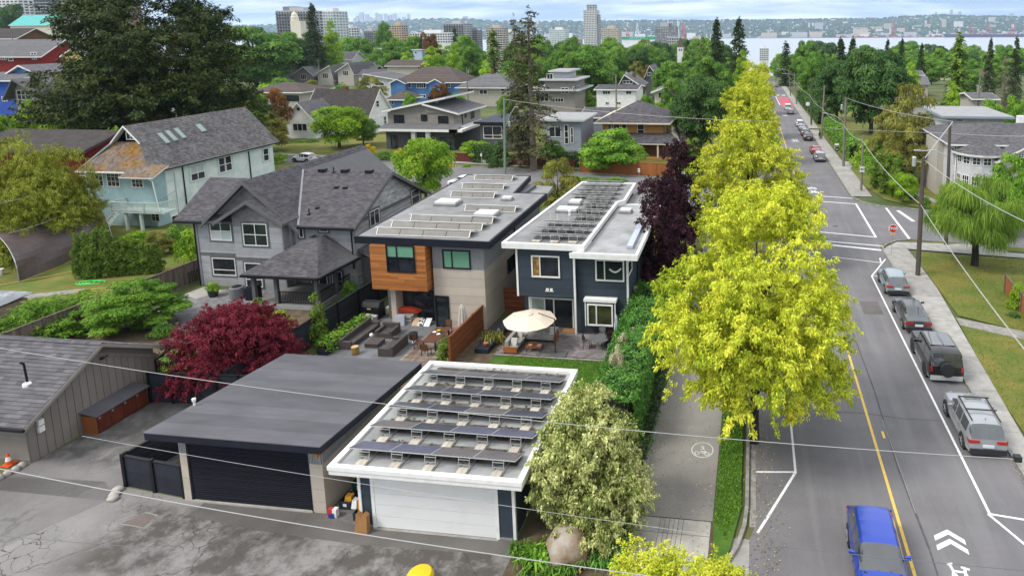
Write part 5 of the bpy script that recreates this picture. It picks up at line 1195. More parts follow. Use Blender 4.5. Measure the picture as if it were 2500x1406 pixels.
proto('slim_conifer','con',leaf='conifer',r=.2,seed=34,H=12,R=1.5,z0=.03,step=.4,nb=7,power=.6,droop=.3,card=.5,cw=.3,per=5,ragged=.25)
proto('bare_conifer','con',leaf='bare',bark=BARK_P,r=.35,seed=35,H=20,R=4.4,z0=.10,step=.6,nb=7,power=.6,droop=.3,card=.9,cw=.10,per=7,ragged=.4)
proto('great_cedar','lob',leaf='cedar',bark=BARK_P,r=.8,seed=36,H=26,z0=4.2,prof=lambda t:float(np.interp(t,[0,.1,.3,.5,.7,.85,1],[10,13,13.5,12,9.5,7.5,5])),nl=125,lr=2.8,per=1300,spray=30,sl=.8,sw=.13,L=.42,Wd=.19,droop=.25,flat=.42,upb=.8,rand=1.0,down=.2,limbs=14,tonel=.5,shell=.6)
# the golden street trees
tree('golden_locust',1845,476,500,30.2,'largest golden yellow locust tree, standing on the verge beside the road marking',name='locust_tree',rz=.4,group='golden locust trees along the road')
tree('golden_locust_b',1826,297,300,58,'golden yellow locust just behind the largest one and right of the purple plums',name='locust_tree',rz=1.9,group='golden locust trees along the road')
tree('golden_locust_b',1828,206,158,108,'golden yellow locust third along the road, past the side street',name='locust_tree',rz=3.3,group='golden locust trees along the road')
tree('golden_locust_b',1836,182,122,140,'golden yellow locust fourth along the road, just short of the last one',name='locust_tree',rz=5.0,group='golden locust trees along the road')
tree('golden_locust_b',1842,151,92,190,'farthest and smallest golden yellow locust along the road',name='locust_tree',rz=.9,group='golden locust trees along the road')
plant('golden_locust','locust_tree','golden yellow locust whose crown just rises into the bottom edge of the view','tree',-1.6,15.6,5.15,6.4,2.2,'golden locust trees along the road')
tree('purple_plum',1618,432,158,47.5,'purple leaved plum beside the slate blue house, the nearer of two',name='plum_tree',group='purple leaved plum trees')
tree('purple_plum',1655,343,140,60,'purple leaved plum behind the other, its top below the yellow house',name='plum_tree',rz=2,group='purple leaved plum trees')
tree('red_maple',565,750,262,32.8,'spreading dark red japanese maple behind the grey roofed garage',name='maple_tree')
tree('green_maple',330,688,175,38.2,'light green japanese maple next to the wooden fence',name='maple_tree')
tree('leafy_bush',138,733,222,37.4,'wide feathery green bush behind the grey brown garage','bush','bush')
tree('variegated_shrub',1440,960,276,23.6,'big cream and green variegated shrub beside the white edged garage','shrub','shrub')
plant('variegated_shrub','shrub','thin cream leaved upright shrub behind the big variegated shrub','shrub',-7.4,26.6,4.3,1.9,1.0)
for k,(px,yt,w,Y,lab)in enumerate([(1508,842,52,32.5,'pale cream dappled willow nearest the lawn stepping stones'),(1518,815,60,34.8,'pale cream dappled willow in the middle of the hedge foot row'),(1540,800,70,37.2,'pale pinkish dappled willow by the round patio table')]):
 tree('dappled_willow',px,yt,w,Y,lab,'shrub','shrub',group='dappled willows along the hedge')
for k,(px,yt,w,Y,lab)in enumerate([(30,335,175,51.5,'tall golden bamboo clump at the left edge of the view'),(120,362,150,53,'golden bamboo clump over the brown tarpaulin shelter'),(185,395,105,55,'smaller golden bamboo clump against the mint green house'),(70,420,150,50,'low front golden bamboo clump above the tarpaulin')]):
 tree('golden_bamboo',px,yt,w,Y,lab,'bamboo','bamboo',group='golden bamboo behind the tarpaulin shelter')
_av=[(192,582,34),(214,575,42),(238,568,44),(262,562,44),(286,590,42),(308,592,40),(330,594,42),(354,600,44),(378,604,40)];_hh=.86
for k,(px,yt,w)in enumerate(_av):
 tree('arborvitae',px,yt-10,w*.80,46.6+k*.27,['first clipped conifer of the hedge, left end','second clipped conifer from the left end','third clipped conifer from the left end','tall fourth clipped conifer of the hedge','clipped conifer in the very middle of the hedge','fourth clipped conifer from the right end','third clipped conifer from the right end','second clipped conifer from the right end','last clipped conifer of the hedge, by the fence'][k],'hedge conifer','conifer_shrub',group='clipped conifer hedge left of the wooden fence')
tree('great_cedar',372,-62,430,90,'enormous spreading dark cedar behind the mint green house',name='cedar_tree',rz=.5)
# shrubs beside the middle and grey houses
for pn,px,yt,w,Y,lab,nm in[('green_bush',440,545,60,55,'dark green bush below the mint house wall','bush'),('lime_bush',330,566,70,56,'yellow green bush behind the clipped conifer hedge','bush'),('olive_tree',385,568,60,53,'rounded rusty green bush by the hedge end','bush'),('lime_bush',462,560,60,51.5,'light leaved bush against the corner of the grey house','bush'),('cone_shrub',772,716,46,37.6,'bright green cone shaped shrub behind the black fence','shrub'),('cone_shrub',634,728,50,37.2,'lime cone shaped shrub by the porch railing','shrub'),('green_bush',857,682,42,45,'small green bush at the end of the porch railing','bush'),('lime_bush',690,757,60,37,'yellow green bush right of the red maple','bush'),('lime_bush',660,752,60,37.8,'lime bush between the two cone shaped shrubs','bush'),('cone_shrub',1090,823,48,36.7,'clipped olive green cone on the deck beside the dining chairs','shrub'),('green_bush',372,862,34,31.5,'small dark clipped bush at the garage downpipe','bush'),('green_bush',395,788,50,37.2,'dark clipped mound at the paved yard edge','bush'),('yellow_bush',405,902,36,30.4,'small yellow bush under the red maple','bush'),('purple_bush',1500,800,60,39.6,'dark purple shrub behind the round patio table','shrub'),('purple_bush',1530,790,45,40.2,'low purple shrub beside the folded blue parasol','shrub')]:
 tree(pn,px,yt,w,Y,lab,'shrub' if nm=='shrub' else 'bush',nm)
 # laurel hedge
def hedge(label,pts,w,h,leaf,seed,L=.20,Wd=.10,dens=130,taper=.9,name='hedge',cat='hedge',rough=.16,top=.35):
 rg=np.random.default_rng(seed);V,T=[],[];o=Vector((pts[0][0],pts[0][1],tz(pts[0][1])))
 t=thing(name,label,cat,tuple(o))
 for(a,b)in zip(pts[:-1],pts[1:]):
  a,b=np.array(a,float),np.array(b,float);l=np.linalg.norm(b-a);d=(b-a)/l;s=np.array([-d[1],d[0]])
  n=int(dens*l*(w+2*h));u=rg.random(n)*l;q=rg.random(n)*(w+2*h);P=np.zeros((n,3));N=np.zeros((n,3))
  side=q<h;side2=q>h+w;topm=~(side|side2);lump=.5+.5*np.sin(u*1.7+seed)*np.cos(u*.63+2*seed)
  off=np.where(side,-w/2,np.where(side2,w/2,q-h-w/2));z=np.where(side,q,np.where(side2,q-h-w,h));hh=h*(1-.14*lump)
  z=np.where(topm,hh-np.abs(off/w)**2*.5*h*top,np.minimum(z,hh));off=off*(taper+.16*lump)+rg.normal(size=n)*rough*.5;z=z+rg.normal(size=n)*rough*.6+np.where(topm,.18*np.sin(u*3.1)*np.sin(off*4),0)
  P[:,0]=a[0]+d[0]*u+s[0]*off;P[:,1]=a[1]+d[1]*u+s[1]*off;P[:,2]=z-GR*P[:,1]
  N[:,:2]=s*(np.where(side,-1,np.where(side2,1,off/w))[:,None]);N[:,2]=np.where(topm,1,.35);N=unit(N+rg.normal(size=(n,3))*.45)
  D=rg.normal(size=(n,3))+np.array([0,0,.25]);V.append(leaf_quads(P-np.array(o),N,D,L,Wd,.15,rg));T.append(rg.random(n))
 ob=bpy.data.objects.new('foliage',qmesh(name+'_foliage',np.concatenate(V),np.concatenate(T),LEAF[leaf]));COL.objects.link(ob);ob.parent=t
 core=MB()
 for a,b in zip(pts[:-1],pts[1:]):
  a,b=Vector(a),Vector(b);d=(b-a).normalized();s=Vector((-d.y,d.x))*w*.30
  core.prism([(p.x,p.y,tz(p.y))for p in(a+s,b+s,b-s,a-s)],(0,0,h*.72))
 core.obj('stems',BARK_D,t);return t
hedge('long thick dark green laurel hedge between the lawn and the cycle path',[(-6.55,28.5),(-6.7,33),(-6.9,38.5),(-6.9,44.5)],2.3,2.9,'hedge',2,L=.17,Wd=.07,dens=300)
hedge('low dark ground cover edging along the cycle path under the hedge',[(-5.2,25.2),(-5.15,32),(-5.2,44)],.55,.5,'dark',4,L=.2,Wd=.06,name='edging_plants')
hedge('row of green leafy plants in the long black planter',[(-27.2,36.1),(-27.0,40.6)],.8,.85,'fresh',5,L=.2,Wd=.12,name='planter_shrubs',cat='plants')
def strappy(label,c,r,n,L,leaf,seed,name='grass_clump',cat='plants',w=.03):
 rg=np.random.default_rng(seed);V,T=[],[];o=np.array([c[0],c[1],tz(c[1])])
 for i in range(n):
  a=rg.uniform(0,6.28);q=r*math.sqrt(rg.random());p=np.array([q*math.cos(a)*1.3,q*math.sin(a),.0]);b=rg.uniform(0,6.28);l=L*rg.uniform(.6,1.2);d=np.array([math.cos(b),math.sin(b),0])*rg.uniform(.3,.9);s=np.array([-math.sin(b),math.cos(b),0])*w
  m=p+d*l*.45+np.array([0,0,l*.75]);e=p+d*l*1.15+np.array([0,0,l*rg.uniform(.25,.6)])
  V+=[[p-s,p+s,m+s*.9,m-s*.9],[m-s*.9,m+s*.9,e+s*.15,e-s*.15]];tt=rg.random();T+=[tt,tt]
 t=thing(name,label,cat,tuple(o));ob=bpy.data.objects.new('blades',qmesh(name,np.array(V),np.array(T),LEAF[leaf]));ob['kind']='stuff';COL.objects.link(ob);ob.parent=t;return t
strappy('dark green strappy grass bank right of the boulder',(-5.75,22.1),.75,700,.75,'hedge',1)
strappy('dark green strappy grass behind the boulder, below the variegated shrub',(-5.55,23.6),.6,600,.75,'hedge',2)
strappy('strappy grass in front of the boulder by the alley',(-7.3,20.7),.7,420,.6,'green',3)
strappy('light green fern like clump left of the boulder',(-7.75,21.3),.42,260,.7,'fresh',4,w=.06)
strappy('short grass clump beside the garage corner trim',(-8.6,21.6),.4,260,.5,'green',5)
# grass blades on the lawns close by
def turf(name,poly,n,L,leaf,seed,h=.1):
 rg=np.random.default_rng(seed);xs=[p[0]for p in poly];ys=[p[1]for p in poly];P=np.stack([rg.uniform(min(xs),max(xs),n),rg.uniform(min(ys),max(ys),n)],1)
 ins=np.zeros(n,bool);j=len(poly)-1
 for i in range(len(poly)):
  xi,yi,xj,yj=poly[i][0],poly[i][1],poly[j][0],poly[j][1];c=((yi>P[:,1])!=(yj>P[:,1]))&(P[:,0]<(xj-xi)*(P[:,1]-yi)/(yj-yi+1e-12)+xi);ins^=c;j=i
 P=P[ins];n=len(P);p=np.stack([P[:,0],P[:,1],-GR*P[:,1]+h],1);D=rg.normal(size=(n,3))*.5+np.array([0,0,1]);N=rg.normal(size=(n,3));N[:,2]*=.3
 o=bpy.data.objects.new(name,qmesh(name,leaf_quads(p,unit(N),D,L,L*.32,.2,rg),rg.random(n),LEAF[leaf]));COL.objects.link(o);o['kind']='stuff';return o
turf('grass',[(-.36,25.2),(-.36,70),(-1.42,70),(-1.42,24.2),(-.9,23.3)],16000,.13,'fresh',1)
turf('grass',rect(-15.2,-8.3,32.5,37.4),14000,.10,'fresh',2,.02)
turf('grass',[(14.9,47.3),(18.2,45.2),(30,42),(34,50),(30,60),(15.8,62.3),(14.95,60)],16000,.12,'olive',3)
turf('grass',[(13.75,26),(20,26),(24,43),(17.4,44.0),(14.55,45.7),(14.2,42),(13.75,35)],9000,.12,'olive',4)
# ================================================================== THE TOWN BEYOND
m_trimw=m_wtrim;CREAM=M('cream_wall',(.58,.53,.43),(.52,.47,.38),scale=1);WHITEW=M('white_board_wall',(.70,.70,.68),(.60,.60,.58),scale=1.2,tone=.06);TAUPE=M('taupe_wall',(.255,.235,.205),(.225,.205,.18),scale=1,tone=.05)
BEIGEW=M('beige_wall',(.42,.385,.33),(.37,.34,.29),scale=1,tone=.05);BLUEW=M('blue_wall',(.075,.175,.36),(.06,.15,.31),scale=1,tone=.06);ROYAL=M('royal_blue_wall',(.035,.085,.36),(.03,.07,.30),scale=1);SKYB=M('sky_blue_wall',(.10,.27,.56),scale=1)
OCHRE=M('ochre_wall',(.36,.19,.055),(.32,.165,.05),scale=1);BROWNW=M('brown_wall',(.13,.065,.035),scale=1);REDW=M('red_wall',(.20,.018,.014),(.16,.016,.013),scale=1);DGREYW=M('dark_grey_wall',(.085,.087,.095),scale=1);BGREY=M('blue_grey_wall',(.27,.30,.345),(.23,.255,.30),scale=1);LGREYW=M('light_grey_wall',(.50,.50,.50),scale=1,tone=.05);YELW=M('pale_yellow_wall',(.66,.52,.16),scale=1)
R_BROWN=M('brown_shingle',(.095,.075,.066),(.075,.06,.053),scale=.8,rough=.95,tone=.18);R_DBROWN=M('dark_brown_shingle',(.060,.050,.046),(.046,.039,.036),scale=.8,rough=.95,tone=.18);R_GREY=M('mid_grey_shingle',(.135,.132,.135),(.110,.107,.11),scale=.8,rough=.95,tone=.18);R_DARK=m_shing;R_RED=M('red_brown_tile',(.20,.085,.055),(.16,.07,.05),scale=.8,rough=.9,tone=.18);R_LIGHT=M('pale_roof',(.30,.30,.30),scale=.8)
def house(label,Y,x0,x1,ye,depth,kind,yr,wall,rf,trim=None,ov=.5,wins=(),side=(),xpk=None,parent=None,zb=None,frame=None,ch=None,cat='house',crs=.30,sid=.2,gcol=None,name='house'):
 trim=trim or m_trimw;frame=frame or m_trimw;xm=(x0+x1)/2;a,b=PY(x0,ye,Y),PY(x1,ye,Y);ze=(a.z+b.z)/2;X0,X1=a.x,b.x;Y1=Y+depth;zb=tz(Y)-1.0 if zb is None else zb
 t=parent or thing(name,label,cat,((X0+X1)/2,Y,tz(Y)))
 th=.22
 if kind=='flat':
  MB().box(X0,X1,Y,Y1,zb,ze).obj('wall',wall,t);o=MB().box(X0-ov,X1+ov,Y-ov,Y1+ov,ze,ze+.35).obj('roof',trim,t);MB().box(X0-ov+.15,X1+ov-.15,Y-ov+.15,Y1+ov-.15,ze+.35,ze+.37).obj('roof_membrane',rf,o)
 elif kind=='gx':
  zr=PY(xm,yr,(Y+Y1)/2).z;yr_=(Y+Y1)/2;s=(zr-ze)/(yr_-Y);zo=ze-s*ov
  MB().prism([(X0,Y,zb),(X0,Y1,zb),(X0,Y1,ze),(X0,yr_,zr-.1),(X0,Y,ze)],(X1-X0,0,0)).obj('wall',wall,t)
  for ya,k in((Y-ov,1),(Y1+ov,2)):roof(t,[(X0-ov,ya,zo),(X1+ov,ya,zo),(X1+ov,yr_,zr),(X0-ov,yr_,zr)],th,trim,rf,crs,.5 if Y<160 else None,k)
  for e in(X0-ov-.06,X1+ov):
   for ya in(Y-ov,Y1+ov):MB().prism([(e,ya,zo-.30),(e,yr_,zr-.30),(e,yr_,zr),(e,ya,zo)],(.06,0,0)).obj('barge_board',trim,t)
  MB().box(X0-ov,X1+ov,Y-ov-.10,Y-ov,zo-.22,zo-.03).obj('gutter',trim,t)
 elif kind=='gy':
  xp=PY(xpk,yr,Y).x if xpk else(X0+X1)/2;zr=PY(xpk or xm,yr,Y).z;sl_,sr_=(zr-ze)/(xp-X0),(zr-ze)/(X1-xp)
  MB().prism([(X0,Y,zb),(X1,Y,zb),(X1,Y,ze),(xp,Y,zr-.1),(X0,Y,ze)],(0,depth,0)).obj('wall',wall,t)
  for xe,s,k in((X0-ov,sl_,1),(X1+ov,sr_,2)):
   zo=ze-s*ov;roof(t,[(xe,Y-ov,zo),(xe,Y1+ov,zo),(xp,Y1+ov,zr),(xp,Y-ov,zr)],th,trim,rf,crs,.5 if Y<160 else None,k)
   MB().prism([(xe,Y-ov-.06,zo-.32),(xp,Y-ov-.06,zr-.32),(xp,Y-ov-.06,zr),(xe,Y-ov-.06,zo)],(0,.06,0)).obj('barge_board',trim,t)
 elif kind=='hip':
  zr=PY(xm,yr,(Y+Y1)/2).z;yr_=(Y+Y1)/2;w=X1-X0+2*ov;d=depth+2*ov;k=min(w,d)/2;zo=ze
  MB().box(X0,X1,Y,Y1,zb,ze).obj('wall',wall,t)
  if w>=d:ra,rb=Vector((X0-ov+k,yr_,zr)),Vector((X1+ov-k,yr_,zr))
  else:ra,rb=Vector(((X0+X1)/2,Y-ov+k,zr)),Vector(((X0+X1)/2,Y1+ov-k,zr))
  A,B,C,D=[Vector((x,y,zo))for x,y in((X0-ov,Y-ov),(X1+ov,Y-ov),(X1+ov,Y1+ov),(X0-ov,Y1+ov))]
  if w>=d:fs=[[A,B,rb,ra],[B,C,rb],[C,D,ra,rb],[D,A,ra]]
  else:fs=[[A,B,ra],[B,C,rb,ra],[C,D,rb],[D,A,ra,rb]]
  for k_,f in enumerate(fs):roof(t,f,th,trim,rf if k_<2 else None,crs,.5 if Y<160 else None,k_)
  MB().box(X0-ov,X1+ov,Y-ov-.10,Y-ov,zo-.24,zo-.03).obj('gutter',trim,t);MB().box(X1+ov,X1+ov+.10,Y-ov,Y1+ov,zo-.24,zo-.03).obj('gutter',trim,t)
 if Y<170:
  clap(t,wallrect(X0+.05,X1-.05,Y,tz(Y),ze-.1),wall,sid*1.3,lip=.03);clap(t,siderect(X1,Y+.05,Y1-.05,tz(Y),ze-.1),wall,sid*1.3,(1,0,0),lip=.03)
 for w in wins:wf(t,Y-.03,*w[:4],frame,cols=(1,)*(w[4]if len(w)>4 else 1),rows=(1,)*(w[5]if len(w)>5 else 1),fw=.09 if Y<170 else .16,depth=.07,gm=gcol)
 for w in side:ws(t,X1+.03,*w[:4],frame,cols=(1,)*(w[4]if len(w)>4 else 1),rows=(1,)*(w[5]if len(w)>5 else 1),fw=.09 if Y<170 else .16,depth=.07,gm=gcol)
 if ch:
  q=PY(ch[0],ch[1],Y+depth/2);MB().box(q.x-.5,q.x+.5,Y+depth/2-.4,Y+depth/2+.4,q.z-3,q.z).obj('chimney',BROWNW,t)
 t['_dims']=(X0,X1,ze);return t
 # --- houses along the far side of the cross street
w=house('white clapboard cottage with steep front gable and long dark brown roof',136,742,896,286,10.5,'gx',217,WHITEW,R_DBROWN,ov=.4,side=[(918,246,925,262,1,2),(937,284,943,305,1,2)],ch=(843,211))
house('',129,697,766,290,8,'gy',250,WHITEW,R_GREY,xpk=727,parent=w,ov=.4,wins=[(715,302,750,320,3,1)])
q=PY(728,267,128.96);MB().prism([(q.x+.35*math.cos(k*PI/4),128.95,q.z+.35*math.sin(k*PI/4))for k in range(8)],(0,-.05,0)).obj('round_vent',m_black,w)
# modern grey house
def modern_house():
 Y=118.0;t=thing('house','modern taupe house with two tilted grey roofs, white fascias and dark framed windows','house',(-55,Y,tz(Y)))
 P=lambda x,y,Yd=Y:PY(x,y,Yd)
 a,b=P(948,300),P(1110,300);zs=P(1030,322).z;zt=P(1030,262).z;dep=12
 MB().box(a.x,b.x,Y,Y+dep,zs-.5,P(1000,275).z).obj('upper_wall',TAUPE,t);MB().box(P(950,340).x,P(1112,340).x,Y-1.0,Y+dep,tz(Y)-1,zs).obj('lower_wall',DGREYW,t)
 clap(t,wallrect(a.x,b.x,Y,zs,P(1000,276).z),TAUPE,.35,lip=.03);clap(t,siderect(b.x,Y,Y+dep,zs,P(1000,276).z),TAUPE,.35,(1,0,0),lip=.03)
 def slab(pts,th,nm='roof'):
  MB().prism([p-Vector((0,0,th))for p in pts],(0,0,th-.01)).obj(nm,m_wtrim,t);mb=MB();courses(mb,pts,.35,.5,.02,(0,0,1),3);mb.obj('shingles',R_GREY,t,'stuff')
 d=Vector((0,dep+1.2,0))
 l0,l1=P(930,271,Y-.8),P(1085,238,Y-.8);slab([l0,l1,l1+d,l0+d],.35)
 MB().prism([(l0.x+1.5,Y+.02,P(960,276).z),(P(1045,262).x,Y+.02,P(960,276).z),(P(1045,262).x,Y+.02,P(1045,249).z),(l0.x+1.5,Y+.02,P(960,268).z)],(0,dep,0)).obj('gable_wall',TAUPE,t)
 r0,r1=P(1029,253,Y-.8),P(1119,277,Y-.8);slab([r0,r1,r1+d,r0+d],.35)
 MB().prism([(P(1040,270).x,Y-.2,P(1040,276).z),(b.x,Y-.2,P(1105,276).z),(P(1040,270).x,Y-.2,P(1040,257).z)],(0,dep,0)).obj('gable_wall',TAUPE,t)
 c=P(1057,250,Y+3);MB().box(c.x-.9,c.x+.9,Y+2.4,Y+3.6,c.z-1.2,c.z+.3).obj('chimney',LGREYW,t)
 s0,s1=P(924,319,Y-2.6),P(1117,321,Y-2.6);MB().box(s0.x,s1.x,Y-2.6,Y,s0.z-.15,s0.z+.35).obj('skirt_roof',m_wtrim,t);MB().prism([(s0.x,Y-2.6,s0.z+.36),(s1.x,Y-2.6,s0.z+.36),(s1.x,Y,s0.z+1.0),(s0.x,Y,s0.z+1.0)],(0,0,.05)).obj('skirt_shingles',R_GREY,t)
 MB().box(b.x,b.x+2.6,Y-2.6,Y+dep,s0.z-.15,s0.z+.35).obj('skirt_roof',m_wtrim,t)
 for x in(1010,1045):q=P(x,345,Y-2.2);MB().box(q.x-.4,q.x+.4,Y-2.3,Y-1.6,tz(Y)-.5,s0.z).obj('pillar',LGREYW,t)
 for w in((962,281,987,309,2,2),(1028,280,1043,296,1,1),(1070,284,1095,312,2,2)):wf(t,Y-.03,*w[:4],m_black,cols=(1,)*w[4],rows=(1.6,1)[:w[5]],fw=.12,depth=.07)
 for w in((955,331,970,362),(1011,333,1042,362),(1075,335,1112,366)):wf(t,Y-1.03,*w,m_black,cols=(2,1),fw=.12,depth=.07,gm=GLASS_B)
 for w in((1134,277,1139,288),(1149,271,1158,290)):ws(t,b.x+.03,*w,m_black,cols=(1,),fw=.1)
 q=PX(1127,278,b.x);MB().tube([(b.x+.12,q.y,q.z),(b.x+.12,q.y,zs)],.09,6).obj('downpipe',m_black,t)
 g=thing('house','dark flat roofed house with large white framed window beside the tall fir','house',(-42,116,tz(116)))
 a,b=PY(1172,310,116),PY(1225,310,116);z0,z1=PY(1200,345,116).z,PY(1200,302,116).z;MB().box(a.x,b.x+2,116,126,tz(116)-1,z1).obj('wall',DGREYW,g);MB().box(a.x-.8,b.x+3,115,127,z1,z1+.4).obj('roof',m_navy,g);wf(g,115.97,1180,308,1226,339,m_wtrim,cols=(1,1),rows=(1,3),fw=.12)
 return t
modern_house()
y=house('ochre yellow two storey house with dark hipped roof and wraparound porch',112,1471,1620,298,11,'hip',245,OCHRE,R_DARK,M('cream_trim',(.62,.56,.42),scale=1),ov=1.3,wins=[(1484,303,1493,328,1,2),(1498,303,1513,329,1,2),(1518,303,1530,331,1,2),(1556,303,1573,331,1,2)],side=[(1623,302,1626,324),(1630,300,1634,320)],frame=M('cream_trim',(.62,.56,.42),scale=1))
Yp=109.6;a,b=PY(1462,340,Yp),PY(1672,340,Yp);z=PY(1570,351,Yp).z
roof(y,[(a.x,Yp,z),(b.x-.6,Yp,z),(b.x-2.6,112,z+1.5),(a.x+.5,112,z+1.5)],.2,MATS['cream_trim'],R_DARK,.3,.5,5,'porch_roof');roof(y,[(b.x-.6,Yp,z),(b.x-.6,121,z),(b.x-2.9,121,z+1.5),(b.x-2.6,112,z+1.5)],.2,MATS['cream_trim'],R_DARK,.3,.5,6,'porch_roof')
MB().box(PY(1475,370,112).x,PY(1618,370,112).x,111.9,112.1,tz(112)-1,z+.8).obj('lower_wall',BROWNW,y)
for x in(1470,1556,1606,1655):q=PY(x,370,Yp+.3);MB().box(q.x-.14,q.x+.14,Yp+.2,Yp+.48,tz(112)+.6,z).obj('porch_post',MATS['cream_trim'],y)
q0,q1=PY(1470,375,Yp+.3),PY(1660,375,Yp+.3);MB().box(q0.x,q1.x,Yp+.1,112,tz(112)-.6,tz(112)+.6).obj('porch_base',OCHRE,y)
house('blue grey modern townhouse with flat roof terrace right of the tall fir',112,1330,1418,296,9,'flat',0,BGREY,R_LIGHT,LGREYW,.7,[(1378,305,1388,352,1,3),(1393,312,1400,350,1,2),(1340,310,1370,335,2,1)])
k=house('stacked modern house with three balconied storeys behind the tall fir',158,1290,1404,222,12,'flat',0,TAUPE,R_LIGHT,LGREYW,1.4,[(1370,214,1388,229,2,1),(1355,240,1376,250,3,1),(1308,226,1340,248,3,1)],[(1398,213,1402,222),(1408,210,1414,224)])
house('',159,1330,1402,197,10,'flat',0,TAUPE,R_LIGHT,LGREYW,1.2,[(1335,180,1350,194,2,1)],parent=k);house('',162,1350,1385,176,8,'flat',0,LGREYW,R_LIGHT,LGREYW,1.0,[],parent=k)
house('white house with gambrel roof and row of small upper windows',150,1456,1552,218,10,'gx',207,WHITEW,R_DARK,ov=.5,wins=[(1471,222,1490,231,3,1),(1528,222,1542,231,2,1),(1478,249,1487,256,2,1),(1506,249,1516,256,2,1)])
house('cream stucco house with shallow grey gable, left of the dark maple',152,1598,1664,222,11,'gy',203,CREAM,R_GREY,xpk=1650,ov=.8,wins=[(1607,226,1622,240,2,1),(1640,236,1655,247,2,1)])
house('low dark gabled house tucked between the grey townhouse and the ochre house',124,1420,1500,285,10,'gx',262,BGREY,R_DARK,ov=.5,wins=[(1425,290,1440,310,2,1)])
house('small grey craftsman house with open front gable behind the white gambrel',205,1512,1560,205,12,'gy',182,DGREYW,R_GREY,xpk=1525,ov=.9,wins=[(1520,197,1545,205,3,1)],ch=(1548,178))
house('grey house with steep white trimmed gable among the trees',235,1578,1600,178,12,'gy',160,DGREYW,R_GREY,xpk=1586,ov=.8,wins=[(1580,177,1590,186,2,1)]);
house('bright blue craftsman house with large brown hipped roof',216,970,1122,201,14,'hip',163,BLUEW,R_BROWN,ov=1.2,wins=[(991,203,1004,216,2,1),(1017,203,1040,216,4,1),(1049,203,1074,216,4,1),(1083,203,1100,215,3,1),(992,232,1010,240,2,1),(1024,231,1040,240,2,1)],side=[(1126,198,1131,208)],ch=(1030,160))
for x0,x1,pk,yp in((953,988,970,193),(1046,1080,1063,193)):
 a=[k_ for k_ in bpy.data.objects if k_.get('label','').startswith('bright blue craftsman')][0];house('',213.5,x0,x1,202,4,'gy',yp,BLUEW,R_BROWN,xpk=pk,parent=a,ov=.5)
house('small bright blue cottage with brown roof beside the white gable',168,950,988,243,8,'hip',222,BLUEW,R_BROWN,ov=.8,wins=[(955,246,962,256)],ch=(997,240))
house('tan house with wide grey hipped roof left of the tall fir',208,1122,1246,214,13,'hip',180,BEIGEW,R_GREY,ov=1.2,wins=[(1140,217,1156,229,2,1),(1170,219,1190,231,2,1),(1222,215,1232,224)],ch=(1202,170))
house('tan house with broad brown hipped roof under the orange tree',168,612,735,225,12,'hip',201,BEIGEW,R_BROWN,ov=1.2,wins=[(690,232,732,250)])
house('low grey house with shallow gable behind the white cottage',238,884,982,196,14,'gy',180,LGREYW,R_GREY,xpk=890,ov=1.0,wins=[(915,202,938,210)])
_row=[(672,708,690,172,'LG','white gabled end of the long grey row houses'),(716,764,742,163,'T','taupe gabled row house with three narrow windows'),(775,812,806,160,'L','grey gabled row house, third of the row'),(824,862,852,154,'L','grey gabled row house at the right end of the row')]
for x0,x1,pk,yp,c,lab in _row:house(lab,318,x0,x1,yp+19,20,'gy',yp,dict(LG=WHITEW,T=TAUPE,L=BEIGEW)[c],R_GREY,xpk=pk,ov=1.0,wins=[((x0+x1)/2-6,yp+19,(x0+x1)/2+8,yp+32,3,1)])
house('long low grey hipped house behind the right end of the row houses',350,866,934,172,16,'hip',152,BEIGEW,R_GREY,ov=1.5,wins=[(875,173,890,178,3,1),(900,173,915,178,3,1)])
tu=house('white half timbered house with red brown roof under the big bright tree',395,630,690,150,16,'gx',120,WHITEW,R_RED,ov=1.2,wins=[(676,152,686,164,2,1)])
house('',390,692,726,137,9,'hip',117,WHITEW,R_RED,parent=tu,ov=1.0,wins=[(702,152,707,159),(714,152,724,157,4,1)])
house('slate roofed bungalow beside the half timbered house',385,797,858,144,14,'gx',126,LGREYW,R_DARK,ov=1.0,wins=[(800,147,812,153,2,1),(828,147,840,153,2,1)])
ap=house('long flat roofed brown and cream apartment block behind the slate bungalow',470,802,895,119,20,'flat',0,BEIGEW,R_BROWN,R_BROWN,1.0,[(840,122,890,131,6,1),(840,136,890,142,5,1)])
house('',478,895,932,120,18,'flat',0,WHITEW,R_GREY,parent=ap,ov=.6,wins=[(914,128,928,135,2,1)])
house('brown roofed bungalow half hidden by the lime trees',290,945,1028,160,13,'gx',147,BEIGEW,R_BROWN,ov=1.0,wins=[(1020,162,1030,170,2,1)])
house('pale blue flat fronted house behind lime trees',420,1004,1030,123,10,'flat',0,M('pale_blue_wall',(.42,.52,.62),scale=1),R_LIGHT,ov=.5,wins=[(1012,127,1018,132)])
# church with spire
ch=house('white church with brown spire and steep brown roof',520,1664,1690,132,26,'gx',118,WHITEW,R_BROWN,ov=1.0,cat='church',name='church')
a,b=PY(1654,132,516),PY(1668,132,516);zt,zp=PY(1661,115,516).z,PY(1661,90,516).z;MB().box(a.x,b.x,514,514+(b.x-a.x),tz(516)-1,zt).obj('tower',WHITEW,ch)
c=Vector(((a.x+b.x)/2,514+(b.x-a.x)/2,zt));h=(b.x-a.x)*.56;s=MB();
for i in range(4):p=[(h,h),(-h,h),(-h,-h),(h,-h)];s.face([(c.x+p[i][0],c.y+p[i][1],zt),(c.x+p[(i+1)%4][0],c.y+p[(i+1)%4][1],zt),(c.x,c.y,zp)])
s.obj('spire',R_BROWN,ch)
for x in(1657,1662):wf(ch,513.95,x,120,x+3,125,m_greyt,fw=.3)
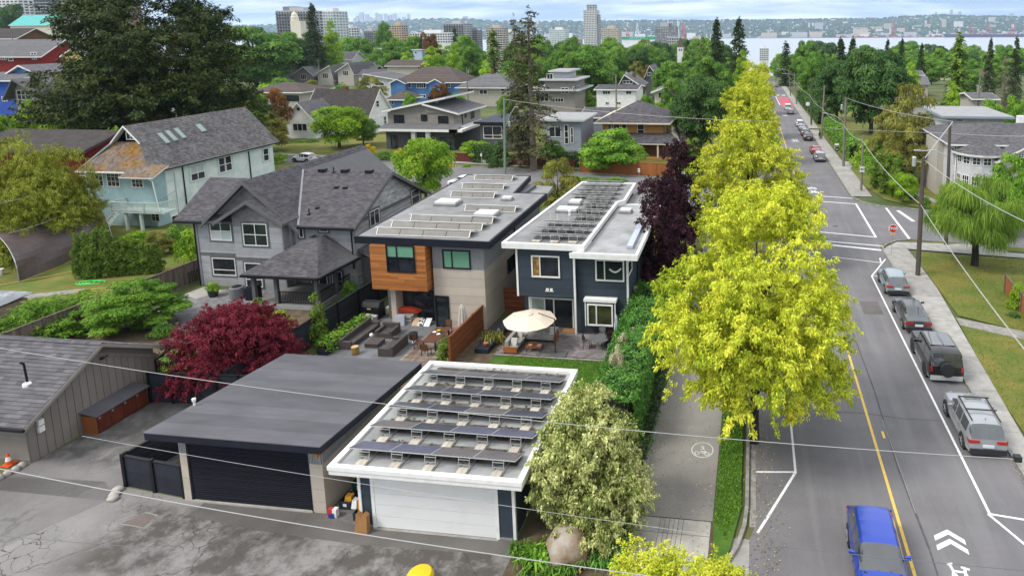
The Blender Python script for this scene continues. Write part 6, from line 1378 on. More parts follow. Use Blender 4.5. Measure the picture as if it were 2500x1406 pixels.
# --- left edge
gh=house('taupe stucco house with two dark gables and arched white window',116,35,88,218,10,'gy',192,TAUPE,R_GREY,m_greyt,xpk=47,ov=1.4,wins=[(42,221,73,244,3,2),(48,264,72,288,3,2)])
house('',118,86,150,218,14,'gy',176,TAUPE,R_GREY,m_greyt,xpk=90,parent=gh,ov=1.2,wins=[(122,219,146,229,4,1)]);house('',121,95,200,212,11,'gx',168,TAUPE,R_GREY,m_greyt,parent=gh,ov=1.0)
bl=house('royal blue house with sky blue gable, grey roof and white fascia',128,-70,32,195,14,'gx',176,ROYAL,R_GREY,ov=.8,wins=[(5,236,18,248,2,1)])
house('',134,20,105,182,8,'gy',159,SKYB,R_GREY,xpk=55,parent=bl,ov=1.0)
house('red and white house with shallow white edged roof at the left edge',172,-50,100,134,14,'gx',97,REDW,R_GREY,ov=1.0,wins=[(1,137,16,147,3,1),(20,136,32,150,1,1),(75,128,90,135,2,1),(78,138,90,146,2,1)])
house('dark roofed brown house at the left edge below the turquoise roof',230,-60,40,92,14,'gx',70,BROWNW,R_DBROWN,ov=1.0,wins=[(5,97,12,103)])
house('pale yellow house with white gable seen through the cedar boughs',160,158,212,134,12,'gy',112,YELW,R_GREY,xpk=189,ov=.8,wins=[(168,140,176,150)])
house('grey roofed bungalow hidden behind the cedar',170,205,330,150,12,'gx',122,LGREYW,R_GREY,ov=1.0,wins=[(230,152,250,162,2,1)])
house('long turquoise roofed church hall behind trees at the left',330,24,122,61,16,'gx',38,CREAM,M('turquoise_roof',(.11,.42,.39),scale=1),ov=.5,cat='hall',name='church_hall')
rg_=house('dark red garage with flat brown roof behind the bamboo',64,-60,196,362,9,'gx',315,REDW,R_DBROWN,R_DBROWN,ov=.8,cat='garage',name='garage')
# --- right side of the road
def victorian():
 Y=84;t=thing('house','pale grey house with round turret, white windows and grey hipped roofs','house',(32,Y,tz(Y)))
 a,b=PY(2330,330,Y),PY(2540,330,Y);ze=PY(2330,350,Y).z;X0,X1=a.x,b.x;zb=tz(Y)-1
 MB().box(X0,X1+8,Y,Y+14,zb,ze).obj('wall',LGREYW,t);clap(t,wallrect(X0,X1,Y,zb+1,ze),LGREYW,.22)
 MB().box(X0-.8,X0,Y+4,Y+10,zb,ze-.5).obj('side_wall',BEIGEW,t)
 zr=PY(2440,303,Y+6).z;A,B,C,D=[(x,y,ze)for x,y in((X0-.8,Y-.8),(X1+8,Y-.8),(X1+8,Y+14.8),(X0-.8,Y+14.8))];r0,r1=(X0+6.2,Y+7,zr),(X1+2,Y+7,zr)
 for k,f in enumerate(([A,B,r1,r0],[B,C,r1],[C,D,r0,r1],[D,A,r0])):roof(t,f,.2,m_wtrim,m_shing_b,.2,.4,k)
 # turret
 c=PY(2385,400,Y-1.0);R=(PY(2452,390,Y-1).x-PY(2340,390,Y-1).x)/2;c.x=(PY(2452,390,Y-1).x+PY(2340,390,Y-1).x)/2;zt=PY(2385,380,Y-1-R).z;zp=PY(2393,350,Y-1).z;cc=(c.x,Y-.5,0);n=14
 tw=MB().lathe(cc,[(R,zb),(R,zt)],n).obj('turret_wall',LGREYW,t);s=MB();rr=R+.7
 for i in range(n):
  a0,a1=2*PI*i/n,2*PI*(i+1)/n;courses(s,[(c.x+rr*math.cos(a0),cc[1]+rr*math.sin(a0),zt),(c.x+rr*math.cos(a1),cc[1]+rr*math.sin(a1),zt),(c.x,cc[1],zp+.4)],.2,.4,.02,(0,0,1),i)
 s.obj('turret_roof',m_shing_b,t);MB().lathe(cc,[(rr,zt-.25),(rr+.05,zt-.03),(rr-.3,zt)],n).obj('turret_gutter',m_wtrim,t)
 for k in range(6,14):
  am=2*PI*(k+.5)/n
  if math.sin(am)>.2:continue
  nn=Vector((math.cos(am),math.sin(am),0));u=Vector((-nn.y,nn.x,0));rad=R*math.cos(PI/n)+.02;w_=.95
  for z0,h,cols,rows in((zt-1.35,.95,2,2),(zt-4.6,1.9,3,3)):
   o=Vector((c.x,cc[1],z0))+nn*rad-u*w_/2;window(t,o,u,nn,w_,h,m_wtrim,(1,)*cols,(1,)*rows,fw=.08,mw=.05)
 for x0,y0,x1,y1 in((2329,353,2339,373),(2326,403,2331,425)):wf(t,Y-.02,x0,y0,x1,y1,m_wtrim,cols=(1,),rows=(1,1),fw=.1)
 q=PY(2492,283,Y+8);MB().box(q.x-.4,q.x+.4,Y+7.6,Y+8.4,q.z-3,q.z).obj('chimney',WHITEW,t);MB().tube([(X0+.3,Y-.15,ze-.3),(X0+.3,Y-.15,zb)],.08,6).obj('downpipe',m_wtrim,t)
 e=PY(2470,372,Y-3);roof(t,[(e.x-2,Y-4,e.z-1.0),(e.x+2.5,Y-4,e.z+1.6),(e.x+2.5,Y+3,e.z+1.6),(e.x-2,Y+3,e.z-1.0)],.25,m_wtrim,m_shing_b,.2,.4,9);MB().prism([(e.x-1.2,Y-3.2,zb),(e.x+6,Y-3.2,zb),(e.x+6,Y-3.2,e.z+1.2),(e.x+2,Y-3.2,e.z+1.1),(e.x-1.2,Y-3.2,e.z-.8)],(0,3.2,0)).obj('gable_wall',BEIGEW,t)
 wf(t,Y-3.23,2486,374,2512,386,m_wtrim,cols=(1,1,1,1),rows=(1,1),fw=.08)
 return t
victorian()
house('low flat roofed grey modern house with pale membrane roof',112,2315,2452,288,12,'flat',0,LGREYW,R_LIGHT,BGREY,1.2,[(2333,291,2352,297,1,1)])
house('grey roofed house under the yellow green tree on the right',135,2215,2262,245,10,'gy',228,BEIGEW,R_GREY,xpk=2245,ov=.8)
house('pale roofed bungalow between conifers at the far right',150,2380,2430,240,10,'gx',226,BEIGEW,R_GREY,ov=.8)
house('small grey house deep in the trees left of the far conifers',240,2200,2250,182,10,'gx',172,BEIGEW,R_GREY,ov=1.0)
# ================================================================== HARBOUR, HILLS, TOWERS
SEA=-76.0
wm=bpy.data.materials.new('inlet_water');wm.use_nodes=True
def _water():
 nt=wm.node_tree;N=nt.nodes;L=nt.links;b=N['Principled BSDF'];b.inputs['Base Color'].default_value=(.30,.325,.34,1);b.inputs['Roughness'].default_value=.35;b.inputs['Specular IOR Level'].default_value=.6
 geo=N.new('ShaderNodeNewGeometry');n=N.new('ShaderNodeTexNoise');n.inputs['Scale'].default_value=.06;n.inputs['Detail'].default_value=5;L.new(geo.outputs['Position'],n.inputs['Vector'])
 bp=N.new('ShaderNodeBump');bp.inputs['Strength'].default_value=.8;bp.inputs['Distance'].default_value=3;L.new(n.outputs[0],bp.inputs['Height']);L.new(bp.outputs[0],b.inputs['Normal'])
_water()
MB().face([(-6500,900,SEA),(6500,900,SEA),(6500,6300,SEA),(-6500,6300,SEA)]).obj('water',wm,None,'structure')
# wooded, built-up hills across the water
def hill_mat():
 m=bpy.data.materials.new('far_hillside');m.use_nodes=True;nt=m.node_tree;N=nt.nodes;L=nt.links;b=N['Principled BSDF'];b.inputs['Roughness'].default_value=.95;b.inputs['Specular IOR Level'].default_value=.1
 geo=N.new('ShaderNodeNewGeometry');mp=N.new('ShaderNodeMapping');mp.inputs['Scale'].default_value=(1,.35,3);L.new(geo.outputs['Position'],mp.inputs[0])
 def nz(s,d=4):
  n=N.new('ShaderNodeTexNoise');n.inputs['Scale'].default_value=s;n.inputs['Detail'].default_value=d;n.inputs['Roughness'].default_value=.7;L.new(mp.outputs[0],n.inputs['Vector']);return n.outputs[0]
 r=N.new('ShaderNodeValToRGB');e=r.color_ramp.elements;e[0].position=.38;e[0].color=(.018,.038,.018,1);e[1].position=.66;e[1].color=(.06,.10,.045,1);L.new(nz(.016,6),r.inputs[0])
 k=N.new('ShaderNodeMapRange');k.inputs[1].default_value=.66;k.inputs[2].default_value=.72;L.new(nz(.075,2),k.inputs[0]);x=N.new('ShaderNodeMixRGB');L.new(k.outputs[0],x.inputs[0]);L.new(r.outputs[0],x.inputs[1]);x.inputs[2].default_value=(.30,.29,.27,1);L.new(x.outputs[0],b.inputs['Base Color']);return m
_hp=[300,600,800,900,1000,1060,1150,1250,1400,1600,1875,2050,2150,2220,2300,2400,2500,2700,3300];_hy=[66,63,60,55,49,47,48,54,53,52,50,47.5,47,42,37.5,41,41.5,45,50]
def hills():
 cols=[300+20*i for i in range(150)];rows=16;mb=MB();rnd=random.Random(2);g=[]
 for px in cols:
  d=ray(px,60);s=d[0]/d[1];ytop=float(np.interp(px,_hp,_hy));c=[]
  Y0,Y1=5500+250*math.sin(px*.011)*.0,8200
  zc=PY(px,ytop,Y1).z
  for r in range(rows):
   f=r/(rows-1);Y=Y0+(Y1-Y0)*f;z=SEA+1.5+(zc-SEA-1.5)*(f**1.15)+(rnd.gauss(0,3.2)if 0<r else 0)*(1 if r<rows-1 else .9);c.append((s*Y,Y,z))
  c.append((s*9500,9500,SEA));g.append(c)
 for i in range(len(cols)-1):
  for r in range(rows):mb.face([g[i][r],g[i+1][r],g[i+1][r+1],g[i][r+1]])
 mb.obj('hills',hill_mat(),None,'structure')
 # houses and blocks scattered over the slope, and its trees
 cols_=[M('far_pale_block',(.62,.60,.57),scale=.01),M('far_grey_block',(.33,.34,.36),scale=.01),M('far_tan_block',(.50,.42,.33),scale=.01)]
 bs=[MB()for _ in cols_];tr=MB()
 for k in range(1100):
  i=rnd.randrange(20,len(cols)-1);f=rnd.random()**1.6;r=min(int(f*(rows-2)),rows-2);p=g[i][r];q=g[i+1][r+1];u,v=rnd.random(),rnd.random();x,y=p[0]+(q[0]-p[0])*u,p[1]+(q[1]-p[1])*v;z=p[2]+(q[2]-p[2])*v
  w=rnd.uniform(7,22)if rnd.random()<.85 else rnd.uniform(25,60);h=rnd.uniform(6,13)if rnd.random()<.9 else rnd.uniform(18,48);bs[rnd.choice((0,0,0,1,2))].box(x-w/2,x+w/2,y-w/2,y+w/2,z-4,z+h)
 for b,m in zip(bs,cols_):b.obj('far_houses',m,None,'stuff')
 for k in range(7000):
  i=rnd.randrange(10,len(cols)-1);r=min(int(rnd.random()*(rows-1)),rows-2)if rnd.random()<.75 else rows-2;p=g[i][r];q=g[i+1][r+1];u,v=rnd.random(),rnd.random()if r<rows-2 else rnd.uniform(.5,1);x,y=p[0]+(q[0]-p[0])*u,p[1]+(q[1]-p[1])*v;z=p[2]+(q[2]-p[2])*v;R=rnd.uniform(7,17);h=rnd.uniform(9,17)
  a=[(x+R*math.cos(t+k),y+R*math.sin(t+k),z-2)for t in(0,1.57,3.14,4.71)];b=[(x+R*.6*math.cos(t+k),y+R*.6*math.sin(t+k),z+h)for t in(0,1.57,3.14,4.71)];tn=rnd.random()
  tr.face(b,tn)
  for j in range(4):tr.face([a[j],a[(j+1)%4],b[(j+1)%4],b[j]],tn)
 tr.obj('far_woods',M('far_wood',(.022,.045,.022),(.035,.065,.03),scale=.02,tone=.4),None,'stuff')
 return g
HG=hills()
def tower(label,px0,px1,ytop,Y,base,wall,group=None,name='tower_block',cat='tower',depth=None,cap=None,bands=0,wm_=None,parent=None,cols=0,side=True,roofbox=True,balc=False):
 """a block with rows of windows on the faces turned to the camera"""
 a,b=PY(px0,ytop,Y),PY(px1,ytop,Y);w=b.x-a.x;d=depth or w;zt=a.z;t=parent or thing(name,label,cat,((a.x+b.x)/2,Y,base),group)
 MB().box(a.x,b.x,Y,Y+d,base,zt).obj('wall',wall,t)
 if bands:
  g=MB();fh=3.1;n=int(min((zt-base)/fh,bands));cols=cols or max(2,int(w/4));cw=w/cols;sl=MB()
  for k in range(n):
   z1=zt-1.2-fh*k;z0=z1-1.7
   for j in range(cols):g.box(a.x+cw*(j+.18),a.x+cw*(j+.82),Y-.12,Y+.2,z0,z1,random.random())
   m=max(2,int(d/5))
   for j in range(m):g.box(b.x-.2,b.x+.12,Y+d/m*(j+.18),Y+d/m*(j+.82),z0,z1,random.random())if a.x<0 else g.box(a.x-.12,a.x+.2,Y+d/m*(j+.18),Y+d/m*(j+.82),z0,z1,random.random())
   if balc:sl.box(a.x-1.2 if a.x>0 else a.x,b.x+1.2,Y-1.3,Y,z0-.75,z0-.15)
  g.obj('windows',wm_ or TGLASS,t,'stuff')
  if balc:sl.obj('balconies',balc,t,'stuff')
 if roofbox:MB().box(a.x+w*.3,a.x+w*.72,Y+d*.3,Y+d*.7,zt,zt+3.5).obj('roof_box',cap or wall,t)
 return t
TGLASS=M('tower_glass',(.05,.065,.075),(.09,.11,.12),scale=.1,rough=.2,tone=.5);GGLASS=M('green_glass',(.16,.26,.25),(.22,.33,.32),scale=.1,rough=.2,tone=.3)
TCONC=M('tower_concrete',(.42,.42,.41),scale=.05);TWHITE=M('tower_white',(.64,.64,.62),scale=.05);TBEIGE=M('tower_beige',(.48,.40,.32),scale=.05);TGREY=M('tower_grey',(.20,.205,.215),scale=.05);TTAN=M('tower_tan',(.50,.37,.23),scale=.05);TPINK=M('tower_brick',(.36,.21,.17),scale=.05)
tt=tower('tallest pale tower with stepped round top and grid of dark windows',1424,1455,25,1150,-76,TWHITE,bands=22,cols=8,depth=26,roofbox=False)
tower('',1432,1452,12,1154,-50,TCONC,parent=tt,depth=16,bands=3,cols=3,roofbox=False);tower('',1455,1460,36,1158,-76,TCONC,parent=tt,depth=20,bands=18,cols=1,roofbox=False)
t5=tower('dark grey apartment tower right of the tallest tower',1599,1650,66,760,-60,TGREY,bands=12,cols=9,depth=24,wm_=M('pale_glass',(.30,.32,.33),scale=.1,rough=.2,tone=.4))
tower('',1612,1632,56,765,-40,TCONC,parent=t5,roofbox=False);tower('',1628,1668,92,752,-60,TCONC,parent=t5,depth=20,bands=8,cols=7,roofbox=False)
tower('green glass office block left of the tallest tower',1341,1378,73,1000,-76,TWHITE,bands=12,cols=9,wm_=GGLASS);tower('green glass mid rise right of the tallest tower',1468,1509,70,1040,-76,TBEIGE,bands=14,cols=8,wm_=GGLASS)
tower('grey slab apartment block with roof box, above the lime trees',1082,1131,58,900,-72,TCONC,bands=16,cols=8,balc=TGREY);tower('lower pale block beside the grey slab apartment block',1134,1164,74,930,-72,TGREY,bands=8,cols=5)
tower('beige apartment block left of the tall fir',1186,1225,68,880,-72,TBEIGE,bands=14,cols=7,balc=TWHITE);tower('narrow pale blue block beside the tall fir',1228,1250,78,960,-74,TWHITE,bands=10,cols=4,wm_=GGLASS)
tower('tan apartment block behind the round dark tree',950,979,62,860,-70,TTAN,bands=10,cols=5);tower('stepped pale block left of the tan apartment block',888,910,75,840,-70,TCONC,bands=8,cols=5,balc=TGREY)
tower('plain white apartment block with small windows',828,857,68,760,-66,TWHITE,bands=7,cols=4);tower('long low white office block with dark glass band',1000,1098,81,780,-66,TWHITE,bands=4,cols=16,depth=20)
t3=tower('long grey balconied slab block with roof tower on the left skyline',672,752,27,620,-50,TCONC,bands=12,cols=12,balc=TGREY,depth=22);tower('',690,718,17,628,-30,TGREY,parent=t3,roofbox=False)
tower('glassy block with dark pitched cap beside the slab block',775,812,28,660,-52,TWHITE,bands=12,cols=6,wm_=GGLASS,depth=26)
# domed church
dc=tower('white church tower with small dome in front of the slab block',708,733,52,560,-40,M('dome_stone',(.70,.64,.52),scale=.05),depth=10,roofbox=False,name='domed_church',cat='church');a=PY(720,52,565)
MB().lathe((a.x,565,a.z),[(3.4,0),(3.4,3.5),(2.9,4),(2.6,6),(1.4,7.6),(.4,8.4),(.25,10)],12).obj('dome',MATS['dome_stone'],dc)
bt=tower('brick and cream balconied tower block at the top left',140,258,-70,520,-30,TPINK,bands=14,cols=10,balc=TWHITE,depth=30,roofbox=False);tower('',176,206,-70,515,-30,TWHITE,parent=bt,bands=14,cols=3,balc=TWHITE,depth=20,roofbox=False)
tower('grey balconied tower block at the very top left',72,108,-60,600,-30,TGREY,bands=14,cols=5,balc=TCONC,depth=26,roofbox=False);tower('pale block at the top left corner',-20,40,-20,640,-30,TWHITE,bands=12,cols=6,roofbox=False)
rnd=random.Random(11)
for k,(px,yt,w)in enumerate([(1262,92,26),(1310,96,30),(1392,96,24),(1560,102,26),(1682,96,30),(1730,100,26),(1855,118,22),(1050,100,24)]):
 tower('pale low block among the trees towards the harbour',px,px+w,yt,1000+rnd.uniform(-60,90),-76,rnd.choice((TWHITE,TCONC,TBEIGE)),'pale low blocks near the harbour',bands=6,cols=5,cat='building',name='low_block')
 # hazy skyline far beyond the hills
sky=[(812,28,6),(822,37,8),(834,42,8),(842,44,6),(862,44,5),(868,39,5),(876,31,9),(890,36,8),(899,42,7),(915,32,5),(921,35,9),(936,34,6),(943,39,4),(950,37,5),(959,34,6),(970,44,4),(981,42,6),(993,36,5),(905,46,10),(1068,46,8),(1080,44,6),(1130,40,9),(1138,44,6),(1474,46,4),(1512,50,6)]
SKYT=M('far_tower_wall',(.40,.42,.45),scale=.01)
for px,yt,w in sky:
 if px<1010:px=px
 tower('slim hazy tower on the far skyline',px,px+w,yt,9800,0,SKYT,'hazy towers on the far skyline',depth=40,roofbox=False)
for px,yt,w,lab in((2284,30,4,'short slim tower left on the right hand hilltop'),(2321,24,6,'tall twin tower on the right hand hilltop'),(2341,29,6,'second twin tower on the right hand hilltop'),(2468,34,8,'stepped tower on the hill at the far right')):
 tower(lab,px,px+w,yt,8150,40,SKYT,depth=30,roofbox=False)
for px,yt,w in((2303,48,8),(2332,53,20),(2260,60,14),(2240,62,10),(1990,56,20),(2160,58,18),(2080,68,40),(2130,66,24),(2420,62,12)):
 tower('pale block on the slope above the port',px,px+w,yt,6600,-70,rnd.choice((TWHITE,TCONC,TBEIGE)),'pale blocks on the far slope',depth=40,roofbox=False,cat='building',name='far_block')
 # the port: containers, cranes, sheds, ship
CR=M('crane_red',(.42,.07,.05),scale=.1);CW=M('crane_white',(.60,.60,.60),scale=.1);cm=[M('container_red',(.42,.08,.05),scale=.1),M('container_rust',(.40,.15,.07),scale=.1),M('container_blue',(.06,.12,.25),scale=.1),M('container_white',(.60,.58,.55),scale=.1),M('container_grey',(.25,.26,.28),scale=.1)]
mb=MB();a,b=PX(1500,90,0)if 0 else PY(1500,90,5480),PY(2700,90,5480);MB().box(a.x,b.x,5440,5700,SEA-1,SEA+3).obj('quay',M('quay_concrete',(.17,.17,.17),scale=.02),None,'structure')
cs=[MB()for _ in cm];x=PY(2040,88,5480).x;xe=PY(2640,88,5480).x
while x<xe:
 n=rnd.randint(1,4);j=rnd.choice((0,0,0,1,1,2,3,4));dense=1 if x<PY(2300,88,5480).x else rnd.random()<.7
 if dense:
  for q in range(n):cs[rnd.choice((j,j,rnd.randrange(5)))].box(x,x+12.2,5450+rnd.choice((0,30)),5475,SEA+3+2.7*q*1.5,SEA+3+2.7*(q+1)*1.5-.2)
 x+=13
for c,m in zip(cs,cm):c.obj('containers',m,None,'stuff')
def crane(label,px,ytop,Y,s,mat,h=None):
 b=PY(px,90,Y);zt=PY(px,ytop,Y).z;H=zt-SEA;t=thing('harbour_crane',label,'crane',(b.x,Y,SEA),'container cranes along the quay');k=MB();w=13*s
 for sx in(-w,w):
  for sy in(-9,9):k.bar((b.x+sx,Y+sy,SEA),(b.x+sx*.75,Y+sy,SEA+H*.62),2.6)
  k.bar((b.x+sx*.85,Y-9,SEA+H*.3),(b.x+sx*.85,Y+9,SEA+H*.3),2.2)
 k.bar((b.x-w,Y,SEA+H*.28),(b.x+w,Y,SEA+H*.28),2.4).bar((b.x-w*.8,Y,SEA+H*.60),(b.x+w*.8,Y,SEA+H*.60),3.0);k.obj('legs',mat,t)
 MB().bar((b.x-w*.7,Y,SEA+H*.6),(b.x,Y,zt),2.2).bar((b.x+w*.7,Y,SEA+H*.6),(b.x,Y,zt),2.2).bar((b.x-w*.3,Y-40,SEA+H*.63),(b.x-w*.3,Y+25,SEA+H*.63),2.4).bar((b.x,Y,zt),(b.x,Y-38,SEA+H*.66),1.4).obj('boom',mat,t)
for px,yt,mat,s,lab in((2179,45,CR,1.0,'tall dark red container crane at the middle of the far quay'),(2370,57,CR,1.1,'red container crane above the ship bow'),(2412,58,CR,1.1,'red container crane above the middle of the ship'),(2472,55,CR,1.2,'red container crane at the ship stern'),(1655,46,CW,.7,'tall white crane right of the dark grey tower'),(1668,50,CR,.8,'red crane beside the tall white crane'),(1672,66,CR,.9,'low red crane right of the dark grey tower'),(1556,56,CW,1.2,'white shipyard crane above the green warehouse'),(1510,66,CR,.9,'small red crane left of the green warehouse'),(1533,66,CR,.9,'second small red crane by the green warehouse')):crane(lab,px,yt,5460 if px>1900 else 3200,s*(1 if px>1900 else .62),mat)
s=thing('container_ship','long dark hulled container ship loaded with red boxes at the far quay','ship',(PY(2420,90,5400).x,5400,SEA));a,b=PY(2303,90,5400).x,PY(2560,90,5400).x
MB().prism([(a+22,5385,SEA),(b,5385,SEA),(b,5385,SEA+22),(a-6,5385,SEA+26)],(0,32,0)).obj('hull',M('ship_hull',(.030,.035,.085),scale=.05),s);MB().prism([(a+20,5384.5,SEA-.5),(b,5384.5,SEA-.5),(b,5384.5,SEA+4),(a+17,5384.5,SEA+4)],(0,33,0)).obj('waterline',M('ship_red',(.22,.035,.03),scale=.1),s)
cs=[MB()for _ in cm];x=a+45
while x<b:
 for q in range(rnd.randint(1,4)):cs[rnd.choice((0,0,1,3,3,2))].box(x,x+13,5388,5414,SEA+24+q*4,SEA+27.8+q*4)
 x+=14.5
for c,m in zip(cs,cm):c.obj('deck_containers',m,s,'stuff')
gw=thing('warehouse','long white shipyard shed with bright green top band and pale lettering','warehouse',(PY(1550,100,1500).x,1500,SEA));a,b=PY(1513,93,1500),PY(1598,93,1500);zt,zm,zb=PY(1555,91,1500).z,PY(1555,97,1500).z,SEA
MB().box(a.x,b.x,1500,1540,zb,zm).obj('wall',TWHITE,gw);MB().box(a.x-1,b.x+1,1499,1541,zm,zt).obj('green_band',M('shed_green',(.02,.30,.15),scale=.1),gw)
cu=bpy.data.curves.new('lettering','FONT');cu.body='SEASPAN';cu.size=6.0;cu.extrude=.1;cu.align_x='CENTER';cu.align_y='CENTER';cu.space_character=1.6
def text_obj(cu,name,mat,loc,rot,parent):
 o=bpy.data.objects.new('tmp',cu);COL.objects.link(o);dg=bpy.context.evaluated_depsgraph_get();me=bpy.data.meshes.new_from_object(o.evaluated_get(dg));bpy.data.objects.remove(o);me.materials.clear();me.materials.append(mat)
 r=link(name,me,parent);r.location=Vector(loc)-ORG.get(parent.name,Vector());r.rotation_euler=rot;return r
text_obj(cu,'lettering',TWHITE,((a.x+b.x)/2,1498.8,(zt+zm)/2),(PI/2,0,0),gw)
# low sheds along the near and far shore
for k in range(22):
 px=1200+60*k+rnd.uniform(-15,15);w=rnd.uniform(12,40);y=rnd.uniform(78,86)
 tower('long pale shed on the far shore',px,px+w,y,5480,SEA,rnd.choice((TWHITE,TCONC,TBEIGE,TWHITE)),'pale sheds along the far shore',depth=40,roofbox=False,cat='shed',name='shore_shed')
tower('broad cream shed with windows on the far shore left of the containers',2085,2120,72,5500,SEA,TBEIGE,depth=50,roofbox=False,cat='shed',name='shore_shed')
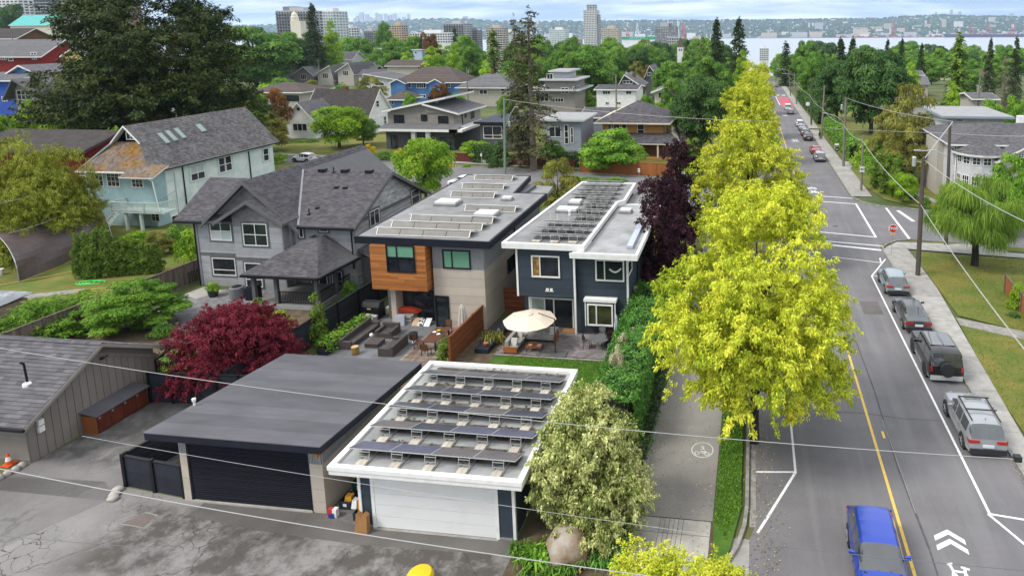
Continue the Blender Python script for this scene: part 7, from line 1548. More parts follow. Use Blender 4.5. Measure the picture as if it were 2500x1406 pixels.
# ------------------------------------------------------------------ background trees
TR=[]
def bt_(pn,px,yt,w,Y,lab,grp=None):tree(pn,px,yt,w,Y,lab,group=grp)
for a in[('tall_fir',1296,28,150,99,'tall ragged twin topped fir with bare lower trunk beside the street lamp'),('tall_fir',1262,48,90,101,'shorter left stem of the ragged twin fir'),('round_lime',825,261,122,117,'round bright lime tree in front of the white clapboard cottage'),('round_lime',1036,341,138,76,'round bright lime tree between the grey house and the navy roofed house'),('olive_tree',1362,389,118,68,'feathery yellow green tree behind the slate blue house'),('round_fresh',1492,314,156,99,'broad green spreading tree below the ochre house'),('round_green',885,286,66,122,'small dark green tree against the white gable'),('round_fresh',604,214,100,112,'fresh green tree beside the cedar trunk'),('bronze_tree',664,219,84,124,'orange brown leaved tree left of the white cottage'),('olive_tree',655,272,95,112,'olive green tree below the orange brown tree'),('lime_bush',682,372,42,101,'bright lime bush beside the parked white car'),('yellow_bush',902,352,30,110,'small golden yellow bush in front of the modern taupe house'),('round_lime',1164,345,72,106,'small yellow green weeping tree by the tall fir'),('tall_lime',78,245,66,92,'yellow green young tree below the taupe stucco house'),('round_lime',160,252,80,88,'bright lime tree left of the cedar'),('lime_bush',290,312,90,76,'lime green shrub behind the mint house gable'),('round_lime',25,280,70,90,'pale green bush at the left edge below the blue house'),('round_fresh',235,240,90,96,'light green tree in the shade of the cedar'),('olive_tree',30,330,70,72,'yellow green bush left of the red garage'),('big_green',620,66,180,300,'wide bright green tree on the left skyline'),('big_green',690,80,100,330,'green tree behind the half timbered house'),('round_fresh',68,88,110,260,'large green tree below the turquoise roof'),('big_dark',30,12,70,420,'dark tree at the top left corner'),('round_fresh',118,45,60,380,'round green tree right of the turquoise roof'),('dark_conifer',768,12,66,330,'tall dark conifer against the slab block on the left skyline'),('big_dark',742,80,100,340,'dark purple green tree at the foot of the tall dark conifer'),('tall_lime',812,50,40,345,'tall narrow green tree right of the tall dark conifer'),('tall_lime',760,112,36,372,'bright young lime tree right of the half timbered house'),('round_green',940,55,44,560,'round dark green tree in front of the tan apartment block'),('big_green',962,104,82,330,'broad green tree above the brown roofed bungalow'),('tall_lime',995,126,50,300,'lime tree left of the bright blue house roof'),('tall_lime',1058,115,64,280,'lime tree above the bright blue house'),('tall_lime',1110,112,40,285,'slim lime tree behind the bright blue house'),('big_green',1150,114,60,270,'full green tree right of the slim lime tree'),('green_conifer',1206,72,70,262,'tall green conifer left of the ragged fir'),('dark_conifer',1113,68,34,400,'dark conifer in front of the grey slab block'),('bronze_tree',1050,80,46,430,'olive brown tree below the long white office'),('tall_lime',1188,148,40,225,'yellow green young tree above the tan hipped house'),('big_green',1430,112,150,235,'largest broad green tree right of the ragged fir'),('big_green',1385,130,80,215,'yellowish green tree beside the ragged fir'),('round_green',1500,118,80,330,'dark green tree behind the broad green tree'),('bronze_tree',1582,160,30,262,'small dark red tree beside the steep white gable'),('olive_tree',1555,150,50,270,'yellow green tree left of the small dark red tree'),('dark_conifer_b',1750,48,66,290,'left of the two big dark conifers by the water'),('dark_conifer_b',1804,47,74,280,'right of the two big dark conifers by the water'),('green_conifer',1715,88,40,330,'green conifer at the left foot of the two big conifers'),('round_green',1640,150,100,210,'broad green tree left of the golden row'),('big_green',1735,138,110,190,'large bright green tree beside the golden row'),('big_dark',1712,190,150,118,'big dark maple between the ochre house and the golden row'),('big_green',1650,192,80,150,'green tree in front of the church roof'),('tall_lime',1812,122,44,240,'tall green tree right behind the golden row'),('round_fresh',1610,250,50,130,'fresh green shrub tree left of the dark maple'),('round_fresh',1690,338,60,96,'green bush right of the ochre house porch'),('slim_conifer',1918,102,34,330,'dark narrow conifer where the far road meets the trees'),('big_dark',2130,118,190,150,'largest dark round tree on the right of the road'),('big_dark',2045,150,130,175,'dark broad tree left of the largest round tree'),('big_green',1985,128,80,235,'bright green tree on the right of the far road'),('big_green',1970,100,70,300,'round green tree against the water'),('dark_conifer_b',2050,96,70,240,'drooping dark conifer against the water'),('dark_conifer_b',2080,95,60,230,'second drooping dark conifer against the water'),('dark_conifer',2165,98,40,300,'dark conifer tip above the largest round tree'),('dark_conifer',2200,96,36,290,'slim dark conifer left against the water'),('dark_conifer',2248,108,40,280,'short dark conifer against the water'),('green_conifer',2338,82,90,170,'tallest green conifer on the right against the ship'),('dark_conifer',2415,96,44,230,'dark conifer right of the tallest green conifer'),('bare_conifer',2452,130,80,165,'bare brown conifer at the far right'),('dark_conifer',2478,92,50,220,'dark conifer at the right edge against the water'),('round_fresh',2420,245,90,135,'green tree behind the pale flat roofed house'),('olive_tree',2225,205,150,100,'tall airy yellow green tree beside the overhead wires'),('olive_tree',2165,262,90,104,'low airy yellow green tree beside the lamp pole'),('olive_tree',2210,300,110,94,'spreading olive tree in front of the grey side house'),('tall_lime',2222,150,50,200,'light green tree between the round tree and the tallest conifer'),('tall_lime',2325,200,40,150,'small bright conifer shaped tree below the tallest conifer'),('round_fresh',2475,235,80,120,'bright green tree at the right edge behind the white car'),('round_fresh',2470,375,120,70,'green tree in front of the turret house'),('round_green',2180,330,110,104,'dense green bush mass right of the bus stop'),('lime_bush',2115,345,80,108,'yellow green hedge bush behind the bus bench'),('round_fresh',1003,228,46,160,'small fresh tree below the bright blue cottage'),('olive_tree',905,186,70,205,'olive tree above the long dark brown roof'),('round_green',1240,232,60,150,'green tree at the left foot of the stacked modern house'),('round_fresh',1425,205,56,170,'fresh green tree between the stacked modern house and the white gambrel'),('round_green',1580,232,50,140,'small green tree between the white gambrel and the cream house'),('lime_bush',1575,272,44,124,'bright shrub left of the cream house'),('round_green',560,206,70,140,'green tree at the right edge of the cedar'),('olive_tree',760,196,50,215,'olive shrub tree below the taupe row house'),('round_green',690,190,60,230,'dark green tree left of the taupe row house'),('green_bush',820,205,70,190,'leafy bushes behind the long dark brown roof'),('round_fresh',1120,228,50,170,'small green tree right of the bright blue house'),('round_green',1330,140,80,225,'green tree behind the stacked modern house'),('big_green',1260,150,80,250,'green tree just left of the ragged fir'),('bronze_tree',1075,205,44,200,'purple brown tree before the bright blue house'),('round_fresh',1350,345,70,104,'green tree at the foot of the blue grey townhouse'),('dark_bush',1225,345,60,103,'dark fir like shrub under the ragged fir'),('round_fresh',860,215,60,190,'green tree at the chimney of the white cottage'),('tall_lime',640,160,44,300,'bright slim tree left of the row houses'),('big_dark',1560,118,60,330,'dark tree left of the church'),('round_green',1470,190,60,240,'rounded green tree behind the white gambrel')]:
 bt_(*a)
LMK=[(770,60,'the tall dark conifer on the left skyline'),(700,45,'the grey slab block'),(705,140,'the half timbered house'),(742,180,'the taupe row house'),(850,170,'the last row house'),(850,125,'the flat roofed apartment block'),(963,80,'the tan apartment block'),(1050,190,'the bright blue house'),(1107,75,'the grey slab apartment block'),(1190,200,'the tan hipped house'),(1290,120,'the ragged fir'),(1440,60,'the tallest pale tower'),(1430,160,'the broad green tree'),(1510,225,'the white gambrel house'),(1555,95,'the green topped shed'),(1625,95,'the dark grey tower'),(1675,120,'the church spire'),(1780,110,'the two big conifers'),(1630,215,'the cream gabled house'),(1918,130,'the end of the road'),(2050,140,'the drooping conifers'),(2130,200,'the largest round tree'),(2250,150,'the short dark conifer'),(2338,160,'the tallest green conifer'),(2450,190,'the bare conifer'),(70,60,'the turquoise roof'),(50,130,'the red and white house')]
SEENL={}
def lab_of(kind,px,y,hp,big=40):
 d,lx,ly,nm=min((abs(px-a)+1.5*abs(y-b),a,b,n)for a,b,n in LMK);dx,dy=px-lx,y-ly
 rel=('left of' if dx<0 else 'right of')if abs(dx)>abs(dy)else('above' if dy<0 else 'below')
 l=(('tall ' if hp>big else 'low ')+kind+(' close' if d<45 else '')+' '+rel+' '+nm).replace('close left','close by, left').replace('close right','close by, right');SEENL[l]=SEENL.get(l,0)+1;return l
PN=['big_green','round_fresh','dark_conifer','big_dark','round_green','green_conifer'];KN=['leafy green tree','light green tree','dark conifer','dark leafy tree','round green tree','green conifer']
rnd=random.Random(21)
def clear_of(px,y):return not any(x0-4<px<x1+4 and y0<y<y1 for x0,x1,y0,y1 in((960,1135,160,250),(1118,1250,180,250),(605,745,195,260),(1445,1560,203,260),(1590,1668,200,260),(1290,1408,170,270),(660,870,150,210),(1650,1692,88,140),(630,730,112,160),(1505,1565,178,210)))
n=0
while n<235:
 Y=rnd.uniform(240,620)if n<150 else rnd.uniform(500,900);px=rnd.uniform(560,1790)if rnd.random()<.74 else rnd.uniform(1905,2520)
 if rnd.random()<.10:px=rnd.uniform(-10,150);Y=rnd.uniform(260,600)
 i=rnd.choice((0,1,1,0,2,3,4,5));h=rnd.uniform(8,15)if Y<400 else rnd.uniform(15,26)if n<150 else rnd.uniform(20,34)+(Y-500)*.04
 if i in(2,5):h*=1.2
 X=PY(px,120,Y).x;g=tz(Y);yt=proj((X,Y,g+h))[1];yb=proj((X,Y,g))[1]
 if 0<X<15 or not clear_of(px,min(yb,205)-4)or(Y<330 and yb>150 and not(1160<px<1800 or px>1900)and rnd.random()<.7):continue
 if yt<88+rnd.random()*25 or(abs(px-1440)<22 and yt<105)or(px>1860 and yt<128 and rnd.random()<.8):continue
 w=h*rnd.uniform(.7,1.0)if i not in(2,5)else h*rnd.uniform(.36,.5)
 plant(PN[i],'tree',lab_of(KN[i],px,(yt+min(yb,200))/2,yb-yt,62),'tree',X,Y,h,w,rnd.uniform(0,6),KN[i]+'s among the distant rooftops');n+=1
for k in range(60):
 Y=rnd.uniform(380,480);px=rnd.uniform(790,1790)if k%6 else rnd.uniform(1940,2500);i=rnd.choice((0,1,1,1,4,2));X=PY(px,120,Y).x;g=tz(Y);yt=rnd.uniform(88,122)if px<1800 else rnd.uniform(118,140)
 if abs(px-1661)<26 or(abs(px-1440)<30 and yt<100):continue
 h=PY(px,yt,Y).z-g;plant(PN[i],'tree',lab_of(KN[i],px,yt+15,80,62),'tree',X,Y,h,h*(rnd.uniform(.6,.9)if i!=2 else .36),rnd.uniform(0,6),KN[i]+'s among the distant rooftops')
 # small distant roofs between them
for k in range(46):
 Y=rnd.uniform(260,520);px=rnd.uniform(600,1780)if k%4 else rnd.uniform(1920,2480);X=PY(px,150,Y).x
 if 0<X<16 or not clear_of(px,170):continue
 g=tz(Y);w=rnd.uniform(9,16);h=rnd.uniform(4.5,6.5);wc,rc=rnd.choice(((WHITEW,'white'),(BEIGEW,'beige'),(LGREYW,'pale grey'),(CREAM,'cream'))),rnd.choice(((R_GREY,'grey'),(R_BROWN,'brown'),(R_DARK,'dark')));t=thing('house',lab_of(wc[1]+' house with '+rc[1]+(' gable' if k%2 else ' roof'),px,proj((X,Y,g+4))[1],50-Y*.05,30),'house',(X,Y,g),'small houses far off among the trees');MB().prism([(X-w/2,Y,g-1),(X+w/2,Y,g-1),(X+w/2,Y,g+h),(X,Y,g+h+2.6),(X-w/2,Y,g+h)]if k%2 else[(X-w/2,Y,g-1),(X+w/2,Y,g-1),(X+w/2,Y,g+h),(X-w/2,Y,g+h)],(0,10,0)).obj('wall',wc[0],t)
 r=MB()
 if k%2:
  for s in(-1,1):r.prism([(X+s*(w/2+.7),Y-.7,g+h-.3),(X,Y-.7,g+h+2.75),(X,Y-.7,g+h+2.95),(X+s*(w/2+.7),Y-.7,g+h-.1)],(0,11.4,0))
 else:
  for s in(0,1):r.prism([(X-w/2-.7,Y-.7+11.4*s,g+h-.2),(X-w/2-.7,Y+5,g+h+2.8),(X-w/2-.7,Y+5,g+h+3.0),(X-w/2-.7,Y-.7+11.4*s,g+h)],(w+1.4,0,0))
 r.obj('roof',rc[0],t)
 # ------------------------------------------------------------------ air
hz=bpy.data.materials.new('haze');hz.use_nodes=True;N=hz.node_tree.nodes;N.clear();vo=N.new('ShaderNodeVolumePrincipled');vo.inputs['Color'].default_value=(.62,.78,1.0,1);vo.inputs['Density'].default_value=HAZE;vo.inputs['Anisotropy'].default_value=0.2
ou=N.new('ShaderNodeOutputMaterial');hz.node_tree.links.new(vo.outputs[0],ou.inputs['Volume'])
if HAZE:o=MB().box(-9000,9000,-60,12000,-82,330).obj('haze',hz,None,'stuff')
# ================================================================== VEHICLES
TYRE=MP('tyre',(.018,.018,.018),.85);RIM=MP('alloy_rim',(.42,.43,.44),.3,.6);CGLASS=M('car_glass',(.022,.026,.028),(.050,.056,.058),scale=.9,rough=.04,spec=1.0,coat=1.0);PLASTIC=MP('black_plastic',(.02,.02,.021),.6);REDL=MP('red_lamp',(.38,.015,.012),.2,spec=.7);WHITEL=MP('clear_lamp',(.60,.62,.64),.1,spec=.8);PLATE=MP('number_plate',(.62,.64,.66),.5)
def paint(n,c,metal=.35):return M(n,c,tuple(x*.93 for x in c),scale=.6,rough=.28,metal=metal,spec=.6,coat=.6)
STY=dict(suv=[(0,.62,.60,.90,.80,'b'),(.01,1.02,1.00,.95,.84,'r'),(.09,1.60,1.02,.98,.74,'d'),(.13,1.66,1.02,.99,.75,'c'),(.30,1.70,1.01,1,.76,'p'),(.32,1.70,1.01,1,.76,'c'),(.47,1.70,1.00,1,.76,'p'),(.49,1.70,1.0,1,.76,'c'),(.58,1.66,.99,1,.75,'w'),(.72,1.06,.98,.99,.80,'b'),(.80,1.03,.96,.97,.78,'b'),(.93,.96,.88,.92,.74,'b'),(.985,.82,.78,.84,.66,'b'),(1,.55,.52,.76,.60,'b')],box=[(0,.62,.60,.92,.84,'b'),(.005,1.10,1.08,.97,.88,'r'),(.035,1.86,1.16,.99,.84,'d'),(.08,1.93,1.16,1,.84,'c'),(.28,1.95,1.15,1,.84,'p'),(.31,1.95,1.15,1,.84,'c'),(.47,1.95,1.14,1,.84,'p'),(.49,1.95,1.14,1,.84,'c'),(.60,1.90,1.13,1,.83,'w'),(.69,1.24,1.12,1,.86,'b'),(.82,1.20,1.10,.99,.86,'b'),(.95,1.12,1.05,.95,.84,'b'),(.985,.95,.92,.92,.80,'b'),(1,.6,.58,.88,.76,'b')],sedan=[(0,.60,.56,.84,.70,'b'),(.012,1.00,.94,.90,.74,'b'),(.13,1.08,.96,.96,.78,'r'),(.30,1.42,.94,1,.68,'c'),(.33,1.45,.94,1,.68,'c'),(.46,1.47,.93,1,.69,'p'),(.48,1.47,.93,1,.69,'c'),(.56,1.44,.92,1,.69,'w'),(.72,1.00,.90,.99,.76,'b'),(.82,.95,.86,.97,.76,'b'),(.93,.86,.78,.90,.72,'b'),(.985,.72,.68,.80,.62,'b'),(1,.5,.46,.70,.56,'b')],hatch=[(0,.60,.58,.88,.76,'b'),(.01,1.00,.96,.94,.80,'r'),(.13,1.46,.98,.98,.70,'c'),(.18,1.52,.98,.99,.71,'c'),(.34,1.57,.97,1,.72,'p'),(.36,1.57,.97,1,.72,'c'),(.48,1.57,.96,1,.72,'p'),(.50,1.57,.96,1,.72,'c'),(.57,1.53,.95,1,.72,'w'),(.73,1.02,.92,.99,.78,'b'),(.82,.98,.89,.97,.76,'b'),(.93,.90,.82,.90,.72,'b'),(.985,.76,.72,.82,.64,'b'),(1,.5,.48,.72,.58,'b')])
def weld(me):
 import bmesh
 b=bmesh.new();b.from_mesh(me);bmesh.ops.remove_doubles(b,verts=b.verts,dist=.002);b.to_mesh(me);b.free();me.set_sharp_from_angle(angle=.62)
def car(label,style,L,Wd,Hs,pm,loc,rz,cat='car',name='parked_car',group=None,cladding=True,rails=False,spare=False,detail=True,bars=False):
 t=thing(name,label,cat,loc,group,rz);ORG[t.name]=Vector((0,0,0));st=STY[style];hw=Wd/2
 # refine the stations
 S=[]
 for i in range(len(st)-1):
  n=3 if st[i+1][0]-st[i][0]>.05 else 1
  for k in range(n):
   f=k/n;S.append([st[i][j]+(st[i+1][j]-st[i][j])*f for j in range(5)]+[st[i][5]])
 S.append(list(st[-1]));rings=[]
 for y,zt,zb,wf_,wr,kd in S:
  Y=(y-.5)*L;zt*=Hs;zb*=Hs;w=hw*wf_;z0=.24 if .06<y<.94 else .30;r=hw*wr;cab=zt-zb>.22*Hs
  if cab:pts=[(w*.82,z0),(w*.97,z0+.10),(w,(z0+zb)*.5),(w*.985,zb-.08),(w*.945,zb),(r+(w*.945-r)*.5,zb+(zt-zb)*.5),(r+.03,zt-.12),(r-.06,zt-.03),(r*.5,zt),(0,zt+.012)]
  else:pts=[(w*.82,z0),(w*.97,z0+.10),(w,(z0+zb)*.5),(w*.985,zb-.06),(w*.95,zb),(w*.88,zb+(zt-zb)*.6),(w*.80,zb+(zt-zb)*.82),(w*.66,zt-.01),(w*.36,zt+.012),(0,zt+.018)]
  rings.append([(x,Y,z)for x,z in pts]+[(-x,Y,z)for x,z in pts[-2::-1]])
 body,gl=MB(),{};n=len(rings[0]);run=0
 for i in range(len(rings)-1):
  kd=S[i][5];run+=kd!='c'
  for j in range(n-1):
   k=min(j,n-2-j);q=[rings[i][j],rings[i][j+1],rings[i+1][j+1],rings[i+1][j]]
   g=(kd=='c' and k in(4,5))or(kd in('w','r')and k>=5)
   (gl.setdefault(('windscreen',0)if kd=='w' else('rear_window',0)if kd=='r' else('side_window',run*2+(j>n/2)),MB())if g else body).face(q)
  body.face([rings[i][n-1],rings[i][0],rings[i+1][0],rings[i+1][n-1]])
 body.face(rings[0]);body.face(rings[-1][::-1])
 bo=body.obj('body',pm,t,smooth=True);weld(bo.data);[g.obj(k_[0],CGLASS,t)for k_,g in gl.items()]
 rw=.355*Hs if style!='box' else .41;ya,yb=(-.30 if style!='sedan' else-.29)*L,.31*L
 for y in(ya,yb):
  for s in(-1,1):
   x=s*(hw-.11);a=MB()
   m=18;ring=[(x+s*.115,y+(rw+.07)*math.cos(2*PI*k/m),rw+(rw+.07)*math.sin(2*PI*k/m))for k in range(m)if True]
   if cladding is not None:a.prism(ring,(-s*.25,0,0));a.obj('wheel_arch',PLASTIC,t)
   w=MB();prof=[(rw*.62,.125),(rw*.94,.122),(rw,.08),(rw,-.08),(rw*.94,-.11),(rw*.6,-.11)]
   for k in range(len(prof)-1):
    for q in range(16):
     a0,a1=2*PI*q/16,2*PI*(q+1)/16;P=lambda r,e,a_:(x+s*e,y+r*math.cos(a_),rw+r*math.sin(a_));(r0,e0),(r1,e1)=prof[k],prof[k+1];w.face([P(r0,e0,a0),P(r1,e1,a0),P(r1,e1,a1),P(r0,e0,a1)])
   wo=w.obj('wheel',TYRE,t);h=MB();h.prism([(x+s*.05,y+rw*.62*math.cos(k*PI/8),rw+rw*.62*math.sin(k*PI/8))for k in range(16)],(-s*.02,0,0))
   if detail:
    for k in range(5):a_=2*PI*k/5+.3;h.bar((x+s*.11,y,rw),(x+s*.115,y+rw*.62*math.cos(a_),rw+rw*.62*math.sin(a_)),.07,.03)
   h.obj('rim',RIM if style!='box' else PLASTIC,wo)
 zb=st[1][2]*Hs
 if style=='box':lampz=(.80,1.06)
 else:lampz=(zb-.20,zb-.03)
 for s in(-1,1):
  e=MB()
  if style=='box':e.box(s*(hw*.86)-.06,s*(hw*.86)+.06,-L/2-.03,-L/2+.15,.82,1.10)
  else:e.prism([(s*hw*.42,-L/2-.02,lampz[0]+.06),(s*hw*.92,-L/2+.02,lampz[0]-.01),(s*hw*.95,-L/2+.02,lampz[1]),(s*hw*.42,-L/2-.02,lampz[1])],(0,.10,0));e.box(s*hw*.93-.03,s*hw*.93+.025,-L/2+.02,-L/2+.32,lampz[0]+.03,lampz[1])
  e.obj('tail_lamp',REDL,t)
  f=MB();zf=st[-3][2]*Hs;f.prism([(s*hw*.46,L/2-.10,zf-.16),(s*hw*.84,L/2-.36,zf-.10),(s*hw*.86,L/2-.38,zf+.02),(s*hw*.46,L/2-.16,zf-.02)],(0,.06,0));f.obj('headlamp',WHITEL,t)
  m=MB();ym=(st[-6][0]-.5)*L if style!='sedan' else .15*L;zm=st[6][2]*Hs+.05;m.prism([(s*hw*.95,ym,zm-.03),(s*(hw+.18),ym-.02,zm),(s*(hw+.18),ym-.02,zm+.14),(s*hw*.97,ym,zm+.12)],(0,.10,0));m.obj('mirror',pm,t)
  if detail:
   d=MB()
   for y in(-.17,.02,.19):d.box(s*hw*.995-.004,s*hw*.995+.004,y*L-.006,y*L+.006,.38,zb-.12)
   d.obj('door_gap',PLASTIC,t);d=MB()
   for y in(-.13,.06):d.box(s*hw*.985-.02,s*hw*.985+.03,y*L,y*L+.16,zb-.16,zb-.12)
   d.obj('door_handle',pm,t)
   if rails:MB().bar((s*hw*.70,(.10-.5)*L,st[4][1]*Hs+.03),(s*hw*.70,(.56-.5)*L,st[4][1]*Hs+.03),.05,.05).obj('roof_rail',PLASTIC,t)
 if cladding:MB().box(-hw*.9,hw*.9,-L/2-.05,-L/2+.25,.30,.56).obj('rear_bumper',PLASTIC if style!='box' else MP('pale_bumper',(.50,.50,.48),.45),t);MB().box(-hw*.72,hw*.72,L/2-.22,L/2+.03,.26,.44).obj('front_bumper',PLASTIC,t)
 if detail and style!='box':
  yc=.235*L;zc=st[9][2]*Hs;MB().box(-hw*.72,hw*.72,yc-.02,yc+.10,zc+.055,zc+.085).obj('cowl',PLASTIC,t)
  MB().bar((-hw*.35,yc,zc+.10),(hw*.1,yc-.32,zc+.25),.02).bar((hw*.1,yc,zc+.10),(hw*.5,yc-.3,zc+.23),.02).obj('wiper',PLASTIC,t)
 MB().box(-.26,.26,-L/2-.055,-L/2-.02,.66,.80).obj('number_plate',PLATE,t)
 MB().box(-hw*.5,hw*.5,L/2-.06,L/2+.01,.46,.62).obj('grille',PLASTIC,t)
 if bars:
  for y in(-.22,.02):MB().bar((-hw*.8,y*L,st[4][1]*Hs+.11),(hw*.8,y*L,st[4][1]*Hs+.11),.07,.04).obj('cross_bar',PLASTIC,t)
  MB().box(-hw*.42,hw*.42,.015*L,.10*L,st[4][1]*Hs+.005,st[4][1]*Hs+.016).obj('sunroof',CGLASS,t);MB().prism([(0,-.34*L,1.68*Hs),(0,-.37*L,1.67*Hs),(0,-.37*L,1.80*Hs)],(.03,0,0)).obj('aerial',pm,t)
 if spare:
  w=MB();c=(0,-L/2-.16,1.02)
  w.prism([(c[0]+.40*math.cos(k*PI/10),-L/2-.30,c[2]+.40*math.sin(k*PI/10))for k in range(20)],(0,.28,0));so_=w.obj('spare_wheel',TYRE,t);w=MB();w.prism([(c[0]+.33*math.cos(k*PI/10),-L/2-.335,c[2]+.33*math.sin(k*PI/10))for k in range(20)],(0,.04,0));w.obj('wheel_cover',PLASTIC,so_)
  MB().box(-hw*.70,hw*.70,-.30*L,.06*L,1.955,1.975).obj('glass_roof',CGLASS,t)
  MB().tube([(.05,-.30*L,1.99),(.05,-.16*L,2.05),(.03,.02*L,2.08)],.012,4).obj('aerial',PLASTIC,t)
 return t
_p=[paint('silver_paint',(.34,.35,.36)),paint('black_paint',(.010,.010,.011),.2),paint('dark_grey_paint',(.085,.088,.095)),paint('sage_paint',(.27,.33,.34)),paint('blue_paint',(.022,.062,.40),.4),paint('white_paint',(.74,.74,.73),.0),paint('red_paint',(.42,.02,.015),.1),paint('grey_paint',(.17,.17,.18))]
def at(px,py):p=G(px,py);return p
GR_='cars parked along the right kerb'
car('silver estate suv with black roof bars, nearest of the parked cars','suv',4.6,1.86,1.0,_p[0],(11.22,32.5,tz(32.5)),.0,'suv',group=GR_,rails=True,bars=True)
car('black boxy four wheel drive with spare wheel on its back door','box',4.85,2.0,1.0,_p[1],(11.25,39.7,tz(39.7)),.01,'suv',group=GR_,spare=True)
car('dark grey sedan with bright red tail lamps parked before the black four wheel drive','sedan',4.85,1.82,1.0,_p[2],(11.3,46.3,tz(46.3)),.0,'sedan',group=GR_)
car('pale sage green compact suv, farthest of the four near parked cars','hatch',4.2,1.80,1.02,_p[3],(11.35,52.8,tz(52.8)),.0,'suv',group=GR_)
car('bright blue car driving down the street towards the bottom edge','hatch',4.5,1.84,1.0,_p[4],(4.75,22.5,tz(22.5)),PI-.02,'car','moving_car',cladding=True)
car('silver suv parked behind the red car up the street','suv',4.5,1.85,1.0,_p[0],(11.3,113.6,tz(113.6)),0,'suv',group=GR_,detail=False)
car('bright red car parked up the street','sedan',4.6,1.8,1.0,_p[6],(11.3,121.5,tz(121.5)),0,'sedan',group=GR_,detail=False)
car('black suv parked beyond the red car','suv',4.7,1.9,1.02,_p[1],(11.3,139,tz(139)),0,'suv',group=GR_,detail=False)
car('dark grey suv parked just beyond the black suv','suv',4.6,1.85,1.0,_p[7],(11.3,146,tz(146)),0,'suv',group=GR_,detail=False)
car('silver sedan third from the far end of the parked row','sedan',4.6,1.8,1.0,_p[0],(11.3,155,tz(155)),0,'sedan',group=GR_,detail=False)
car('white estate car at the far end of the parked row','suv',4.6,1.8,1.0,_p[5],(11.2,163,tz(163)),0,'car',group=GR_,detail=False)
car('white van driving up the street before the red painted lane','box',5.0,1.95,1.0,_p[5],(10.4,206,tz(206)),0,'van','van',detail=False)
car('pale silver car following the white van','hatch',4.3,1.8,1.0,_p[0],(10.6,193,tz(193)),0,'car','moving_car',detail=False)
car('dark red pickup at the far junction','box',5.2,1.9,.95,_p[6],(6.9,292,tz(292)),PI,'pickup','moving_car',detail=False)
car('dark grey car turning at the far junction','suv',4.6,1.9,1.0,_p[7],(10.5,322,tz(322)),0,'car','moving_car',detail=False)
car('pale car beyond the far junction','sedan',4.6,1.8,1.0,_p[0],(7.5,345,tz(345)),.3,'car','moving_car',detail=False)
q=G(733,398);car('white hatchback parked on the cross street below the cottage lawn','hatch',4.3,1.8,1.0,_p[5],(q.x,q.y+1.2,q.z),PI/2-.17,'car',group='cars on the cross street')
q=G(1122,462);car('white car mostly hidden behind the round lime tree','suv',4.6,1.85,1.0,_p[5],(q.x,q.y+1.5,tz(q.y+1.5)),PI/2-.17,'car',group='cars on the cross street')
car('white sports car parked on the deck behind the turret house','sedan',4.5,1.85,.95,_p[5],(43.2,99,PY(2470,305,98).z),PI/2+.1,'car')
MB().box(39.5,47.5,95.5,103,tz(99),PY(2470,305,98).z).obj('parking_deck',m_conc2,None,'structure')
q=G(2494,545);car('black car at the right edge on the cross street','suv',4.6,1.85,1.0,_p[1],(q.x+2.4,q.y,tz(q.y)),PI/2-.17,'car',group='cars on the cross street',detail=False)
# ================================================================== POLES, WIRES, SIGNS
WOODP=M('pole_wood',(.095,.080,.062),(.065,.055,.043),scale=3,rough=.95,stretch=(4,4,.4),bump=.4);WOODG=M('grey_pole_wood',(.20,.185,.15),(.14,.13,.105),scale=3,rough=.95,stretch=(4,4,.4));GALV=MP('galvanised',(.42,.43,.43),.45,.4);WIRE=MP('cable',(.36,.355,.34),.6);WIRED=MP('dark_cable',(.12,.12,.12),.6);GREENP=MP('green_steel',(.17,.24,.19),.5)
def pole(label,X,Y,H,r,mat,lean=(0,0),group='wooden poles along the right pavement',name='utility_pole',arm=None,box=None,cross=0):
 g=tz(Y);t=thing(name,label,'pole',(X,Y,g),group);top=Vector((X+lean[0],Y+lean[1],g+H));MB().tube([(X,Y,g-.3),(X+lean[0]*.5,Y+lean[1]*.5,g+H*.5),top],[r*1.1,r,r*.75],9).obj('post',mat,t)
 if cross:MB().bar(top+Vector((-1.1,0,-.5)),top+Vector((1.1,0,-.5)),.11).obj('crossarm',mat,t)
 if box:MB().lathe(top+Vector(box),[(.16,0),(.17,.05),(.17,.75),(.12,.82)],10).bar(top+Vector(box)+Vector((0,0,.4)),Vector((X+lean[0]*.9,Y,top.z+box[2]+.4)),.06).obj('transformer',GALV,t)
 if arm:
  a=top+Vector((0,0,arm[0]));e=a+Vector(arm[1]);MB().tube([a,a.lerp(e,.5)+Vector((0,0,.35)),e],.06,6).obj('lamp_arm',GALV,t);d=(e-a);d.z=0;d.normalize();MB().prism([e-d*.1+Vector((.1*d.y,-.1*d.x,0)),e+d*.6+Vector((.14*d.y,-.14*d.x,0)),e+d*.6-Vector((.14*d.y,-.14*d.x,0)),e-d*.1-Vector((.1*d.y,-.1*d.x,0))],(0,0,.12)).obj('lamp_head',GALV,t)
 t['_top']=tuple(top);return top
def ptop(x,y,Y):return PY(x,y,Y)
tp=ptop(2255,385,55.7);P1=pole('thick dark wooden pole nearest the parked cars',14.03,55.7,tp.z-tz(55.7),.19,WOODP,(tp.x-14.03,0),box=(-.75,0,-.75))
tp=ptop(2108,330,89.4);P2=pole('wooden pole carrying the white speed sign',14.56,89.4,tp.z-tz(89.4),.15,WOODG,(tp.x-14.56,0))
tp=ptop(2065,238,107.8);P3=pole('tall wooden pole with lamp arm and grey transformer',14.6,107.8,tp.z-tz(107.8),.2,WOODG,(tp.x-14.6,0),arm=(-4.2,(-3.0,-.5,1.6)),box=(-.6,0,-2.0))
tp=ptop(2013,210,140);P4=pole('slanting pale wooden pole beside the walking person',14.2,140,tp.z-tz(140),.2,WOODG,(tp.x-14.2,0))
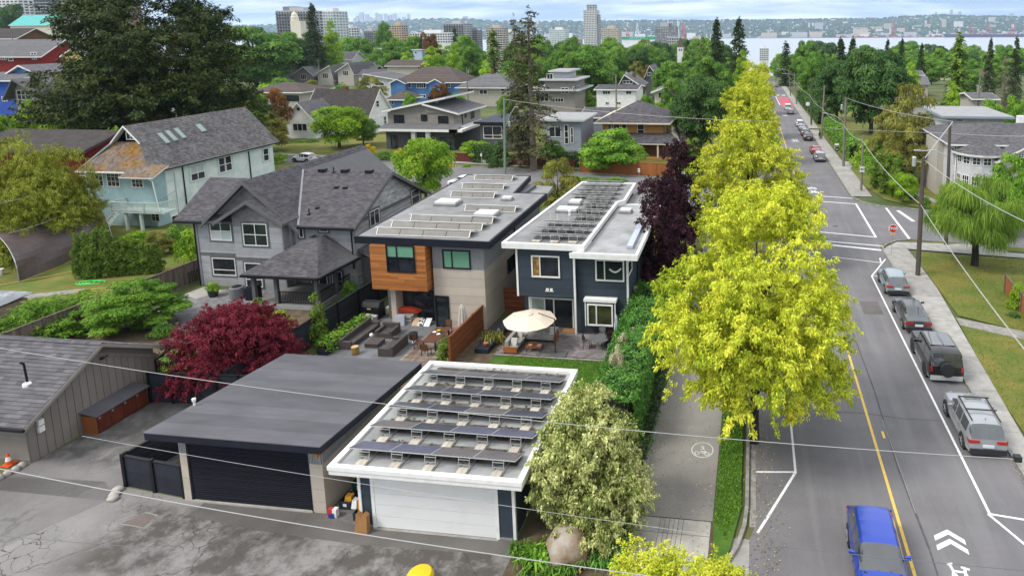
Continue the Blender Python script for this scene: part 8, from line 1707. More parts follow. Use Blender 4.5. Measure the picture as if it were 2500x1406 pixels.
tp=ptop(1982,190,165);P5=pole('dark slanting wooden pole at the driveway mouth',14.2,165,tp.z-tz(165),.2,WOODP,(tp.x-14.2,0))
tp=ptop(1939,178,225);P6=pole('pole with lamp arm near the red painted lane',14.4,225,tp.z-tz(225),.2,WOODG,(tp.x-14.4,0),arm=(-1.0,(-3.5,0,.6)))
tp=ptop(1925,170,262);P7=pole('thin pole at the far pavement corner',14.3,262,tp.z-tz(262),.2,WOODG,(tp.x-14.3,0),arm=(-.5,(-4,0,.6)))
tp=ptop(1905,145,330);P8=pole('farthest wooden pole by the far junction',14.6,330,tp.z-tz(330),.2,WOODP,(tp.x-14.6,0))
tp=ptop(2319,300,65.1);P9=pole('dark wooden pole in front of the turret house',18.91,65.06,tp.z-tz(65.1),.17,WOODP,(tp.x-18.91,0),arm=(-3.3,(-2.6,0,.5)))
tp=ptop(1231,240,95.6);P10=pole('greenish steel pole with lamp arm on the cross street',-38.3,95.6,tp.z-tz(95.6),.19,GREENP,(tp.x+38.3,0),None,'lamp_pole',arm=(-4.5,(1.6,0,3.1)),box=(.65,0,-4.4))
for px,yt,Y,lab in((779,148,300,'thin wooden pole between the row houses'),(1140,163,205,'wooden pole with grey transformer in front of the tan hipped house'),(1504,182,118,'thin wooden pole behind the ochre house'),(1517,130,330,'distant wooden pole above the craftsman house'),(1033,95,420,'distant pole above the lime trees'),(33,80,190,'wooden pole at the left below the turquoise roof'),(2392,170,150,'thin pole between the conifers on the right'),(1895,140,300,'thin wooden pole by the end of the golden row')):
 q=PY(px,yt+30,Y);p_=pole(lab,q.x,Y,PY(px,yt,Y).z-tz(Y),.18,WOODG,(0,0),'wooden poles in the town beyond',box=(.6,0,-2.2)if px==1140 else None)
def wire(label,a,b,sag,r,mat=WIRE,group='overhead wires',n=14,name='overhead_wire',mid=None):
 a,b=Vector(a),Vector(b);pts=[a.lerp(b,k/n)-Vector((0,0,sag*4*(k/n)*(1-k/n)))for k in range(n+1)];o=MB()
 t=thing(name,label,'wire',tuple(a),group);o.tube(pts,r,5).obj('cable',mat,t);return t
 # low thick communication cable from pole to pole
hh=[(P8,330,(1906,160)),(P7,262,(1928,190)),(P6,225,(1938,197)),(P5,165,(1976,232)),(P4,140,(2006,264)),(P3,107.8,(2060,306)),(P2,89.4,(2105,343)),(P1,55.7,(2248,500))]
nm=['','far','second far','third','drooping','lamp pole','speed sign','long near']
for k in range(len(hh)-1):
 a=PY(hh[k][2][0],hh[k][2][1],hh[k][1]);b=PY(hh[k+1][2][0],hh[k+1][2][1],hh[k+1][1]);wire(['farthest span of the thick roadside cable','thick roadside cable span by the red painted lane','thick roadside cable span past the driveway mouth','drooping thick cable span in front of the big round tree','thick cable span ending at the lamp pole','short thick cable span up to the speed sign pole','long thick cable span down to the nearest dark pole'][k],b,a,.5,.035)
a=PY(2248,500,55.7);b=PY(2505,858,26);wire('thick cable from the dark pole over the right lawn',a,b,.25,.03)
wire('cable from the dark pole top over the willow',PY(2258,392,55.7),PY(2510,545,40),.3,.03);wire('diagonal stay from the dark pole up to the pole by the turret house',PY(2257,388,55.7),PY(2326,298,65.1),0,.05)
wire('upper wire from the lamp pole to the pole by the turret house',PY(2067,240,107.8),PY(2325,297,65.1),.4,.03);wire('level wire across the road to the pole by the turret house',PY(1990,311,140),PY(2318,326,65.1),.1,.025);wire('wire from the turret house pole past its roof',PY(2318,325,65.1),PY(2510,333,62),.1,.025)
wire('thin wire over the tall fir and the ochre house',PY(1230,243,95.6),PY(1900,298,80),.6,.03)
# wires across the foreground
wire('near pale wire crossing both garage roofs and the street',PY(-40,843,16),PY(2492,1121,16),.45,.009,n=30)
wire('nearest thick pale wire crossing the alley',PY(-40,1136,13),PY(1640,1412,13),.18,.011,n=24)
wire('thin twisted wire in front of the garage doors',PY(200,1064,16.5),PY(1700,1300,16.5),.12,.006,n=24);wire('thin dark wire over the road at the bottom',PY(1880,1330,14),PY(2540,1395,14),.03,.008,WIRED);wire('thin dark wire over the alley corner',PY(-20,1305,14),PY(420,1340,14),.02,.007,WIRED)
wire('pale wire over the bamboo',PY(-20,500,44),PY(190,450,58),.1,.02);wire('beaded pale wire over the tarpaulin shelter',PY(20,570,44),PY(245,470,60),.5,.02)
b=PY(2484,1115,16);o=thing('wire_box','small black junction box hanging on the near wire at the right edge','junction box',tuple(b));MB().box(b.x-.07,b.x+.10,15.95,16.1,b.z-.12,b.z+.02).obj('case',PLASTIC,o);MB().box(b.x-.10,b.x-.07,15.98,16.06,b.z-.05,b.z+.01).obj('clip',PLASTIC,o)
# signs
def post_sign(label,X,Y,H,name='street_sign',cat='sign',r=.03):
 g=tz(Y)+.1;t=thing(name,label,cat,(X,Y,g));MB().tube([(X,Y,g-.2),(X,Y,g+H)],r,6).obj('post',GALV,t);return t,g
SRED=MP('sign_red',(.50,.012,.018),.4);SWHITE=MP('sign_white',(.80,.80,.80),.4);SBLACK=MP('sign_black',(.015,.015,.015),.5)
def txt(s,size,mat,loc,parent,name='lettering',bold=.0,rz=0):
 c=bpy.data.curves.new(name,'FONT');c.body=s;c.size=size;c.align_x='CENTER';c.align_y='CENTER';c.extrude=.003;c.offset=bold;return text_obj(c,name,mat,loc,(PI/2,0,rz),parent)
tp=PY(2180,558,61.4);t,g=post_sign('red octagonal stop sign at the junction corner',13.0,61.44,tp.z-tz(61.44)+.35,'stop_sign')
o=lambda R,y,n=8:[(13.0+(tp.x-13)+R*math.cos(PI/8+k*PI/4),y,tp.z+R*math.sin(PI/8+k*PI/4))for k in range(n)]
MB().prism(o(.42,61.36),(0,.015,0)).obj('border',SWHITE,t);MB().prism(o(.38,61.35),(0,.012,0)).obj('face',SRED,t);txt('STOP',.33,SWHITE,(tp.x,61.345,tp.z),t,bold=.008);MB().box(tp.x-.25,tp.x+.25,61.36,61.38,tp.z-.62,tp.z-.47).obj('lower_plate',MP('sign_yellow',(.55,.42,.12),.5),t)
c=PY(2105,414,89.2);t=thing('speed_sign','white speed sign reading 40 fixed to the second wooden pole','sign',tuple(c));w=.30
MB().box(c.x-.32,c.x+.32,89.15,89.19,c.z-.40,c.z+.40).obj('face',SWHITE,t);txt('40',.52,SBLACK,(c.x,89.145,c.z+.02),t,bold=.012);e=MB()
for a in((-.30,.30,.355,.375),(-.30,.30,-.375,-.355)):e.box(c.x+a[0],c.x+a[1],89.146,89.15,c.z+a[2],c.z+a[3])
for a in((-.30,-.28),(.28,.30)):e.box(c.x+a[0],c.x+a[1],89.146,89.15,c.z-.375,c.z+.375)
e.obj('border',SBLACK,t);txt('km/h',.13,SBLACK,(c.x,89.145,c.z-.29),t)
t,g=post_sign('bus stop post with white plate and round dark sign',13.71,113.1,2.9,'bus_stop_sign');MB().box(13.75,14.45,113.05,113.09,g+2.65,g+2.95).obj('plate',SWHITE,t);MB().prism([(14.15+.28*math.cos(k*PI/6),113.04,g+1.95+.40*math.sin(k*PI/6))for k in range(12)],(0,.03,0)).obj('round_sign',SBLACK,t);MB().box(14.02,14.28,113.02,113.04,g+1.9,g+2.0).obj('mark',SWHITE,t)
c=PY(1560,416,91.8);t,g=post_sign('small white parking sign on a thin post before the orange fence',c.x,91.78,c.z-tz(91.78)+.25);MB().box(c.x-.16,c.x+.16,91.70,91.73,c.z-.28,c.z+.28).obj('face',SWHITE,t);MB().box(c.x-.07,c.x+.07,91.69,91.70,c.z-.02,c.z+.18).box(c.x-.1,c.x+.1,91.69,91.70,c.z-.2,c.z-.15).obj('mark',SBLACK,t)
c=PY(1175,378,100);t,g=post_sign('small white sign post before the dark red garden wall',c.x,100,c.z-tz(100)+.2);MB().box(c.x-.12,c.x+.12,99.9,99.94,c.z-.25,c.z+.22).obj('face',SWHITE,t)
q=PY(1947,245,190);t,g=post_sign('tall white sign beside the far pavement',15.2,190,3.4);MB().box(14.7,15.7,189.9,189.96,g+2.6,g+3.6).obj('face',SWHITE,t)
# bench
t=thing('bus_bench','grey bench with slatted back beside the bus stop pavement','bench',(16.3,110,tz(110)+.1));g=tz(110)+.1
for k in range(3):MB().box(15.95+k*.16,16.08+k*.16,108.9,110.9,g+.42,g+.46).obj('seat_slat',WOODG,t)
for k in range(3):MB().prism([(16.45+k*.03,108.9,g+.55+k*.16),(16.45+k*.03,110.9,g+.55+k*.16),(16.47+k*.03,110.9,g+.68+k*.16),(16.47+k*.03,108.9,g+.68+k*.16)],(.03,0,0)).obj('back_slat',WOODG,t)
for y in(109.1,110.7):MB().box(15.98,16.42,y-.05,y+.05,g,g+.42).bar((16.42,y,g+.4),(16.55,y,g+1.05),.05).obj('leg',m_conc2,t)
# willow on the corner lawn
proto('weeping_willow','lob',leaf='willow',bark=BARK_D,r=.26,seed=40,H=6.2,z0=2.0,prof=lambda t:3.4*math.sin(PI*(.22+.66*t))**.55,nl=54,lr=.72,per=560,L=.6,Wd=.04,droop=.75,flat=.7,upb=.1,rand=.7,down=1.0,limbs=10)
tree('weeping_willow',2386,440,224,59.0,'weeping willow with dark leaning trunk on the corner lawn',name='willow_tree')
tree('arborvitae',2168,372,46,88,'left one of the tall clipped conifers beside the corner lawn','hedge conifer','conifer_shrub');tree('arborvitae',2192,378,46,85.5,'right one of the tall clipped conifers beside the corner lawn','hedge conifer','conifer_shrub');tree('arborvitae',2146,366,44,91,'rearmost of the tall clipped conifers beside the corner lawn','hedge conifer','conifer_shrub')
tree('round_lime',2208,424,72,82.5,'rounded light green bush on the corner lawn by the clipped conifers','bush','bush')
tree('green_bush',2260,478,30,80.2,'small dark bush at the pavement by the corner lawn','bush','bush');tree('lime_bush',2485,690,50,49.2,'green climbing shrub over the brown fence at the right edge','bush','bush');tree('dark_bush',2476,762,34,47.6,'small round dark bush below the brown fence at the right edge','bush','bush')
# trees without leaves of their own: more hedge and shrubs along the cross street gardens
for pn,px,yt,w,Y,lab in[('green_bush',1395,432,70,92,'dark shrub at the left end below the orange fence'),('green_bush',1440,434,66,91.5,'dark shrub in the middle below the orange fence'),('green_bush',1500,436,70,91,'dark shrub at the right end below the orange fence'),('lime_bush',1290,430,36,97,'small green shrub beside the fir trunk'),('yellow_bush',1100,400,30,101,'small golden shrub beside the dark red garden wall'),('lime_bush',1140,402,30,101,'round lime shrub before the dark red garden wall'),('dark_bush',1205,384,26,100.5,'narrow dark clipped shrub beside the steel lamp pole'),('green_bush',940,368,50,106,'low green shrub before the modern taupe house'),('yellow_bush',975,362,26,107,'yellow and red shrub before the modern taupe house'),('dark_bush',1062,368,30,105,'dark clipped shrub by the taupe house window'),('green_bush',760,338,30,124,'green shrub at the foot of the white cottage'),('green_bush',725,344,36,123,'dark shrub at the left foot of the white cottage'),('purple_bush',1062,222,42,205,'purple red shrub before the bright blue house'),('lime_bush',1340,396,30,95,'small yellow green shrub under the dark hedge'),('lime_bush',650,205,70,180,'row of small conifers left of the row houses')]:
 tree(pn,px,yt,w,Y,lab,'bush','bush')
hedge('tall dark clipped hedge in front of the flat roofed dark house',[(-47.5,104.5),(-42.5,103.8)],1.2,3.4,'dark',8,L=.25,Wd=.16,dens=60);hedge('dark clipped hedge right of the fir trunk',[(-33.5,103),(-27.5,102)],1.2,2.6,'dark',9,L=.25,Wd=.16,dens=60)
# walls and fences of the cross street
def board_fence(label,pts,h,mat,post,bw=.2,step_posts=2.4,cap=True,name='fence',horizontal=False,cat='fence',h0=0.02,zfun=tz,th=.03):
 o=Vector((pts[0][0],pts[0][1],zfun(pts[0][1])));t=thing(name,label,cat,tuple(o));rnd=random.Random(len(label))
 for a,b in zip(pts[:-1],pts[1:]):
  a,b=Vector(a),Vector(b);d=b-a;l=d.length;d.normalize();nn=Vector((-d.y,d.x));n=max(1,round(l/step_posts));bay=l/n
  for k in range(n+1):
   p=a+d*bay*k;MB().box(p.x-.07,p.x+.07,p.y-.07,p.y+.07,zfun(p.y)-.2,zfun(p.y)+h+.10).obj('post',post,t)
  for k in range(n):
   p,q=a+d*(bay*k+.07),a+d*(bay*(k+1)-.07)
   if horizontal:
    m=max(2,int(h/bw))
    for j in range(m):
     z0,z1=h0+h/m*j+.008,h0+h/m*(j+1)-.006;MB().prism([(p.x,p.y,zfun(p.y)+z0),(q.x,q.y,zfun(q.y)+z0),(q.x,q.y,zfun(q.y)+z1),(p.x,p.y,zfun(p.y)+z1)],(nn.x*th,nn.y*th,0),rnd.random()).obj('board',mat,t)
   else:
    m=max(2,int((q-p).length/bw));w=(q-p).length/m
    for j in range(m):
     u,v=p+d*(w*j+.006),p+d*(w*(j+1)-.006);hh_=h-rnd.uniform(0,.03);MB().prism([(u.x,u.y,zfun(u.y)+h0),(v.x,v.y,zfun(v.y)+h0),(v.x,v.y,zfun(v.y)+hh_),(u.x,u.y,zfun(u.y)+hh_)],(nn.x*th,nn.y*th,0),rnd.random()).obj('board',mat,t)
   if cap:MB().prism([(p.x-nn.x*.05,p.y-nn.y*.05,zfun(p.y)+h),(q.x-nn.x*.05,q.y-nn.y*.05,zfun(q.y)+h),(q.x+nn.x*.08,q.y+nn.y*.08,zfun(q.y)+h),(p.x+nn.x*.08,p.y+nn.y*.08,zfun(p.y)+h)],(0,0,.04)).obj('rail',post,t)
 return t
ORF=M('orange_fence',(.30,.105,.030),(.24,.085,.026),scale=1.5,rough=.8,stretch=(4,4,.6),tone=.12);WETH=M('weathered_fence',(.105,.072,.056),(.17,.145,.12),scale=1.6,rough=.95,stretch=(4,4,.5),tone=.22,detail=8);BLKF=M('black_stained_boards',(.016,.018,.026),(.024,.027,.038),scale=1.6,rough=.6,tone=.2);BRF=M('brown_stained_boards',(.22,.072,.024),(.155,.05,.019),scale=1.4,rough=.7,stretch=(.6,.6,6),tone=.2);DRED=M('dark_red_wall',(.105,.022,.015),(.08,.018,.013),scale=1.5,rough=.8,tone=.1)
board_fence('orange stained board fence below the ochre house',[(-27.0,98.2),(-11.5,95.8)],2.0,ORF,ORF,.5,3.2)
t=board_fence('low dark red board wall along the cross street gardens',[(-51,105.2),(-28.5,100.2)],1.5,DRED,DRED,.3,4.5,horizontal=True,name='garden_wall',cat='wall')
txt('103',.62,SWHITE,(PY(1182,394,103.2).x,103.1-.25,PY(1182,394,103.2).z),t,'house_number',rz=-.19)
board_fence('low brown board fence at the right edge of the lawn',[(19.9,52.5),(19.3,44.5)],1.5,ORF,WETH,.22,2.0)
hedge('green hedge bank along the right pavement behind the bus bench',[(17.6,113),(17.2,135),(17.6,158)],2.6,3.0,'green',21,L=.34,Wd=.22,dens=60)
hedge('leafy hedge bank along the far right pavement',[(17.4,166),(17.5,200),(17.6,250)],3,3.4,'dark',22,L=.4,Wd=.26,dens=40)
hedge('bushy green bank between the corner lawn and the bus bench',[(19.5,84.5),(18.6,98),(18.4,108)],2.2,2.6,'fresh',23,L=.3,Wd=.18,dens=70)
# ================================================================== YARDS
board_fence('black stained board fence between the grey house and the cedar clad house',[(-28.6,30.2),(-28.6,47.2)],1.9,BLKF,m_black,.21,2.5,horizontal=True)
board_fence('brown stained board fence between the two patios',[(-18.45,35.9),(-18.45,46.2)],1.8,BRF,BRF,.2,3.3,horizontal=True);board_fence('short brown board screen beside the slate blue house',[(-18.3,44.2),(-16.0,44.2)],1.8,BRF,BRF,.2,2.3,horizontal=True);board_fence('small red brown fence panel at the foot of the slate blue house',[(-8.2,42.2),(-6.6,42.2)],1.5,BRF,BRF,.2,1.6,horizontal=True)
board_fence('black board fence with gate behind the rust red cupboard',[(-33.0,29.75),(-25.2,30.2)],1.75,BLKF,m_black,.22,1.3,horizontal=True);board_fence('black double gate at the corner of the grey roofed garage',[(-27.75,23.35),(-24.45,22.98)],1.5,BLKF,m_black,1.45,1.6,cap=True,horizontal=True,name='gate',cat='gate');board_fence('black side fence running back from the double gate',[(-27.75,23.5),(-26.9,29.6)],1.5,BLKF,m_black,.22,2.9,horizontal=True)
board_fence('weathered brown board fence left of the grey house',[(-46.5,33),(-46.5,51.5)],1.8,WETH,WETH,.19,2.4)
def bx(t,nm,m,x0,x1,y0,y1,z0,z1,g=None):g=tz((y0+y1)/2)if g is None else g;return MB().box(x0,x1,y0,y1,g+z0,g+z1).obj(nm,m,t)
def T(name,label,cat,x,y,group=None):return thing(name,label,cat,(x,y,tz(y)),group)
# paving
m_pv=M('porcelain_paver',(.165,.168,.172),(.135,.137,.14),scale=.8,rough=.6,tone=.12);m_dk=M('weathered_deck',(.15,.105,.078),(.34,.30,.26),scale=.5,rough=.9,stretch=(3,.8,3),tone=.2,lo=.42,hi=.66);m_pb=M('patio_brick',(.215,.19,.185),(.165,.145,.14),scale=.6,rough=.9,tone=.28)
base=sheet('patio',rect(-27.7,-21.9,35.4,42.4),.025,m_dirt)
for i in range(6):
 for j in range(8):x,y=-27.68+.965*i,35.42+.87*j;mb=MB();mb.prism([(a,b,tz(b)+.028)for a,b in rect(x+.006,x+.955,y+.006,y+.862)],(0,0,.03),random.random());mb.obj('paver',m_pv,base)
base=sheet('deck',rect(-21.9,-18.55,34.6,41.2),.02,m_dirt)
for j in range(44):y=34.62+.149*j;mb=MB();mb.prism([(a,b,tz(b)+.03)for a,b in rect(-21.88,-18.57,y+.004,y+.143)],(0,0,.045),random.random());mb.obj('deck_board',m_dk,base)
def brickfield(name,poly_in,x0,x1,y0,y1,w,l,mat,seed):
 rnd=random.Random(seed);base=sheet(name,poly_in,.022,m_dirt);mb=MB();y=y0;r=0
 while y<y1:
  x=x0+(r%2)*l/2
  while x<x1:
   z=.03+rnd.random()*.008;mb.prism([(a,b,tz(b)+z)for a,b in rect(x+.006,min(x+l-.006,x1),y+.006,y+w-.006)],(0,0,.022),rnd.random());x+=l
  y+=w;r+=1
 mb.obj('bricks',mat,base,'stuff');return base
brickfield('brick_patio',rect(-16.3,-8.6,37.6,42),-16.3,-8.7,37.7,41.1,.2,.3,m_pb,1);sheet('patio_edge',rect(-16.3,-8.8,37.42,37.6),.05,m_kerb)
brickfield('brick_yard',rect(-44.5,-36,38.2,46),-44.2,-36.6,38.5,45.6,.2,.34,M('grey_brick',(.20,.195,.195),(.16,.155,.155),scale=.6,tone=.22),2);sheet('yard_edge',rect(-44.4,-35.5,38.2,38.5),.05,m_conc2);sheet('yard_slab',[(-44.9,44.2),(-43.2,43.6),(-42.4,45.4),(-44.7,46)],.06,m_conc)
for k,(x,y)in enumerate([(-8.55,36.1),(-8.7,35.2),(-8.75,34.2),(-8.7,33.2)]):o=MB();o.prism([(x+.3*math.cos(a)*(1+.15*math.sin(3*a+k)),y+.25*math.sin(a),tz(y)+.03)for a in[i*PI/4 for i in range(8)]],(0,0,.04)).obj('stepping_stone',m_kerb,None,'structure')
# wicker set
WICK=M('dark_wicker',(.055,.046,.042),(.085,.072,.066),scale=14,rough=.7,stretch=(1,1,3),bump=.5,bscale=60);CUSH=M('grey_cushion',(.36,.345,.33),(.31,.295,.28),scale=2,rough=.95);PIL=M('pale_pillow',(.55,.54,.52),scale=3);TEAK=M('teak',(.36,.12,.04),(.28,.09,.03),scale=2,rough=.5,stretch=(.6,.6,5));DTEAK=M('brown_teak',(.13,.06,.035),(.10,.046,.028),scale=2,rough=.5,stretch=(.6,.6,5));STEEL=MP('dark_steel',(.022,.022,.022),.5)
def wicker(label,x0,x1,y0,y1,back,name='wicker_sofa',cat='sofa',arm=.2):
 t=T(name,label,cat,(x0+x1)/2,(y0+y1)/2,'dark wicker patio seats');bx(t,'seat',WICK,x0+.02,x1-.02,y0+.02,y1-.02,.06,.36)
 B={'-x':(x0,x0+arm,y0,y1),'+x':(x1-arm,x1,y0,y1),'+y':(x0,x1,y1-arm,y1),'-y':(x0,x1,y0,y0+arm)};bx(t,'backrest',WICK,*B[back],.06,.74)
 for s in(('-y','+y')if 'x' in back else('-x','+x')):q=list(B[s]);i={'-x':0,'+x':1,'-y':2,'+y':3}[back];q[i]+=arm if i%2==0 else-arm;bx(t,'armrest',WICK,*q,.06,.58)
 n=4
 for k in range(n):
  if 'x' in back:a=y0+arm+(y1-y0-2*arm)*k/n;bx(t,'seat_panel',WICK,x0+(arm if back=='-x' else .03),x1-(arm if back=='+x' else .03),a+.01,a+(y1-y0-2*arm)/n-.01,.36,.385)
  else:a=x0+arm+(x1-x0-2*arm)*k/n;bx(t,'seat_panel',WICK,a+.01,a+(x1-x0-2*arm)/n-.01,y0+(arm if back=='-y' else .03),y1-(arm if back=='+y' else .03),.36,.385)
 return t
wicker('long dark wicker sofa beside the planter',-26.6,-25.75,36.9,40.3,'-x');wicker('dark wicker armchair in front of the sliding glass door',-25.2,-24.0,38.75,39.9,'+y','wicker_armchair','armchair');wicker('dark wicker two seater at the deck edge',-23.5,-22.5,36.3,38.2,'+x')
t=T('wicker_table','low square dark wicker table between the wicker seats','table',-24.6,37.6);bx(t,'base',WICK,-25.05,-24.15,37.3,38.2,.05,.33);bx(t,'top',WICK,-25.08,-24.12,37.27,38.23,.33,.37)
t=T('log_stump','sawn yellow log stump standing on the patio pavers','log',-25.15,36.45);MB().lathe((-25.15,36.45,tz(36.4)),[(.22,.05),(.25,.15),(.23,.5),(.24,.55)],12).obj('bark',M('log_bark',(.30,.19,.07),(.20,.12,.05),scale=5,stretch=(3,3,.8)),t);MB().lathe((-25.15,36.45,tz(36.4)+.55),[(.23,0),(.22,.012)],12).obj('cut_face',M('cut_wood',(.50,.36,.17),scale=9),t)
t=T('planter','long black trough planter along the black fence','planter',-27,38);bx(t,'trough',BLKF,-27.45,-26.75,36.0,40.7,.03,.42)
t=T('round_stool','black round stool behind the wicker two seater','stool',-22.6,39.0);MB().lathe((-22.6,39.0,tz(39)),[(.26,.03),(.30,.2),(.30,.45)],12).obj('seat',STEEL,t)
for x,y,lab in((-25.55,38.9,'white ball under the long wicker sofa end'),(-22.1,38.2,'white ball by the deck edge')):t=T('ball',lab,'ball',x,y);MB().lathe((x,y,tz(y)+.03),[(.02,0),(.12,.06),(.15,.15),(.12,.24),(.02,.30)],10).obj('skin',m_wtrim,t,smooth=True)
# grill, cloth, kayak pile
t=T('grill','barbecue under a black cover against the black fence','grill',-27.2,42.2);MB().prism([(-28.0,41.6,tz(42)),(-28.0,42.5,tz(42)),(-28.0,42.45,tz(42)+.95),(-28.0,42.3,tz(42)+1.25),(-28.0,41.85,tz(42)+1.25),(-28.0,41.65,tz(42)+.95)],(1.35,0,0)).obj('cover',m_black,t);bx(t,'badge',MP('brass',(.45,.30,.10),.4),-27.5,-27.2,41.56,41.59,.8,.88)
t=T('side_table','small table under a crumpled grey cloth beside the barbecue','table',-27,41.0);MB().prism([(-27.5,40.75,tz(41)+.42),(-26.6,40.7,tz(41)+.38),(-26.55,41.35,tz(41)+.44),(-27.45,41.4,tz(41)+.5)],(0,0,.07)).prism([(-26.62,40.72,tz(41)+.1),(-26.58,41.3,tz(41)+.05),(-26.58,41.3,tz(41)+.42),(-26.62,40.72,tz(41)+.42)],(.03,0,0)).obj('cloth',CUSH,t)
t=T('trampoline_ring','small round pale table in the shadow beside the barbecue','table',-26.2,42.8);MB().lathe((-26.2,42.8,tz(42.8)),[(.04,0),(.04,.5),(.55,.5),(.55,.54)],14).obj('top',CUSH,t)
t=T('kayak','red orange kayak hull lying on stacked grey cushions by the glass door','kayak',-24.6,41.5);MB().prism([(-25.5,41.2,tz(41)+.95),(-24.9,41.1,tz(41)+1.15),(-24.3,41.1,tz(41)+1.18),(-23.7,41.2,tz(41)+1.0),(-23.5,41.3,tz(41)+.8),(-25.6,41.3,tz(41)+.75)],(.1,.55,0)).obj('hull',MP('orange_red',(.55,.07,.02),.45),t)
rnd=random.Random(3)
for k in range(6):y=41.1+.12*(k%2);t=T('seat_cushion',['lowest grey seat cushion of the pile','second grey seat cushion of the pile','third grey seat cushion of the pile','fourth grey seat cushion of the pile','fifth grey seat cushion of the pile','topmost grey seat cushion under the kayak'][k],'cushion',-24.3,y,'grey cushions piled by the glass door');bx(t,'pad',CUSH,-25.2+.1*(k%3),-23.9+.12*(k%2),y,y+.7,.05+.12*k,.16+.12*k)
t=T('storage_box','pale grey upright cushion leaning before the cushion pile','cushion',-24.7,40.85);MB().prism([(-25.0,40.85,tz(41)+.03),(-24.3,40.85,tz(41)+.03),(-24.3,40.95,tz(41)+.8),(-25.0,40.95,tz(41)+.8)],(0,.13,0)).obj('pad',M('pale_cushion',(.42,.43,.47),scale=2),t)
for k,(x,lab,m)in enumerate(((-23.6,'tan cushion on the floor beside the pile',M('tan_cushion',(.50,.36,.22),scale=3)),(-23.2,'black and white patterned cushion beside the pile',M('pattern_cushion',(.60,.58,.55),(.05,.05,.05),scale=6,lo=.48,hi=.52,detail=0)),(-22.7,'white crumpled bag by the glass door',m_wtrim))):t=T('throw_cushion',lab,'cushion',x,41.0);MB().prism([(x-.2,40.9,tz(41)+.03),(x+.22,40.9,tz(41)+.03),(x+.25,41.3,tz(41)+.35),(x-.15,41.3,tz(41)+.35)],(0,.1,.12)).obj('pad',m,t)
# dining set
t=T('dining_table','long brown slatted dining table on the deck','table',-20.6,38.3)
for k in range(8):bx(t,'slat',DTEAK,-21.1+.125*k,-20.985+.125*k,37.3,39.4,.70,.735)
for x in(-21.0,-20.2):
 for y in(37.4,39.3):bx(t,'leg',STEEL,x-.04,x+.04,y-.04,y+.04,.05,.7)
def chair(label,x,y,a,m=DTEAK,grp='dining chairs on the deck',s=1.0):
 t=T('patio_chair',label,'chair',x,y,grp);c,s_=math.cos(a),math.sin(a);P=lambda u,v,z:(x+(u*c-v*s_)*s,y+(u*s_+v*c)*s,tz(y)+.05+z);
 MB().prism([P(-.23,-.23,.42),P(.23,-.23,.42),P(.23,.23,.42),P(-.23,.23,.42)],(0,0,.04)).obj('seat',m,t);MB().prism([P(-.22,-.23,.5),P(.22,-.23,.5),P(.22,-.29,.9),P(-.22,-.29,.9)],(0,0,.02)).prism([P(-.22,-.25,.5),P(.22,-.25,.5),P(.22,-.31,.9),P(-.22,-.31,.9)],(-.0,.03,0)).obj('backrest',m,t)
 for u in(-.21,.21):
  for v in(-.21,.21):MB().bar(P(u,v,0),P(u,v,.42 if v>0 else .66),.035).obj('leg',STEEL,t)
chair('brown dining chair at the near end of the deck table',-20.5,36.8,0);chair('brown dining chair at the far end of the deck table',-20.6,39.9,PI);chair('near dining chair on the right of the deck table',-19.75,37.9,PI/2);chair('far dining chair on the right of the deck table',-19.75,38.8,PI/2);chair('dining chair on the left of the deck table',-21.5,37.7,-PI/2)
for k,(x,y,m,lab,nm)in enumerate(((-20.7,38.9,MP('yellow_ceramic',(.65,.47,.03),.3),'yellow bowl on the dining table','bowl'),(-20.9,38.7,m_wtrim,'white plate on the dining table','plate'),(-20.4,38.7,STEEL,'black dish on the dining table','dish'),(-20.5,38.45,m_wtrim,'white paper on the dining table','paper'))):t=thing(nm,lab,nm,(x,y,tz(y)+.735));MB().lathe((x,y,tz(38.3)+.737),[(.06,0),(.13,.05 if k==0 else .015),(.10,.05 if k==0 else .012)],10).obj('rim',m,t)
def furled(label,x,y,h,r,m,base=True):
 t=T('parasol',label,'parasol',x,y);z=tz(y)+.05;MB().tube([(x,y,z),(x,y,z+h)],.025,6).obj('pole',STEEL,t);mb=MB();n=16
 pr=[(.03,h-.02),(.10*r,h-.3),(.16*r,h*.62),(.2*r,h*.34),(.06,h*.32)];v=[]
 for q,(rr,zz)in enumerate(pr[:-1]):
  for k in range(n):
   a0,a1=2*PI*k/n,2*PI*(k+1)/n;f=lambda k_,R:R*(1.15 if k_%2 else .8);r1,z1=pr[q+1];mb.face([(x+f(k,rr)*math.cos(a0),y+f(k,rr)*math.sin(a0),z+zz),(x+f(k,r1)*math.cos(a0),y+f(k,r1)*math.sin(a0),z+z1),(x+f(k+1,r1)*math.cos(a1),y+f(k+1,r1)*math.sin(a1),z+z1),(x+f(k+1,rr)*math.cos(a1),y+f(k+1,rr)*math.sin(a1),z+zz)])
 mb.obj('canopy',m,t)
 if base:MB().box(x-.4,x+.4,y-.04,y+.04,z,z+.05).box(x-.04,x+.04,y-.4,y+.4,z+.002,z+.05).tube([(x+.5,y-.3,z+.03),(x+.9,y+.1,z+.1),(x+.5,y+.35,z+.5),(x,y,z+.7)],.03,5).obj('base',STEEL,t)
furled('tall folded cream parasol beside the brown fence',-19.3,39.6,2.45,1.5,M('cream_cloth',(.55,.51,.45),scale=3,rough=.95));furled('small folded pale blue parasol at the slate blue wall',-8.9,40.3,1.9,.8,M('blue_stripe_cloth',(.40,.50,.55),(.55,.60,.62),scale=6),False)
